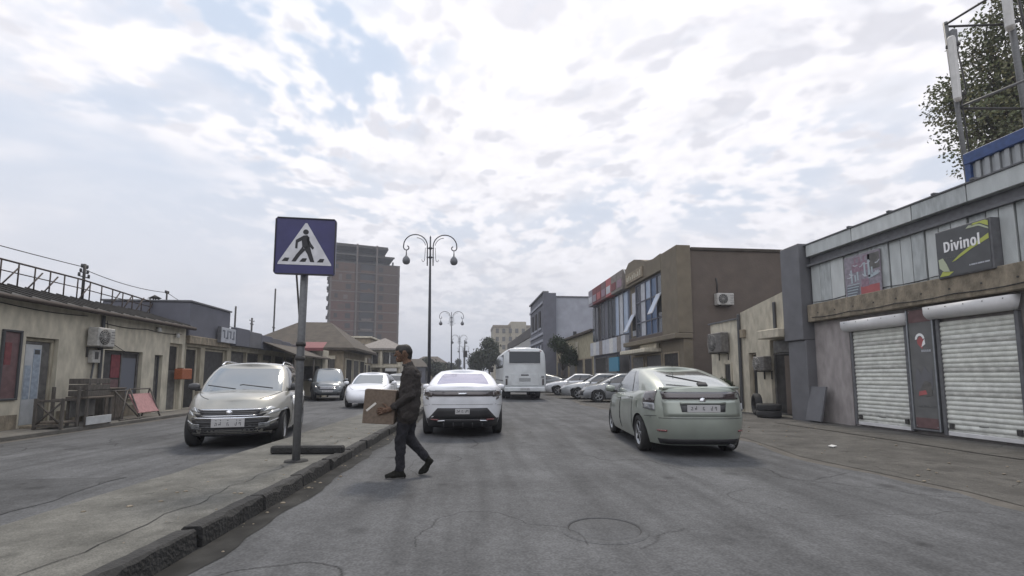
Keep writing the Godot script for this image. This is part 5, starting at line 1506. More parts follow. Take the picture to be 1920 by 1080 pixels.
func make_lamp(label):
	var t = thing("street_lamp", label, "street lamp", Vector3.ZERO, 0.0, "double-arm street lamps along the median")
	var H = 8.0
	part(t, "base", lathe_mesh([Vector2(0.0, 0.9), Vector2(0.09, 0.88), Vector2(0.11, 0.3), Vector2(0.2, 0.12), Vector2(0.22, 0.0)], 14), "lamp_paint")
	part(t, "post", tube_mesh([Vector3(0, 0.8, 0), Vector3(0, 4.5, 0), Vector3(0, H - 0.7, 0), Vector3(0, H, 0)], [0.085, 0.07, 0.045, 0.035], 10), "lamp_paint")
	part(t, "finial", lathe_mesh([Vector2(0, 0.14), Vector2(0.03, 0.06), Vector2(0.045, 0.0), Vector2(0.02, -0.06)], 10), "lamp_paint", Vector3(0, H, 0))
	for y in [7.02, 7.48]:
		part(t, "collar", box_mesh(Vector3(0.36, 0.05, 0.06), 0.01), "lamp_paint", Vector3(0, y, 0))
		part(t, "collar_ring", lathe_mesh([Vector2(0.05, -0.05), Vector2(0.075, -0.05), Vector2(0.075, 0.05), Vector2(0.05, 0.05)], 10), "lamp_paint", Vector3(0, y, 0))
	for s in [-1, 1]:
		var pts = [Vector3(s * 0.14, 6.6, 0), Vector3(s * 0.14, 7.1, 0), Vector3(s * 0.14, 7.56, 0)]
		for k in 13:
			var a = PI * k / 12.0
			pts.append(Vector3(s * (0.72 - 0.58 * cos(a)), 7.58 + 0.58 * sin(a), 0))
		for k in 9:
			var a = TAU * 0.70 * k / 8.0
			var r = 0.155 * (1.0 - 0.06 * k)
			pts.append(Vector3(s * (1.145 + r * cos(a)), 7.50 - r * sin(a), 0))
		part(t, "arm", tube_mesh(pts, 0.028, 8), "lamp_paint")
		var cu = []
		for k in 9:
			var a = PI * (0.08 + 0.42 * k / 8.0)
			cu.append(Vector3(s * (0.66 - 0.44 * cos(a)), 7.50 + 0.50 * sin(a), 0))
		part(t, "scroll", tube_mesh(cu, 0.016, 6), "lamp_paint")
		var cd = []
		for k in 8:
			var a = PI * 0.9 * k / 7.0
			cd.append(Vector3(s * (0.27 - 0.0 + 0.07 * (1 - cos(a))), 6.95 - 0.15 * sin(a), 0))
		cd.push_front(Vector3(s * 0.24, 7.5, 0))
		part(t, "scroll", tube_mesh(cd, 0.014, 6), "lamp_paint")
		part(t, "hanger", tube_mesh([Vector3(s * 1.16, 7.35, 0), Vector3(s * 1.16, 7.05, 0)], [0.018, 0.035], 8), "lamp_paint")
		part(t, "globe", lathe_mesh([Vector2(0, 0.30), Vector2(0.045, 0.27), Vector2(0.10, 0.20), Vector2(0.165, 0.12), Vector2(0.19, 0.0), Vector2(0.17, -0.09), Vector2(0.11, -0.16), Vector2(0.0, -0.19)], 18), "lamp_globe", Vector3(s * 1.16, 6.83, 0))
	return t

# ------------------------------------------------------------------ vehicles
func tyre_mesh(r, w):
	var h = w / 2
	var st = begin(true)
	lathe(st, [Vector2(r * 0.62, -h * 0.8), Vector2(r * 0.80, -h), Vector2(r * 0.94, -h * 0.92), Vector2(r, -h * 0.6), Vector2(r, h * 0.6), Vector2(r * 0.94, h * 0.92), Vector2(r * 0.80, h), Vector2(r * 0.62, h * 0.8), Vector2(r * 0.60, 0.0), Vector2(r * 0.62, -h * 0.8)], 28, Vector3.ZERO, Basis(Vector3.RIGHT, PI / 2))
	return done(st)

func rim_mesh(r, w, spokes):
	var st = begin()
	var bas = Basis(Vector3.RIGHT, PI / 2)
	lathe(st, [Vector2(r * 0.56, w * 0.30), Vector2(r * 0.64, w * 0.44), Vector2(r * 0.66, w * 0.40), Vector2(r * 0.64, -w * 0.3)], 28, Vector3.ZERO, bas)
	lathe(st, [Vector2(0, w * 0.42), Vector2(r * 0.10, w * 0.41), Vector2(r * 0.13, w * 0.28)], 14, Vector3.ZERO, bas)
	for k in spokes:
		var a = TAU * k / spokes
		var mid = Vector3(cos(a), sin(a), 0) * r * 0.35 + Vector3(0, 0, w * 0.34)
		bx(st, mid, Vector3(r * 0.56, r * 0.13, w * 0.10), 0.006, Basis(Vector3(0, 0, 1), a))
	return done(st)

func pl(tab, t):
	# piecewise smooth lookup: [[t, v], ...]
	if t <= tab[0][0]: return tab[0][1]
	for i in tab.size() - 1:
		if t <= tab[i + 1][0]:
			var u = (t - tab[i][0]) / (tab[i + 1][0] - tab[i][0])
			var a = tab[i][1]
			var b = tab[i + 1][1]
			var m0 = 0.0
			var m1 = 0.0
			var h = tab[i + 1][0] - tab[i][0]
			if i > 0: m0 = (b - tab[i - 1][1]) / (tab[i + 1][0] - tab[i - 1][0]) * h
			else: m0 = (b - a)
			if i + 2 < tab.size(): m1 = (tab[i + 2][1] - a) / (tab[i + 2][0] - tab[i][0]) * h
			else: m1 = (b - a)
			# limited slopes keep the curve from overshooting
			if (b - a) * m0 <= 0: m0 = 0.0
			if (b - a) * m1 <= 0: m1 = 0.0
			m0 = clampf(m0, -3 * absf(b - a), 3 * absf(b - a))
			m1 = clampf(m1, -3 * absf(b - a), 3 * absf(b - a))
			var u2 = u * u
			var u3 = u2 * u
			return a * (2 * u3 - 3 * u2 + 1) + m0 * (u3 - 2 * u2 + u) + b * (-2 * u3 + 3 * u2) + m1 * (u3 - u2)
	return tab[-1][1]

# ---- the lower body's outline at relative height t (0 sill, 1 belt): u = end/side coordinate

func outline_cols(nside):
	# relative outline: [kind, value]; end columns by z', side columns by x'
	var c = []
	for k in 8: c.append([0, k / 8.0])
	for k in nside + 1: c.append([1, 0.94 - 1.88 * k / nside])
	for k in range(7, -1, -1): c.append([2, k / 8.0])
	return c

func rel(c, nf, nr):
	# (x', z') on the unit superellipse
	if c[0] == 1:
		var n = nf if c[1] > 0 else nr
		return Vector2(c[1], pow(1.0 - pow(absf(c[1]), n), 1.0 / n))
	var n = nf if c[0] == 0 else nr
	var zs = pow(1.0 - pow(0.94, n), 1.0 / n)
	var z = c[1] * zs
	var x = pow(1.0 - pow(z, n), 1.0 / n)
	return Vector2(x if c[0] == 0 else -x, z)

func emit_grid(st_of, pos, flip):
	# pos[i][j]; smooth normals by differences; st_of(i, j) gives the SurfaceTool of that cell
	var ni = pos.size()
	var nj = pos[0].size()
	var nrm = []
	for i in ni:
		var row = []
		for j in nj:
			var di = pos[mini(i + 1, ni - 1)][j] - pos[maxi(i - 1, 0)][j]
			var dj = pos[i][mini(j + 1, nj - 1)] - pos[i][maxi(j - 1, 0)]
			var n = di.cross(dj)
			if n.length() < 1e-9:
				n = Vector3.UP if j > nj / 2 else Vector3.RIGHT
			n = n.normalized()
			row.append(-n if flip else n)
		nrm.append(row)
	for i in ni - 1:
		for j in nj - 1:
			var st = st_of.call(i, j)
			if st == null: continue
			var ids = [[i, j], [i + 1, j], [i + 1, j + 1], [i, j + 1]]
			var t1 = [0, 1, 2]
			var t2 = [0, 2, 3]
			for t in [t1, t2]:
				var a = pos[ids[t[0]][0]][ids[t[0]][1]]
				var b = pos[ids[t[1]][0]][ids[t[1]][1]]
				var c = pos[ids[t[2]][0]][ids[t[2]][1]]
				var face = (c - a).cross(b - a)
				if face.length() < 1e-10: continue
				var avg = nrm[ids[t[0]][0]][ids[t[0]][1]] + nrm[ids[t[1]][0]][ids[t[1]][1]] + nrm[ids[t[2]][0]][ids[t[2]][1]]
				var order = [t[0], t[1], t[2]] if face.dot(avg) > 0 else [t[0], t[2], t[1]]
				for q in order:
					st.set_normal(nrm[ids[q][0]][ids[q][1]])
					st.add_vertex(pos[ids[q][0]][ids[q][1]])

class Car:
	var P
	var W
	func tt(x, y):
		var yb = P.sill
		var yt = W.pl(P.top, x)
		return clampf((y - yb) / (yt - yb), 0.0, 1.0)
	# point on the lower body: outline position c (relative) at height y
	func at_rel(r, y, t):
		var xf = W.pl(P.front, t)
		var xr = W.pl(P.rear, t)
		var w = W.pl(P.width, t)
		return Vector3((xf + xr) / 2 + (xf - xr) / 2 * r.x, y, w * r.y)
	# side point at x, y (z > 0)
	func side(x, y):
		var t = tt(x, y)
		var xf = W.pl(P.front, t)
		var xr = W.pl(P.rear, t)
		var xx = clampf((x - (xf + xr) / 2) / ((xf - xr) / 2), -0.9999, 0.9999)
		var n = P.nf if xx > 0 else P.nr
		return Vector3(x, y, W.pl(P.width, t) * pow(1.0 - pow(absf(xx), n), 1.0 / n))
	# front or rear point at z, y
	func end(s, z, y):
		var x = P.front[-1][1] if s > 0 else P.rear[-1][1]
		var t = tt(x, y)
		var w = W.pl(P.width, t)
		var n = P.nf if s > 0 else P.nr
		var zz = minf(absf(z) / w, 0.9999)
		var k = pow(1.0 - pow(zz, n), 1.0 / n)
		var xf = W.pl(P.front, t)
		var xr = W.pl(P.rear, t)
		return Vector3((xf + xr) / 2 + s * (xf - xr) / 2 * k, y, z)
	# corner point by the superellipse angle (degrees from the front or rear middle), side sz
	func wrap(s, phi, y, sz):
		var a = deg_to_rad(phi)
		var n = P.nf if s > 0 else P.nr
		var x = P.front[-1][1] if s > 0 else P.rear[-1][1]
		var r = Vector2(s * pow(cos(a), 2.0 / n), pow(sin(a), 2.0 / n))
		var p = at_rel(r, y, tt(x, y))
		p.z *= sz
		return p

# raised patch over the body: f(u, v) gives a point; corners bilinear in its two coordinates
func patch(car, called, m, f, q, lift = 0.006, nu = 8, nv = 4, label = ""):
	# q = [[a, y] x 4] going round
	var pos = []
	for i in nu + 1:
		var row = []
		for j in nv + 1:
			var u = float(i) / nu
			var v = float(j) / nv
			var a = lerpf(lerpf(q[0][0], q[1][0], u), lerpf(q[3][0], q[2][0], u), v)
			var y = lerpf(lerpf(q[0][1], q[1][1], u), lerpf(q[3][1], q[2][1], u), v)
			row.append(f.call(a, y))
		pos.append(row)
	var mid = pos[nu / 2][nv / 2]
	var st = begin(true)
	var lifted = []
	var n_ = []
	for i in nu + 1:
		var row = []
		for j in nv + 1:
			var di = pos[mini(i + 1, nu)][j] - pos[maxi(i - 1, 0)][j]
			var dj = pos[i][mini(j + 1, nv)] - pos[i][maxi(j - 1, 0)]
			var n = di.cross(dj).normalized()
			if n.dot(Vector3(mid.x * 0.3, 0, mid.z) if absf(mid.z) > 0.6 else Vector3(mid.x, 0.2, 0)) < 0: n = -n
			row.append(pos[i][j] + n * lift)
			n_.append(n)
		lifted.append(row)
	var nm = n_[n_.size() / 2]
	for i in nu:
		for j in nv:
			quad(st, lifted[i][j], lifted[i + 1][j], lifted[i + 1][j + 1], lifted[i][j + 1], nm)
	for i in nu:
		quad(st, pos[i][0], pos[i + 1][0], lifted[i + 1][0], lifted[i][0], pos[i][0] - pos[i][1])
		quad(st, pos[i][nv], pos[i + 1][nv], lifted[i + 1][nv], lifted[i][nv], pos[i][nv] - pos[i][nv - 1])
	for j in nv:
		quad(st, pos[0][j], pos[0][j + 1], lifted[0][j + 1], lifted[0][j], pos[0][j] - pos[1][j])
		quad(st, pos[nu][j], pos[nu][j + 1], lifted[nu][j + 1], lifted[nu][j], pos[nu][j] - pos[nu - 1][j])
	return part(car, called, done(st), m, Vector3.ZERO, Vector3.ZERO, label)

func make_car(P, called, label, cat, group):
	var t = thing(called, label, cat, Vector3.ZERO, 0.0, group)
	var C = Car.new()
	C.P = P
	C.W = self
	var nside = P.get("nside", 72)
	var cols = outline_cols(nside)
	var levels = [0.0, 0.07, 0.16, 0.28, 0.42, 0.56, 0.70, 0.82, 0.90, 0.955, 1.0]
	var caps = 6
	var rel_ = []
	for c in cols: rel_.append(rel(c, P.nf, P.nr))
	var body = begin(true)
	var hood = begin(true)
	var boot = begin(true)
	var doors = [begin(true), begin(true), begin(true), begin(true)]
	var sillst = begin(true)
	var under = begin()
	for s in [1, -1]:
		var pos = []
		var lips = []
		for i in cols.size():
			var r = rel_[i]
			var base = C.at_rel(r, P.sill, 0.0)
			var yb = P.sill
			if cols[i][0] == 1:
				for wx in [P.wf, P.wr]:
					var dx = absf(base.x - wx)
					if dx < P.arch: yb = maxf(yb, sqrt(P.arch * P.arch - dx * dx) + P.wheel - 0.01)
			else:
				yb = P.sill + P.get("lift", 0.0)
			var row = []
			for lv in levels:
				# height between the lower edge and the top line at this column
				var y = yb
				var p = base
				for it in 2:
					var yt = pl(P.top, p.x)
					y = yb + (yt - yb) * lv
					p = C.at_rel(r, y, clampf((y - P.sill) / (yt - P.sill), 0.0, 1.0))
				row.append(Vector3(p.x, y, p.z * s))
			var e = row[-1]
			for k in range(1, caps + 1):
				var u = float(k) / caps
				var cr = P.crown * (1.0 - (1.0 - u) * (1.0 - u)) * clampf(absf(e.z) / 0.5, 0.0, 1.0)
				row.append(Vector3(e.x, e.y + cr, e.z * (1.0 - u)))
			pos.append(row)
			var inz = maxf(absf(row[0].z) - 0.24, 0.0) * s
			lips.append([row[0], Vector3(row[0].x, row[0].y, inz), Vector3(row[0].x, P.sill + 0.02, inz), Vector3(row[0].x, P.sill + 0.02, 0)])
		for i in cols.size() - 1:
			for k in 3:
				quad(under, lips[i][k], lips[i + 1][k], lips[i + 1][k + 1], lips[i][k + 1], Vector3(0, -1, 0))
		var nl = levels.size()
		var pick = func(i, j):
			var p = pos[i][j]
			if j >= nl - 1:
				if p.x > P.cowl and pos[i + 1][j].x > P.cowl - 0.05: return hood
				if P.has("deck") and p.x < P.deck: return boot
				return body
			if j < 1 and P.get("dark_sill", false): return sillst
			if cols[i][0] == 1 and j >= 1:
				for k in P.doors.size():
					var dq = P.doors[k]
					var xm = (pos[i][5].x + pos[i + 1][5].x) / 2
					if xm < dq[0] and xm > dq[1] and pos[i][0].y < P.sill + 0.12: return doors[k + (0 if s > 0 else 2)]
			return body
		emit_grid(pick, pos, s > 0)
	part(t, "body", body.commit(), P.paint)
	part(t, "bonnet", hood.commit(), P.paint)
	if P.has("deck"): part(t, "boot_lid", boot.commit(), P.paint)
	if P.get("dark_sill", false): part(t, "lower_trim", sillst.commit(), "trim_black")
	for k in 4:
		if (k % 2) < P.doors.size():
			var dm = doors[k].commit()
			if dm.get_surface_count():
				var dpart = part(t, "door", dm, P.paint)
				var dq = P.doors[k % 2]
				var s = 1 if k < 2 else -1
				var hx = dq[1] + 0.16
				var hy = pl(P.top, hx) - 0.10
				var hp = C.side(hx, hy)
				hp.z = (hp.z + 0.018) * s
				part(dpart, "handle", box_mesh(Vector3(0.17, 0.028, 0.03), 0.008), P.get("handle", P.paint), hp)
	under.generate_normals()
	part(t, "underbody", under.commit(), "trim_black")
	# panel gaps
	var gaps = begin(true)
	for s in [1, -1]:
		for dq in P.doors:
			for x in dq:
				var pts = []
				for k in 8:
					var y = lerpf(P.sill + 0.08, pl(P.top, x) - 0.01, k / 7.0)
					var p = C.side(x, y)
					pts.append(Vector3(p.x, p.y, (p.z) * s))
				tube(gaps, pts, 0.005, 5, false)
	# shut lines of the bonnet and the bumpers
	for x in [P.cowl + 0.04]:
		for s in [1, -1]:
			var pts = []
			for k in 9:
				var xx = lerpf(x, P.front[-1][1] - 0.10, k / 8.0)
				var yy = pl(P.top, xx) - 0.004
				var p = C.side(xx, yy)
				pts.append(Vector3(p.x, yy + 0.012, (p.z - 0.035) * s))
			tube(gaps, pts, 0.005, 5, false)
	for s in [1, -1]:
		for q in [[P.wf + P.arch + 0.02, P.sill + 0.42], [P.wr - P.arch - 0.02, P.sill + 0.44]]:
			var pts = []
			for k in 7:
				var xx = lerpf(q[0], q[0] + (0.34 if q[0] > 0 else -0.34), k / 6.0)
				var p = C.side(xx, q[1] + 0.02 * k / 6.0)
				pts.append(Vector3(p.x, p.y, p.z * s))
			tube(gaps, pts, 0.004, 5, false)
	part(t, "panel_gap", done(gaps), "trim_black")
	# fuel flap on the left flank
	var ff = C.side(P.wr + 0.05, P.sill + 0.62)
	part(t, "fuel_flap", box_mesh(Vector3(0.15, 0.13, 0.012), 0.005), P.paint, Vector3(ff.x, ff.y, -(ff.z - 0.001)), Vector3(0.05, -0.06, 0))
	# greenhouse
	var G = P.house
	var gcols = outline_cols(40)
	var gl = [0.0, 0.05, 0.28, 0.52, 0.74, 0.90, 0.96, 1.0]
	var ws = begin(true)
	var rw = begin(true)
	var roof = begin(true)
	for s in [1, -1]:
		var panes = []
		for q in G.side_windows: panes.append(begin(true))
		var pil = begin(true)
		var pos = []
		for c in gcols:
			var r = rel(c, G.nf, G.nr)
			var row = []
			for lv in gl:
				var xf = pl(G.front, lv)
				var xr = pl(G.rear, lv)
				var w = pl(G.width, lv)
				var x = (xf + xr) / 2 + (xf - xr) / 2 * r.x
				var xt = (pl(G.front, 1.0) + pl(G.rear, 1.0)) / 2 + (pl(G.front, 1.0) - pl(G.rear, 1.0)) / 2 * r.x
				var y0 = pl(P.top, (pl(G.front, 0.0) + pl(G.rear, 0.0)) / 2 + (pl(G.front, 0.0) - pl(G.rear, 0.0)) / 2 * r.x) - 0.03
				row.append(Vector3(x, lerpf(y0, pl(G.roof, xt), lv), w * r.y * s))
			var e = row[-1]
			for k in range(1, 6):
				var u = k / 5.0
				row.append(Vector3(e.x, e.y + G.crown * (1.0 - (1.0 - u) * (1.0 - u)) * clampf(absf(e.z) / 0.35, 0.0, 1.0), e.z * (1 - u)))
			pos.append(row)
		var pick = func(i, j):
			if j >= 5: return roof
			if gcols[i][0] == 0 or (gcols[i][0] == 1 and gcols[i][1] > G.get("ws_edge", 0.94)):
				return ws if j >= 1 else pil
			if gcols[i][0] == 2 or (i + 1 < gcols.size() and gcols[i + 1][0] == 2 and false):
				return rw if (j >= G.get("rw_low", 1) and j < 5) else roof
			var xm = gcols[i][1] - 0.0235
			for qi in G.side_windows.size():
				var q = G.side_windows[qi]
				if xm < q[0] and xm > q[1]: return panes[qi] if j >= 1 and j < 5 else (pil if j < 1 else roof)
			if xm < G.side_windows[0][0] and xm > G.side_windows[-1][1]: return pil
			return roof
		emit_grid(pick, pos, s > 0)
		for pn in panes: part(t, "side_window", pn.commit(), G.get("side_glass", "car_glass"))
		part(t, "window_surround", pil.commit(), G.get("pillar", "trim_black"))
	part(t, "roof", roof.commit(), P.paint)
	part(t, "windscreen", ws.commit(), G.get("ws_glass", "car_glass"))
	part(t, "rear_window", rw.commit(), G.get("rw_glass", "car_glass"))
	# wheels
	var tm = tyre_mesh(P.wheel, 0.21)
	var rm = rim_mesh(P.wheel, 0.21, P.get("spokes", 5))
	var ds = begin(true)
	lathe(ds, [Vector2(0, 0.03), Vector2(P.wheel * 0.63, 0.02), Vector2(P.wheel * 0.63, 0.0)], 20, Vector3.ZERO, Basis(Vector3.RIGHT, PI / 2))
	var bm = done(ds)
	for wx in [P.wf, P.wr]:
		for s in [1, -1]:
			var z = (C.side(wx, P.wheel + P.arch * 0.9).z - 0.125) * s
			var w = Node3D.new()
			w.name = fresh(t, "wheel")
			t.add_child(w, true)
			w.position = Vector3(wx, P.wheel, z)
			if s < 0: w.rotation.y = PI
			part(w, "tyre", tm, "rubber")
			part(w, "brake_disc", bm, "trim_grey")
			part(w, "rim", rm, P.get("rim", "rim_metal"))
	# mirrors
	for s in [1, -1]:
		var mp = C.side(P.mirror[0], P.mirror[1] - 0.06)
		var ms = begin(true)
		lathe(ms, [Vector2(0, 0.11), Vector2(0.06, 0.095), Vector2(0.088, 0.03), Vector2(0.09, -0.04), Vector2(0.07, -0.09), Vector2(0, -0.10)], 12, Vector3.ZERO, Basis(Vector3.RIGHT, PI / 2).scaled(Vector3(0.75, 0.8, 1.0)))
		var mo = part(t, "mirror", done(ms), P.get("mirror_paint", P.paint), Vector3(mp.x, P.mirror[1] + 0.03, (mp.z + 0.13) * s))
		part(mo, "mirror_arm", box_mesh(Vector3(0.05, 0.05, 0.16), 0.01), "trim_black", Vector3(0.0, -0.06, -0.09 * s))
	return [t, C]

func number_plate(t, at, rot, w = 0.52, marks = true):
	var p = part(t, "number_plate", box_mesh(Vector3(0.012, 0.112, w), 0.003), "plate", at, rot)
	if marks:
		# worn characters, too far off to read
		for k in 7:
			if k == 2 or k == 4: continue
			for j in 2: part(p, "plate_mark", box_mesh(Vector3(0.002, [0.056, 0.030, 0.050, 0.024, 0.056][(k * 2 + j) % 5], 0.009)), "plate_ink", Vector3(0.007, [0.0, 0.012, -0.003, -0.014][(k + j) % 4], (k - 3) * w * 0.12 + (j - 0.5) * 0.022))
			part(p, "plate_mark", box_mesh(Vector3(0.002, 0.009, 0.022)), "plate_ink", Vector3(0.007, [0.024, -0.024, 0.0][k % 3], (k - 3) * w * 0.12))
	return p

# common shapes of the car kinds ------------------------------------------------
func sedan_spec(paint):
	return {"paint": paint, "sill": 0.22, "wheel": 0.335, "arch": 0.375, "wf": 1.40, "wr": -1.42, "nf": 3.6, "nr": 4.2, "crown": 0.045, "nside": 84,
		"front": [[0, 2.28], [0.25, 2.40], [0.5, 2.42], [0.75, 2.38], [1.0, 2.22]], "rear": [[0, -2.30], [0.2, -2.40], [0.5, -2.42], [0.8, -2.44], [1.0, -2.40]],
		"width": [[0, 0.84], [0.25, 0.90], [0.55, 0.93], [0.8, 0.915], [0.93, 0.89], [1.0, 0.82]],
		"top": [[-2.45, 1.03], [-2.25, 1.10], [-1.75, 1.10], [-0.8, 1.03], [0.3, 0.98], [1.0, 0.95], [1.7, 0.85], [2.15, 0.73], [2.42, 0.66]],
		"cowl": 1.02, "deck": -1.75, "doors": [[0.98, -0.12], [-0.16, -1.12]], "mirror": [0.72, 0.98],
		"house": {"nf": 7.0, "nr": 6.0, "crown": 0.05, "front": [[0, 1.18], [0.5, 0.75], [1.0, 0.28]], "rear": [[0, -1.95], [0.5, -1.50], [1.0, -0.88]],
			"width": [[0, 0.82], [0.4, 0.765], [0.8, 0.66], [1.0, 0.56]], "roof": [[-1.2, 1.36], [-0.6, 1.405], [0.0, 1.42], [0.35, 1.385]],
			"side_windows": [[0.82, 0.22], [0.18, -0.38], [-0.42, -0.72]]}}

func hatch_spec(paint):
	# rounded fastback hatchback
	return {"paint": paint, "sill": 0.20, "wheel": 0.315, "arch": 0.355, "wf": 1.38, "wr": -1.32, "nf": 3.4, "nr": 4.6, "crown": 0.03, "nside": 84,
		"front": [[0, 2.15], [0.3, 2.22], [0.6, 2.20], [1.0, 2.0]], "rear": [[0, -2.12], [0.25, -2.23], [0.5, -2.24], [0.75, -2.20], [1.0, -2.15]],
		"width": [[0, 0.79], [0.25, 0.85], [0.5, 0.865], [0.75, 0.85], [0.92, 0.82], [1.0, 0.77]],
		"top": [[-2.24, 1.10], [-1.9, 1.09], [-1.2, 1.04], [0.0, 0.97], [1.0, 0.93], [1.6, 0.84], [2.0, 0.72], [2.2, 0.66]],
		"cowl": 1.28, "doors": [[1.05, 0.02], [-0.02, -1.0]], "mirror": [0.85, 1.0],
		"house": {"nf": 6.0, "nr": 5.5, "crown": 0.05, "front": [[0, 1.50], [0.5, 0.98], [1.0, 0.32]], "rear": [[0, -2.10], [0.5, -1.62], [1.0, -0.75]],
			"width": [[0, 0.77], [0.4, 0.72], [0.8, 0.64], [1.0, 0.55]], "roof": [[-1.2, 1.36], [-0.75, 1.42], [-0.2, 1.455], [0.2, 1.45], [0.4, 1.425]],
			"side_windows": [[0.80, 0.30], [0.26, -0.22], [-0.26, -0.52]]}}

func mpv_spec(paint):
	return {"paint": paint, "sill": 0.24, "wheel": 0.335, "arch": 0.38, "wf": 1.38, "wr": -1.32, "nf": 3.2, "nr": 5.0, "crown": 0.05, "nside": 84,
		"front": [[0, 2.12], [0.25, 2.24], [0.5, 2.24], [0.75, 2.16], [1.0, 1.96]], "rear": [[0, -2.15], [0.3, -2.24], [0.7, -2.24], [1.0, -2.18]],
		"width": [[0, 0.84], [0.25, 0.895], [0.55, 0.91], [0.8, 0.895], [0.93, 0.87], [1.0, 0.81]],
		"top": [[-2.24, 1.08], [-1.0, 1.06], [0.3, 1.01], [1.0, 1.0], [1.5, 0.95], [1.9, 0.86], [2.12, 0.78], [2.24, 0.74]],
		"cowl": 1.16, "doors": [[0.98, -0.08], [-0.12, -1.05]], "mirror": [0.84, 1.06],
		"house": {"nf": 7.0, "nr": 6.0, "crown": 0.05, "front": [[0, 1.34], [0.5, 0.92], [1.0, 0.42]], "rear": [[0, -2.16], [0.5, -2.08], [1.0, -1.90]],
			"width": [[0, 0.82], [0.4, 0.79], [0.8, 0.71], [1.0, 0.62]], "roof": [[-2.0, 1.48], [-1.2, 1.535], [-0.3, 1.555], [0.2, 1.535], [0.5, 1.505]],
			"side_windows": [[0.80, 0.34], [0.30, -0.18], [-0.22, -0.68]]}}

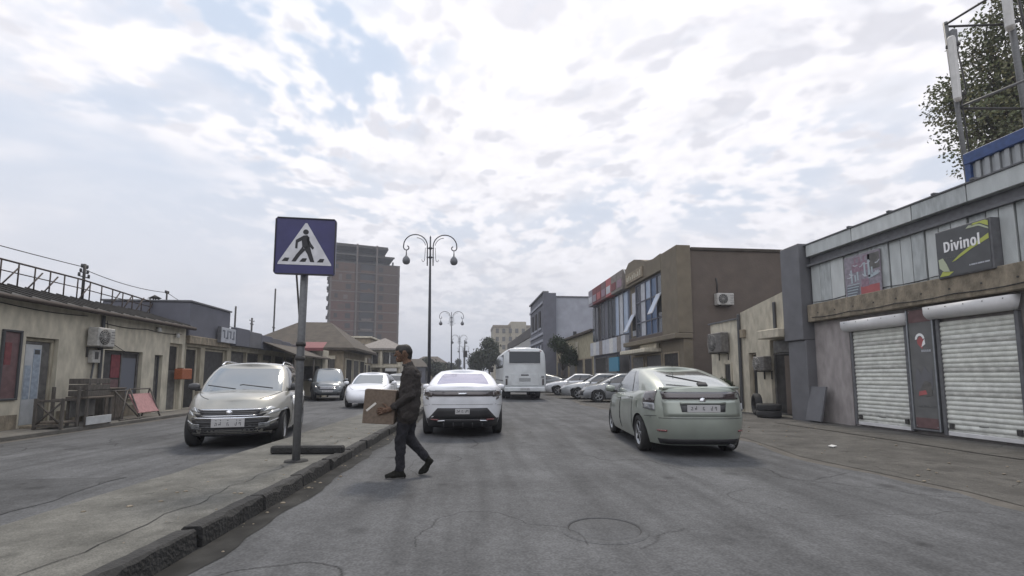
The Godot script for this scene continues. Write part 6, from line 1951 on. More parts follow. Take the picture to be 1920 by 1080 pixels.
func face_parts(t, C, kind):
	var fr = func(a, y): return C.end(1, a, y)
	match kind:
		"mpv":
			for s in [1, -1]:
				var wr = func(a, y): return C.wrap(1, a, y, s)
				patch(t, "headlight", "lens_clear", wr, [[24, 0.66], [62, 0.72], [66, 0.85], [31, 0.73]], 0.012, 10, 4)
				patch(t, "indicator", "lens_grey", wr, [[20, 0.655], [24, 0.66], [31, 0.735], [27, 0.72]], 0.013, 4, 4)
				patch(t, "fog_light", "lens_grey", wr, [[20, 0.36], [34, 0.36], [34, 0.46], [20, 0.46]], 0.008, 6, 3)
			patch(t, "grille", "trim_black", fr, [[-0.42, 0.60], [0.42, 0.60], [0.52, 0.69], [-0.52, 0.69]], 0.01, 12, 3)
			patch(t, "grille_bar", "chrome", fr, [[-0.50, 0.685], [0.50, 0.685], [0.53, 0.705], [-0.53, 0.705]], 0.018, 12, 1)
			patch(t, "grille_bar", "chrome", fr, [[-0.43, 0.585], [0.43, 0.585], [0.45, 0.602], [-0.45, 0.602]], 0.018, 12, 1)
			for k in 2: patch(t, "grille_slat", "trim_grey", fr, [[-0.44, 0.62 + 0.026 * k], [0.44, 0.62 + 0.026 * k], [0.45, 0.63 + 0.026 * k], [-0.45, 0.63 + 0.026 * k]], 0.016, 12, 1)
			part(t, "badge", lathe_mesh([Vector2(0, 0.012), Vector2(0.05, 0.01), Vector2(0.055, 0)], 16), "chrome", C.end(1, 0, 0.645) + Vector3(0.014, 0, 0), Vector3(0, 0, -PI / 2))
			patch(t, "lower_grille", "trim_black", fr, [[-0.46, 0.29], [0.46, 0.29], [0.40, 0.44], [-0.40, 0.44]], 0.006, 12, 3)
			for k in 3: patch(t, "grille_slat", "trim_grey", fr, [[-0.41, 0.325 + 0.035 * k], [0.41, 0.325 + 0.035 * k], [0.41, 0.337 + 0.035 * k], [-0.41, 0.337 + 0.035 * k]], 0.012, 12, 1)
			patch(t, "bumper_crease", "trim_grey", fr, [[-0.75, 0.525], [0.75, 0.525], [0.75, 0.535], [-0.75, 0.535]], 0.004, 14, 1)
			number_plate(t, C.end(1, 0, 0.50) + Vector3(0.02, 0, 0), Vector3(0, 0, 0))
			for s in [1, -1]: # roof rails and wipers
				var pts = []
				for k in 9:
					var x = lerpf(0.30, -1.75, k / 8.0)
					pts.append(Vector3(x, pl(C.P.house.roof, x) + (0.055 if k > 0 and k < 8 else 0.0), 0.58 * s))
				part(t, "roof_rail", tube_mesh(pts, 0.018, 6), "chrome")
			part(t, "wiper", tube_mesh([Vector3(1.30, 1.06, -0.55), Vector3(1.17, 1.13, 0.0), Vector3(1.20, 1.12, 0.05)], 0.011, 5), "trim_black")
			part(t, "wiper", tube_mesh([Vector3(1.33, 1.05, 0.1), Vector3(1.18, 1.12, 0.6)], 0.011, 5), "trim_black")
			for k in 5:
				part(t, "reading_sticker", box_mesh(Vector3(0.004, 0.0, 0.0)), "plate") if false else null
			for s in [1, -1]:
				var wr = func(a, y): return C.wrap(1, a, y, s)
				patch(t, "headlight", "lens_clear", wr, [[30, 0.60], [64, 0.66], [66, 0.73], [34, 0.655]], 0.012, 10, 3)
				patch(t, "bumper_vent", "trim_black", wr, [[26, 0.30], [48, 0.30], [46, 0.46], [30, 0.40]], 0.006, 6, 3)
				patch(t, "running_light", "lens_clear", wr, [[30, 0.45], [46, 0.50], [46, 0.52], [30, 0.465]], 0.012, 6, 1)
			patch(t, "upper_grille", "trim_black", fr, [[-0.50, 0.565], [0.50, 0.565], [0.58, 0.63], [-0.58, 0.63]], 0.008, 12, 2)
			patch(t, "grille_bar", "chrome", fr, [[-0.62, 0.545], [0.62, 0.545], [0.60, 0.57], [-0.60, 0.57]], 0.018, 12, 1)
			patch(t, "lower_grille", "trim_black", fr, [[-0.55, 0.33], [0.55, 0.33], [0.62, 0.53], [-0.62, 0.53]], 0.006, 12, 3)
			for k in 4: patch(t, "grille_slat", "trim_grey", fr, [[-0.55, 0.36 + 0.04 * k], [0.55, 0.36 + 0.04 * k], [0.55, 0.372 + 0.04 * k], [-0.55, 0.372 + 0.04 * k]], 0.012, 12, 1)
			patch(t, "bumper_lip", "trim_black", fr, [[-0.7, 0.24], [0.7, 0.24], [0.68, 0.28], [-0.68, 0.28]], 0.008, 12, 1)
			number_plate(t, C.end(1, 0, 0.46) + Vector3(0.025, 0, 0), Vector3(0, 0, 0))
		"suv":
			for s in [1, -1]:
				var wr = func(a, y): return C.wrap(1, a, y, s)
				patch(t, "headlight", "lens_clear", wr, [[28, 0.70], [60, 0.74], [62, 0.84], [30, 0.80]], 0.012, 8, 3)
				patch(t, "fog_light", "lens_grey", wr, [[24, 0.42], [38, 0.42], [38, 0.50], [24, 0.50]], 0.008, 6, 3)
			patch(t, "grille", "trim_black", fr, [[-0.40, 0.60], [0.40, 0.60], [0.48, 0.76], [-0.48, 0.76]], 0.01, 12, 3)
			for k in 3: patch(t, "grille_bar", "chrome", fr, [[-0.43, 0.63 + 0.05 * k], [0.43, 0.63 + 0.05 * k], [0.43, 0.645 + 0.05 * k], [-0.43, 0.645 + 0.05 * k]], 0.018, 12, 1)
			patch(t, "lower_grille", "trim_black", fr, [[-0.62, 0.30], [0.62, 0.30], [0.60, 0.46], [-0.60, 0.46]], 0.006, 12, 3)
			number_plate(t, C.end(1, 0, 0.52) + Vector3(0.02, 0, 0), Vector3(0, 0, 0))
		"plain":
			for s in [1, -1]:
				var wr = func(a, y): return C.wrap(1, a, y, s)
				patch(t, "headlight", "lens_clear", wr, [[30, 0.58], [62, 0.62], [64, 0.71], [34, 0.66]], 0.012, 8, 3)
				var wb = func(a, y): return C.wrap(-1, a, y, s)
				patch(t, "tail_light", "lens_red", wb, [[34, 0.76], [62, 0.76], [62, 0.92], [34, 0.9]], 0.012, 8, 3)
			patch(t, "grille", "trim_black", fr, [[-0.5, 0.34], [0.5, 0.34], [0.5, 0.58], [-0.5, 0.58]], 0.008, 12, 3)
			number_plate(t, C.end(1, 0, 0.46) + Vector3(0.02, 0, 0), Vector3(0, 0, 0))

func rear_sedan(t, C):
	var re = func(a, y): return C.end(-1, a, y)
	# full-width dark light band with a thin red line, black diffuser
	patch(t, "tail_light_band", "lens_smoke", re, [[-0.72, 0.875], [0.72, 0.875], [0.72, 1.0], [-0.72, 1.0]], 0.012, 16, 3)
	patch(t, "light_bar", "lens_grey", re, [[-0.70, 0.968], [0.70, 0.968], [0.70, 0.992], [-0.70, 0.992]], 0.018, 16, 1)
	for s in [1, -1]:
		var wr = func(a, y): return C.wrap(-1, a, y, s)
		patch(t, "tail_light", "lens_smoke", wr, [[28, 0.86], [58, 0.87], [60, 0.99], [30, 1.0]], 0.014, 8, 3)
		patch(t, "tail_light", "lens_smoke", wr, [[36, 0.80], [44, 0.82], [45, 0.865], [38, 0.86]], 0.016, 6, 2)
		patch(t, "reflector", "lens_red", re, [[s * 0.50, 0.375], [s * 0.66, 0.375], [s * 0.66, 0.40], [s * 0.50, 0.40]], 0.022, 6, 1)
		patch(t, "exhaust_trim", "chrome", re, [[s * 0.36, 0.365], [s * 0.52, 0.355], [s * 0.52, 0.375], [s * 0.36, 0.385]], 0.03, 6, 1)
	patch(t, "rear_diffuser", "trim_black", re, [[-0.82, 0.225], [0.82, 0.225], [0.86, 0.40], [-0.86, 0.40]], 0.010, 16, 3)
	patch(t, "plate_recess", "trim_black", re, [[-0.72, 0.405], [0.72, 0.405], [0.52, 0.63], [-0.52, 0.63]], 0.012, 12, 3)
	patch(t, "boot_crease", "trim_grey", re, [[-0.72, 0.70], [0.72, 0.70], [0.72, 0.706], [-0.72, 0.706]], 0.003, 14, 1)
	patch(t, "badge", "chrome", re, [[-0.09, 0.905], [0.09, 0.905], [0.09, 0.945], [-0.09, 0.945]], 0.02, 4, 1)
	number_plate(t, C.end(-1, 0, 0.56) - Vector3(0.022, 0, 0), Vector3(0, PI, 0), 0.30)
	for k in 5: patch(t, "diffuser_fin", "trim_grey", re, [[-0.4 + 0.2 * k, 0.24], [-0.38 + 0.2 * k, 0.24], [-0.38 + 0.2 * k, 0.33], [-0.4 + 0.2 * k, 0.33]], 0.03, 1, 2)
	part(t, "aerial", box_mesh(Vector3(0.16, 0.06, 0.05), 0.02), C.P.paint, Vector3(-0.72, 1.45, 0))
	# lip spoiler
	var st = begin(true)
	var pts = []
	for k in 13:
		var z = lerpf(-0.70, 0.70, k / 12.0)
		pts.append(C.end(-1, z, 1.05) + Vector3(0.06, 0.035, 0))
	tube(st, pts, 0.022, 6)
	part(t, "lip_spoiler", done(st), C.P.paint)

func rear_hatch(t, C):
	var re = func(a, y): return C.end(-1, a, y)
	for s in [1, -1]:
		var wr = func(a, y): return C.wrap(-1, a, y, s)
		patch(t, "tail_light", "lens_smoke", wr, [[40, 0.86], [60, 0.86], [58, 1.04], [38, 1.06]], 0.014, 8, 4)
		patch(t, "tail_light_lower", "lens_grey", wr, [[39, 0.74], [58, 0.76], [60, 0.86], [40, 0.86]], 0.016, 8, 4)
		patch(t, "reflector", "lens_red", re, [[s * 0.56, 0.42], [s * 0.68, 0.42], [s * 0.68, 0.445], [s * 0.56, 0.445]], 0.014, 4, 1)
	patch(t, "lower_rear_window", "lens_smoke", re, [[-0.60, 0.925], [0.60, 0.925], [0.62, 1.045], [-0.62, 1.045]], 0.008, 14, 3)
	patch(t, "tailgate", C.P.paint, re, [[-0.60, 0.66], [0.60, 0.66], [0.615, 0.915], [-0.615, 0.915]], 0.006, 14, 5)
	patch(t, "plate_recess", "trim_grey", re, [[-0.34, 0.73], [0.34, 0.73], [0.36, 0.85], [-0.36, 0.85]], 0.011, 8, 2)
	patch(t, "garnish", C.P.paint, re, [[-0.36, 0.855], [0.36, 0.855], [0.36, 0.885], [-0.36, 0.885]], 0.028, 8, 1)
	number_plate(t, C.end(-1, 0, 0.785) - Vector3(0.02, 0, 0), Vector3(0, PI, 0))
	patch(t, "bumper_crease", "trim_grey", re, [[-0.76, 0.625], [0.76, 0.625], [0.76, 0.634], [-0.76, 0.634]], 0.003, 14, 1)
	patch(t, "lower_bumper", "trim_black", re, [[-0.62, 0.215], [0.62, 0.215], [0.66, 0.30], [-0.66, 0.30]], 0.008, 14, 2)
	part(t, "badge", lathe_mesh([Vector2(0, 0.01), Vector2(0.045, 0.008), Vector2(0.05, 0)], 14), "chrome", C.end(-1, 0, 0.905) - Vector3(0.012, 0, 0), Vector3(0, 0, PI / 2))
	# spoiler bridge across the glass, wiper, aerial
	var pts = []
	for k in 13:
		var z = lerpf(-0.64, 0.64, k / 12.0)
		pts.append(Vector3(-2.09 + 0.06 * pow(absf(z) / 0.64, 3), 1.105, z))
	part(t, "spoiler", tube_mesh(pts, 0.026, 8), C.P.paint)
	part(t, "wiper", tube_mesh([Vector3(-2.02, 1.14, 0.06), Vector3(-1.92, 1.19, 0.12), Vector3(-1.70, 1.31, -0.42)], 0.014, 5), "trim_black")
	part(t, "wiper_motor", box_mesh(Vector3(0.10, 0.05, 0.16), 0.015), "trim_black", Vector3(-1.99, 1.16, 0.08), Vector3(0, 0, 0.5))
	part(t, "aerial", tube_mesh([Vector3(-0.72, 1.46, 0.0), Vector3(-0.86, 1.66, 0.0)], 0.006, 5), "trim_black")
	part(t, "exhaust", tube_mesh([Vector3(-1.9, 0.2, 0.45), Vector3(-2.2, 0.19, 0.45)], 0.035, 8), "trim_grey")

func put_car(pair, at, heading):
	# heading in degrees: 0 = straight ahead down the street, 90 = to the right
	pair[0].position = at
	pair[0].rotation.y = deg_to_rad(90.0 - heading)

func vehicles():
	# silver people carrier coming towards us on the left
	var sp = mpv_spec("paint_champagne")
	sp.house["pillar"] = "trim_black"
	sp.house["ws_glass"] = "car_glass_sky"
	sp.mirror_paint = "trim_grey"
	var a = make_car(sp, "parked_car", "silver-beige people carrier facing us beside the crossing sign", "car", "cars on the street")
	face_parts(a[0], a[1], "mpv")
	put_car(a, Vector3(-4.60, 0, -11.2), 167.5)
	# white saloon ahead
	var s1 = sedan_spec("paint_white")
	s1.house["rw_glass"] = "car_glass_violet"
	s1.dark_sill = true
	s1.handle = "paint_white"
	var b = make_car(s1, "parked_car", "white saloon straight ahead showing a full-width dark tail light band", "car", "cars on the street")
	rear_sedan(b[0], b[1])
	put_car(b, Vector3(0.0, 0, -12.65), 0.5)
	# pale green-silver hatchback
	var h1 = hatch_spec("paint_green_silver")
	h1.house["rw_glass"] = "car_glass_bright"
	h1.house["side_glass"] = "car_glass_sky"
	var c = make_car(h1, "parked_car", "pale green-silver fastback hatchback seen from behind on the right", "car", "cars on the street")
	rear_hatch(c[0], c[1])
	put_car(c, Vector3(4.03, 0, -9.55), 6.5)
	# white saloon coming towards us
	var s2 = sedan_spec("paint_white")
	s2.house["ws_glass"] = "car_glass_sky"
	var d = make_car(s2, "parked_car", "white saloon with a black grille coming towards us, left of the walker", "car", "cars on the street")
	face_parts(d[0], d[1], "malibu")
	put_car(d, Vector3(-4.05, 0, -22.2), 178.0)
	# dark silver off-roader behind the people carrier
	var s3 = mpv_spec("paint_dark_silver")
	s3.sill = 0.32
	s3.wheel = 0.36
	s3.arch = 0.41
	s3.house.roof = [[-2.0, 1.62], [-1.2, 1.68], [-0.3, 1.70], [0.2, 1.68], [0.5, 1.65]]
	s3.house["ws_glass"] = "car_glass_sky"
	s3.dark_sill = true
	var e = make_car(s3, "parked_car", "dark silver off-roader behind the people carrier, facing us", "car", "cars on the street")
	face_parts(e[0], e[1], "suv")
	put_car(e, Vector3(-7.55, 0, -28.0), 166.0)
	# another pale saloon half hidden by the walker
	var f = make_car(sedan_spec("paint_silver"), "parked_car", "silver saloon half hidden behind the walking person", "car", "cars on the street")
	face_parts(f[0], f[1], "plain")
	put_car(f, Vector3(-4.3, 0, -33.0), 178.0)
	# three cars parked nose to the street on the right
	var s4 = hatch_spec("paint_silver_grey")
	s4.house.roof = [[-1.2, 1.30], [-0.75, 1.36], [-0.2, 1.40], [0.2, 1.40], [0.4, 1.38]]
	var g = make_car(s4, "parked_car", "silver-grey low car parked side-on, nearest the hatchback's mirror", "car", "cars parked nose to the street")
	face_parts(g[0], g[1], "plain")
	put_car(g, Vector3(8.15, 0, -24.2), -84.0)
	var h = make_car(sedan_spec("paint_silver"), "parked_car", "silver saloon parked side-on behind the silver-grey low car", "car", "cars parked nose to the street")
	face_parts(h[0], h[1], "plain")
	put_car(h, Vector3(7.95, 0, -27.5), -82.0)
	var i = make_car(sedan_spec("paint_white"), "parked_car", "white saloon parked side-on, farthest of the row by the bus", "car", "cars parked nose to the street")
	face_parts(i[0], i[1], "plain")
	put_car(i, Vector3(7.9, 0, -33.0), -80.0)
	var k = make_car(hatch_spec("paint_dark_silver"), "parked_car", "dark grey hatchback standing at the kerb just past the bus", "car", "cars on the street")
	face_parts(k[0], k[1], "plain")
	put_car(k, Vector3(6.2, 0, -38.5), -60.0)
	make_bus()

func make_bus():
	var t = thing("bus", "pale grey single-deck bus stopped ahead, seen from behind", "bus", Vector3(3.30, 0, -26.0), deg_to_rad(90.0 - 1.0))
	# local +x is its front; rear face at x = 0
	var L = 8.6
	var hw = 1.17
	# body section: rounded box swept along x, slightly rounded at the rear
	var sec = []
	for q in [[0.0, 0.50], [0.72, 0.50], [0.98, 0.53], [1.0, 0.9], [1.0, 1.5], [0.985, 2.1], [0.95, 2.5], [0.86, 2.70], [0.66, 2.80], [0.0, 2.84]]: sec.append(Vector2(q[0] * hw, q[1]))
	var st = begin(true)
	var rings = [[0.0, 0.93, 0.06], [0.03, 0.97, 0.03], [0.12, 1.0, 0.0], [L - 0.2, 1.0, 0.0], [L, 0.94, 0.06]]
	var pos = []
	for r in rings:
		var row = []
		for q in sec: row.append(Vector3(r[0], lerpf(q.y, 1.6, r[2] * 0.7), q.x * r[1]))
		for k in range(sec.size() - 1, -1, -1): row.append(Vector3(r[0], lerpf(sec[k].y, 1.6, r[2] * 0.7), -sec[k].x * r[1]))
		pos.append(row)
	for i in rings.size() - 1:
		for k in pos[0].size() - 1:
			var mid = (pos[i][k] + pos[i + 1][k + 1]) / 2
			quad(st, pos[i][k], pos[i + 1][k], pos[i + 1][k + 1], pos[i][k + 1], Vector3(0, mid.y - 1.6, mid.z))
	for e in [[0, -1], [rings.size() - 1, 1]]:
		for k in range(0, pos[0].size() - 1): tri(st, Vector3(pos[e[0]][0].x, 1.6, 0), pos[e[0]][k], pos[e[0]][k + 1], Vector3(e[1], 0, 0))
	part(t, "body", done(st), "paint_bus")
	var B = func(called, x, y, z, s, m, bev = 0.01): return part(t, called, box_mesh(s, bev), m, Vector3(x, y, z))
	B.call("rear_window", -0.005, 2.30, 0, Vector3(0.03, 0.62, 1.70), "car_glass", 0.012)
	B.call("rear_window_seal", -0.001, 1.965, 0, Vector3(0.05, 0.03, 1.82), "rim_white")
	B.call("rear_window_seal", -0.001, 2.635, 0, Vector3(0.05, 0.03, 1.78), "rim_white")
	B.call("engine_hatch", -0.004, 1.10, 0, Vector3(0.03, 0.62, 1.5), "paint_bus", 0.012)
	for k in 4: B.call("hatch_vent", -0.022, 1.02 + k * 0.05, 0, Vector3(0.012, 0.018, 0.62), "trim_grey", 0.0)
	B.call("lettering_mark", -0.022, 1.35, 0, Vector3(0.01, 0.07, 0.42), "trim_grey", 0.0)
	B.call("rear_bumper", -0.03, 0.58, 0, Vector3(0.14, 0.24, 2.22), "paint_bus", 0.04)
	for s in [1, -1]:
		B.call("tail_light", -0.01, 0.98, s * 1.0, Vector3(0.05, 0.34, 0.10), "lens_smoke")
		B.call("tail_light", -0.012, 1.26, s * 0.98, Vector3(0.05, 0.10, 0.16), "lens_grey")
		B.call("marker_light", 0.0, 2.66, s * 0.86, Vector3(0.05, 0.05, 0.1), "lens_red")
		for k in 6: B.call("side_window", 1.0 + k * 1.25, 2.12, s * (hw - 0.012), Vector3(1.14, 0.72, 0.03), "car_glass", 0.01)
		B.call("side_trim", L / 2, 1.05, s * (hw + 0.002), Vector3(L - 0.5, 0.05, 0.02), "trim_grey", 0.0)
		B.call("mud_flap", 2.45 - 0.62, 0.32, s * 0.93, Vector3(0.02, 0.36, 0.34), "trim_black", 0.0)
	number_plate(t, Vector3(-0.115, 0.60, 0.0), Vector3(0, PI, 0))
	B.call("roof_hatch", 2.0, 2.88, 0, Vector3(1.6, 0.12, 1.0), "paint_bus", 0.03)
	B.call("axle", 2.45, 0.42, 0, Vector3(0.14, 0.14, 1.7), "trim_black", 0.0)
	B.call("chassis", L / 2, 0.48, 0, Vector3(L - 1.0, 0.16, 1.0), "trim_black", 0.0)
	B.call("exhaust", 0.25, 0.36, 0.5, Vector3(0.5, 0.1, 0.1), "trim_grey", 0.03)
	var tm = tyre_mesh(0.45, 0.26)
	var rm = rim_mesh(0.45, 0.26, 8)
	for q in [[2.45, 1], [2.45, -1], [6.9, 1], [6.9, -1]]:
		var w = Node3D.new()
		w.name = fresh(t, "wheel")
		t.add_child(w, true)
		w.position = Vector3(q[0], 0.45, q[1] * (hw - 0.15))
		if q[1] < 0: w.rotation.y = PI
		part(w, "tyre", tm, "rubber")
		part(w, "rim", rm, "rim_metal")
		if q[0] < 3.0: part(w, "twin_tyre", tm, "rubber", Vector3(0, 0, -0.28))
	for s in [1, -1]:
		var mo = part(t, "mirror", box_mesh(Vector3(0.10, 0.36, 0.22), 0.03), "trim_black", Vector3(L - 0.1, 1.75, s * (hw + 0.28)))
		part(mo, "mirror_arm", tube_mesh([Vector3(0, 0.1, 0), Vector3(-0.1, 0.5, -s * 0.25)], 0.02, 5), "trim_black")

# ------------------------------------------------------------------ people
# bones: [a, b, ra, rb, colour]; surface nets over the smooth union of tapered capsules
func blob(st, bones, lo, hi, cell, k, folds = 0.0):
	var nx = int(ceil((hi.x - lo.x) / cell)) + 1
	var ny = int(ceil((hi.y - lo.y) / cell)) + 1
	var nz = int(ceil((hi.z - lo.z) / cell)) + 1
	var f := PackedFloat32Array()
	f.resize(nx * ny * nz)
	f.fill(9.0)
	for b in bones:
		var a: Vector3 = b[0]
		var e: Vector3 = b[1]
		var ra: float = b[2]
		var rb: float = b[3]
		var pad = maxf(ra, rb) + k + cell * 2.5
		var x0 = maxi(0, int((minf(a.x, e.x) - pad - lo.x) / cell))
		var x1 = mini(nx - 1, int((maxf(a.x, e.x) + pad - lo.x) / cell))
		var y0 = maxi(0, int((minf(a.y, e.y) - pad - lo.y) / cell))
		var y1 = mini(ny - 1, int((maxf(a.y, e.y) + pad - lo.y) / cell))
		var z0 = maxi(0, int((minf(a.z, e.z) - pad - lo.z) / cell))
		var z1 = mini(nz - 1, int((maxf(a.z, e.z) + pad - lo.z) / cell))
		var ab: Vector3 = e - a
		var l2: float = maxf(ab.length_squared(), 1e-9)
		for x in range(x0, x1 + 1):
			for y in range(y0, y1 + 1):
				var at: int = (x * ny + y) * nz
				for z in range(z0, z1 + 1):
					var p := Vector3(lo.x + x * cell, lo.y + y * cell, lo.z + z * cell) - a
					var t: float = clampf(p.dot(ab) / l2, 0.0, 1.0)
					var d: float = (p - ab * t).length() - ra - (rb - ra) * t
					var o: float = f[at + z]
					var h: float = maxf(k - absf(o - d), 0.0) / k
					f[at + z] = minf(o, d) - h * h * k * 0.25
	var vert := PackedInt32Array()
	vert.resize(nx * ny * nz)
	vert.fill(-1)
	var pts := PackedVector3Array()
	var offs = [0, nz * ny, nz, nz * ny + nz, 1, nz * ny + 1, nz + 1, nz * ny + nz + 1]
	var edges = [[0, 1], [2, 3], [4, 5], [6, 7], [0, 2], [1, 3], [4, 6], [5, 7], [0, 4], [1, 5], [2, 6], [3, 7]]
	var cor = [Vector3(0, 0, 0), Vector3(1, 0, 0), Vector3(0, 1, 0), Vector3(1, 1, 0), Vector3(0, 0, 1), Vector3(1, 0, 1), Vector3(0, 1, 1), Vector3(1, 1, 1)]
	for x in nx - 1:
		for y in ny - 1:
			var at: int = (x * ny + y) * nz
			for z in nz - 1:
				var v0: float = f[at + z]
				if absf(v0) > cell * 2.0: continue
				var mask := 0
				for c in 8:
					if f[at + z + offs[c]] < 0.0: mask |= 1 << c
				if mask == 0 or mask == 255: continue
				var s := Vector3.ZERO
				var n := 0
				for ed in edges:
					var va: float = f[at + z + offs[ed[0]]]
					var vb: float = f[at + z + offs[ed[1]]]
					if (va < 0.0) != (vb < 0.0):
						s += cor[ed[0]].lerp(cor[ed[1]], va / (va - vb))
						n += 1
				vert[at + z] = pts.size()
				pts.append(lo + (Vector3(x, y, z) + s / n) * cell)
	# colours from the nearest bone
	var cols := PackedColorArray()
	for p in pts:
		var best = 9.0
		var cc = Color(1, 1, 1)
		for b in bones:
			var ab = b[1] - b[0]
			var t = clampf((p - b[0]).dot(ab) / maxf(ab.length_squared(), 1e-9), 0.0, 1.0)
			var d = (p - b[0] - ab * t).length() - lerpf(b[2], b[3], t)
			if d < best:
				best = d
				cc = b[4]
		cols.append(cc)
	if folds > 0.0:
		var fn = FastNoiseLite.new()
		fn.seed = 17
		fn.frequency = 1.0
		fn.fractal_octaves = 3
		for i in pts.size():
			if cols[i].r > 0.15: continue
			var p = pts[i]
			var q = fn.get_noise_3d(p.x * 7.0 + p.y * 5.0, p.y * 11.0, p.z * 7.0)
			var q2 = fn.get_noise_3d(p.x * 7.0 + 9.0, p.y * 13.0 - p.x * 8.0, p.z * 7.0)
			pts[i] = p + Vector3(q, q2 * 0.4, q2) * folds
	var put = func(i, g):
		st.set_color(cols[i])
		st.add_vertex(pts[i])
	var face = func(a, b, c, d, inside_first):
		if a < 0 or b < 0 or c < 0 or d < 0: return
		var o = [a, b, c, a, c, d] if inside_first else [a, c, b, a, d, c]
		for i in o: put.call(i, 0)
	for x in range(1, nx - 1):
		for y in range(1, ny - 1):
			var at: int = (x * ny + y) * nz
			for z in range(1, nz - 1):
				var v0: float = f[at + z]
				if absf(v0) > cell * 2.0: continue
				var ins: bool = v0 < 0.0
				if (f[at + z + nz * ny] < 0.0) != ins:
					face.call(vert[at + z], vert[at + z - nz], vert[at + z - nz - 1], vert[at + z - 1], ins)
				if (f[at + z + nz] < 0.0) != ins:
					face.call(vert[at + z], vert[at + z - 1], vert[at + z - nz * ny - 1], vert[at + z - nz * ny], ins)
				if (f[at + z + 1] < 0.0) != ins:
					face.call(vert[at + z], vert[at + z - nz * ny], vert[at + z - nz * ny - nz], vert[at + z - nz], ins)

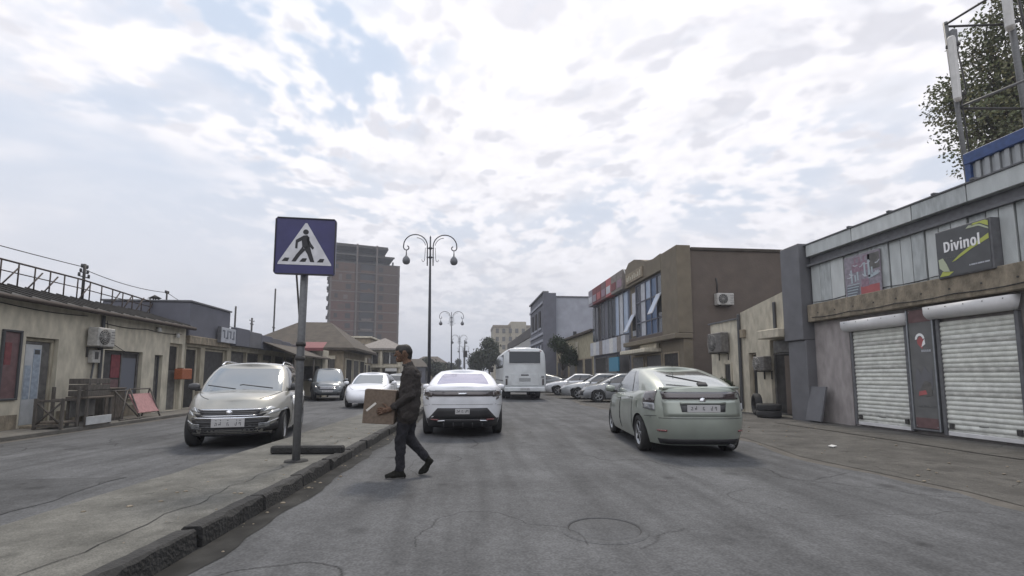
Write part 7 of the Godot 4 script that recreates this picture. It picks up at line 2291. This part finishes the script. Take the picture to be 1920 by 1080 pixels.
func people():
	var jacket = Color(0.075, 0.068, 0.066)
	var trousers = Color(0.05, 0.05, 0.056)
	var shoe = Color(0.03, 0.028, 0.027)
	var skin = Color(0.26, 0.165, 0.12)
	var t = thing("person", "person in dark jacket and trousers walking left, carrying a brown box", "person", Vector3(-0.80, 0.0, -6.48), 0.0)
	var V = func(x, y, z): return Vector3(x, y, z)
	var st = begin(true)
	var bones = []
	for z in [-0.105, 0.0, 0.105]:
		bones.append([V.call(0.09, 0.90, z), V.call(0.095, 1.08, z), 0.128, 0.126, jacket])
		bones.append([V.call(0.095, 1.08, z), V.call(0.11, 1.30, z), 0.126, 0.118, jacket])
	bones.append([V.call(0.095, 1.355, -0.155), V.call(0.095, 1.355, 0.155), 0.075, 0.075, jacket])
	bones.append([V.call(0.085, 1.38, 0), V.call(0.045, 1.50, 0), 0.062, 0.054, skin])
	bones.append([V.call(0.09, 1.385, 0), V.call(0.075, 1.425, 0), 0.082, 0.072, jacket])
	for z in [-0.12, 0.0, 0.12]: bones.append([V.call(0.085, 0.90, z), V.call(0.08, 0.80, z * 1.05), 0.132, 0.118, jacket])
	# legs
	for q in [[0.09, V.call(0.07, 0.90, 0.095), V.call(0.0, 0.475, 0.095), V.call(0.0, 0.095, 0.10)], [-0.09, V.call(0.09, 0.90, -0.095), V.call(0.085, 0.48, -0.095), V.call(0.325, 0.215, -0.09)]]:
		bones.append([q[1], q[2], 0.108, 0.070, trousers])
		bones.append([q[2], q[3].lerp(q[2], 0.12), 0.070, 0.058, trousers])
		bones.append([q[3].lerp(q[2], 0.3), q[3], 0.046, 0.042, shoe])
	bones.append([V.call(0.035, 0.045, 0.10), V.call(-0.08, 0.05, 0.105), 0.043, 0.042, shoe])
	bones.append([V.call(-0.08, 0.045, 0.105), V.call(-0.165, 0.032, 0.11), 0.042, 0.030, shoe])
	bones.append([V.call(0.365, 0.175, -0.09), V.call(0.30, 0.07, -0.095), 0.042, 0.042, shoe])
	bones.append([V.call(0.30, 0.07, -0.095), V.call(0.235, 0.032, -0.10), 0.042, 0.029, shoe])
	# arms reaching forward round the box
	for s in [1.0, -1.0]:
		bones.append([V.call(0.10, 1.34, 0.205 * s), V.call(0.13, 1.06, 0.265 * s), 0.068, 0.056, jacket])
		bones.append([V.call(0.13, 1.06, 0.265 * s), V.call(-0.07, 0.915, 0.225 * s), 0.056, 0.042, jacket])
		bones.append([V.call(-0.07, 0.915, 0.225 * s), V.call(-0.125, 0.885, 0.212 * s), 0.030, 0.027, skin])
	blob(st, bones, Vector3(-0.26, -0.03, -0.40), Vector3(0.50, 1.58, 0.40), 0.0115, 0.032, 0.020)
	# head on a grid of its own
	var hb = [[V.call(0.012, 1.605, 0), V.call(-0.012, 1.61, 0), 0.092, 0.086, skin], [V.call(-0.02, 1.56, 0), V.call(-0.045, 1.525, 0), 0.070, 0.045, skin],
		[V.call(0.045, 1.50, 0), V.call(0.03, 1.57, 0), 0.055, 0.06, skin], [V.call(-0.092, 1.592, 0), V.call(-0.112, 1.568, 0), 0.010, 0.014, skin],
		[V.call(-0.080, 1.533, -0.018), V.call(-0.080, 1.533, 0.018), 0.011, 0.011, Color(0.17, 0.085, 0.07)], [V.call(-0.074, 1.504, 0), V.call(-0.07, 1.508, 0), 0.018, 0.02, skin],
		[V.call(-0.088, 1.622, -0.03), V.call(-0.088, 1.622, 0.03), 0.012, 0.012, skin]]
	for s in [1, -1]:
		hb.append([V.call(0.015, 1.585, 0.086 * s), V.call(0.022, 1.61, 0.092 * s), 0.012, 0.018, skin])
		hb.append([V.call(-0.083, 1.603, 0.032 * s), V.call(-0.082, 1.603, 0.036 * s), 0.008, 0.008, Color(0.03, 0.025, 0.02)])
	blob(st, hb, Vector3(-0.16, 1.43, -0.14), Vector3(0.14, 1.74, 0.14), 0.005, 0.018)
	# hands flat against the box's sides, fingers forward, thumb on top
	for s in [1.0, -1.0]:
		var h = []
		var wz = 0.208 * s
		h.append([V.call(-0.12, 0.885, wz), V.call(-0.20, 0.872, 0.199 * s), 0.026, 0.024, skin])
		h.append([V.call(-0.13, 0.868, wz), V.call(-0.20, 0.85, 0.198 * s), 0.022, 0.020, skin])
		var fl = [0.070, 0.080, 0.076, 0.060]
		for k in 4:
			var base = V.call(-0.205, 0.895 - k * 0.0205, 0.197 * s)
			var dr = V.call(-1.0, 0.06 - 0.07 * k, 0.0).normalized()
			var p1 = base + dr * fl[k] * 0.5 + V.call(0, 0, 0.006 * s)
			var p2 = p1 + dr * fl[k] * 0.35 + V.call(0, -0.004, -0.003 * s)
			var p3 = p2 + dr * fl[k] * 0.25 + V.call(0, -0.006, -0.006 * s)
			h.append([base, p1, 0.0100, 0.0092, skin])
			h.append([p1, p2, 0.0092, 0.0085, skin])
			h.append([p2, p3, 0.0085, 0.0075, skin])
		h.append([V.call(-0.15, 0.895, 0.203 * s), V.call(-0.185, 0.930, 0.199 * s), 0.015, 0.011, skin])
		h.append([V.call(-0.185, 0.930, 0.199 * s), V.call(-0.215, 0.948, 0.196 * s), 0.011, 0.009, skin])
		blob(st, h, Vector3(-0.33, 0.77, minf(0.15 * s, 0.26 * s)), Vector3(-0.08, 0.99, maxf(0.15 * s, 0.26 * s)), 0.004, 0.008)
	part(t, "body", done(st), "skin_cloth")
	var hs = begin(true)
	var hair = Color(0.014, 0.012, 0.011)
	blob(hs, [[V.call(0.022, 1.635, 0), V.call(-0.035, 1.645, 0), 0.088, 0.070, hair], [V.call(0.045, 1.60, 0), V.call(0.055, 1.56, 0), 0.078, 0.060, hair], [V.call(-0.01, 1.62, 0.05), V.call(0.0, 1.60, 0.055), 0.045, 0.036, hair], [V.call(-0.01, 1.62, -0.05), V.call(0.0, 1.60, -0.055), 0.045, 0.036, hair]], Vector3(-0.16, 1.46, -0.15), Vector3(0.17, 1.77, 0.15), 0.007, 0.02)
	part(t, "hair", done(hs), "hair")
	var co = begin(true)
	var ring = []
	for k in 17:
		var q = TAU * k / 16.0
		ring.append(V.call(0.078 + 0.078 * cos(q), 1.428 - 0.018 * cos(q), 0.078 * sin(q)))
	tube(co, ring, 0.016, 6, false)
	part(t, "collar", done(co), "cloth_dark")
	for s in [1.0, -1.0]:
		part(t, "cuff", tube_mesh([V.call(-0.045, 0.933, 0.232 * s), V.call(-0.078, 0.912, 0.225 * s)], [0.047, 0.045], 10), "cloth_dark")
	part(t, "shoe_sole", tube_mesh([V.call(0.055, 0.012, 0.10), V.call(-0.06, 0.012, 0.104), V.call(-0.16, 0.012, 0.11)], [0.036, 0.040, 0.028], 8), "sole").scale = Vector3(1, 0.6, 1)
	# the box in the arms
	var b = thing("cardboard_box", "brown cardboard box carried in the walking person's arms", "box", Vector3(-1.065, 0.905, -6.48), 0.0)
	b.rotation.z = -0.06
	part(b, "carton", box_mesh(Vector3(0.39, 0.42, 0.365), 0.006), "cardboard")
	for s in [1, -1]: part(b, "top_flap", box_mesh(Vector3(0.385, 0.006, 0.178), 0.0), "cardboard", Vector3(0, 0.2145 + (0.002 if s > 0 else 0.0), 0.091 * s))
	part(b, "tape", box_mesh(Vector3(0.15, 0.026, 0.004), 0.0), "tape", Vector3(-0.10, 0.0, 0.1845), Vector3(0, 0, 0.75))
	part(b, "tape", box_mesh(Vector3(0.392, 0.004, 0.05), 0.0), "tape", Vector3(0, 0.221, 0))

# ------------------------------------------------------------------ trees
func twig_mesh(seed_, leaf):
	var r = RandomNumberGenerator.new()
	r.seed = seed_
	var st = begin(false)
	for k in 8:
		var base = Vector3(r.randf_range(-1, 1), r.randf_range(-1, 1), r.randf_range(-1, 1)) * leaf * 1.5
		var d = Vector3(r.randf_range(-1, 1), r.randf_range(-0.9, 0.5), r.randf_range(-1, 1)).normalized()
		var w = d.cross(Vector3(r.randf_range(-1, 1), r.randf_range(-1, 1), r.randf_range(-1, 1))).normalized() * leaf * 0.32
		var up = w.cross(d).normalized() * leaf * 0.08
		var tip = base + d * leaf
		var mid = base + d * leaf * 0.45
		tri(st, base, mid + w + up, tip, up)
		tri(st, base, tip, mid - w + up, up)
	return done(st)

func foliage_mat(key, c):
	var m = mat(key, c, 0.7, {"spec": 0.3})
	m.vertex_color_use_as_albedo = true
	m.backlight_enabled = true
	m.backlight = Color(c[0] * 0.8, c[1] * 0.9, c[2] * 0.5).linear_to_srgb()
	m.cull_mode = BaseMaterial3D.CULL_DISABLED
	return m

func make_tree(called, label, at, trunk_h, centre, rad, n, leaf, m, seed_, group = "", lobes = 16):
	var r = RandomNumberGenerator.new()
	r.seed = seed_
	var t = thing(called, label, "tree" if called != "shrub" else "shrub", at, 0.0, group)
	# lobes: sub-volumes that leave gaps between them
	var L = []
	for k in lobes:
		var d = Vector3(r.randfn(), r.randfn(), r.randfn()).normalized() * pow(r.randf(), 0.45)
		L.append([centre + d * rad * 0.78, r.randf_range(0.22, 0.40)])
	var tr = begin(true)
	var rb = rad.x * 0.06 + 0.03
	tube(tr, [Vector3.ZERO, Vector3(r.randf_range(-0.1, 0.1), trunk_h * 0.5, 0), Vector3(centre.x * 0.5, trunk_h, centre.z * 0.5)], [rb * 1.3, rb, rb * 0.85], 9)
	part(t, "trunk", done(tr), "bark")
	var top = Vector3(centre.x * 0.5, trunk_h, centre.z * 0.5)
	var limbs = begin(true)
	for l in L:
		var mid = top.lerp(l[0], 0.5) + Vector3(r.randf_range(-1, 1), r.randf_range(-0.5, 0.2), r.randf_range(-1, 1)) * rad.x * 0.08
		tube(limbs, [top, mid, l[0]], [rb * 0.5, rb * 0.28, rb * 0.08], 5)
		for k in (9 if rad.x > 4.0 else 3):
			var e = l[0] + Vector3(r.randfn(), r.randfn(), r.randfn()).normalized() * rad * l[1] * 0.8
			tube(limbs, [mid.lerp(l[0], minf(0.3 + 0.2 * k, 1.0)), e], [rb * 0.14, rb * 0.04], 4)
	part(t, "limbs", done(limbs), "bark")
	var mm = MultiMesh.new()
	mm.transform_format = MultiMesh.TRANSFORM_3D
	mm.use_colors = true
	mm.mesh = twig_mesh(seed_, leaf)
	mm.instance_count = n
	for i in n:
		var l = L[i % L.size()]
		var d = Vector3(r.randfn(), r.randfn(), r.randfn()).normalized() * pow(r.randf(), 0.5)
		var p = l[0] + d * rad * l[1]
		var b = Basis.from_euler(Vector3(r.randf() * TAU, r.randf() * TAU, r.randf() * TAU)).scaled(Vector3.ONE * r.randf_range(0.7, 1.25))
		mm.set_instance_transform(i, Transform3D(b, p))
		var v = r.randf_range(0.55, 1.3)
		mm.set_instance_color(i, Color(v * r.randf_range(0.9, 1.15), v, v * r.randf_range(0.8, 1.1)))
	var o = MultiMeshInstance3D.new()
	o.name = "crown"
	o.multimesh = mm
	o.material_override = M[m]
	t.add_child(o)
	o.set_meta("kind", "stuff")
	return t

func foliage():
	foliage_mat("leaf_olive", [0.15, 0.16, 0.095])
	foliage_mat("leaf_dark", [0.045, 0.058, 0.036])
	foliage_mat("leaf_far", [0.06, 0.07, 0.05])
	make_tree("leafy_tree", "tall leafy tree behind the antenna mast and clad shop", Vector3(24.4, 0, -16.5), 7.0, Vector3(-0.2, 12.8, 0), Vector3(4.6, 6.2, 4.2), 5600, 0.15, "leaf_olive", 21, "", 34)
	make_tree("street_tree", "dark tree in front of the low ochre shop", Vector3(9.0, 0, -43.5), 1.8, Vector3(0, 3.3, 0), Vector3(1.6, 1.7, 1.4), 900, 0.16, "leaf_dark", 22, "", 10)
	make_tree("street_tree", "spiky-leaved tree left of the bus at the street's end", Vector3(4.2, 0, -80), 2.4, Vector3(0, 5.0, 0), Vector3(2.6, 2.6, 2.0), 1200, 0.36, "leaf_far", 23, "", 12)
	make_tree("street_tree", "lower tree beside the bus, left of the spiky-leaved one", Vector3(2.4, 0, -84), 1.4, Vector3(0, 3.2, 0), Vector3(1.7, 1.9, 1.5), 700, 0.32, "leaf_far", 24, "", 8)
	var far = [[-5.6, 92, 2.2, 4.0, "round dark tree just left of the white saloon's roof"], [-8.6, 100, 2.6, 5.0, "dark distant tree behind the walking person"], [-3.4, 120, 1.8, 4.6, "thin distant tree close by the nearest lamp's post"], [-12.0, 112, 3.2, 5.0, "broad distant tree right of the pavilion house"], [-1.6, 140, 1.5, 6.0, "slender upright distant tree right of the nearest lamp's post"]]
	for i in far.size():
		var q = far[i]
		make_tree("distant_tree", q[4], Vector3(q[0], 0, -q[1]), q[3] * 0.4, Vector3(0, q[3] * 0.62, 0), Vector3(q[2], q[3] * 0.42, q[2]), 420, 0.42, "leaf_far", 30 + i, "distant trees at the street's end", 7)
	make_tree("shrub", "dark pot plant by the cream cottage's barred window", Vector3(9.75, 0.0, -17.3), 0.35, Vector3(0, 0.95, 0), Vector3(0.32, 0.42, 0.32), 160, 0.07, "leaf_dark", 41, "", 6)
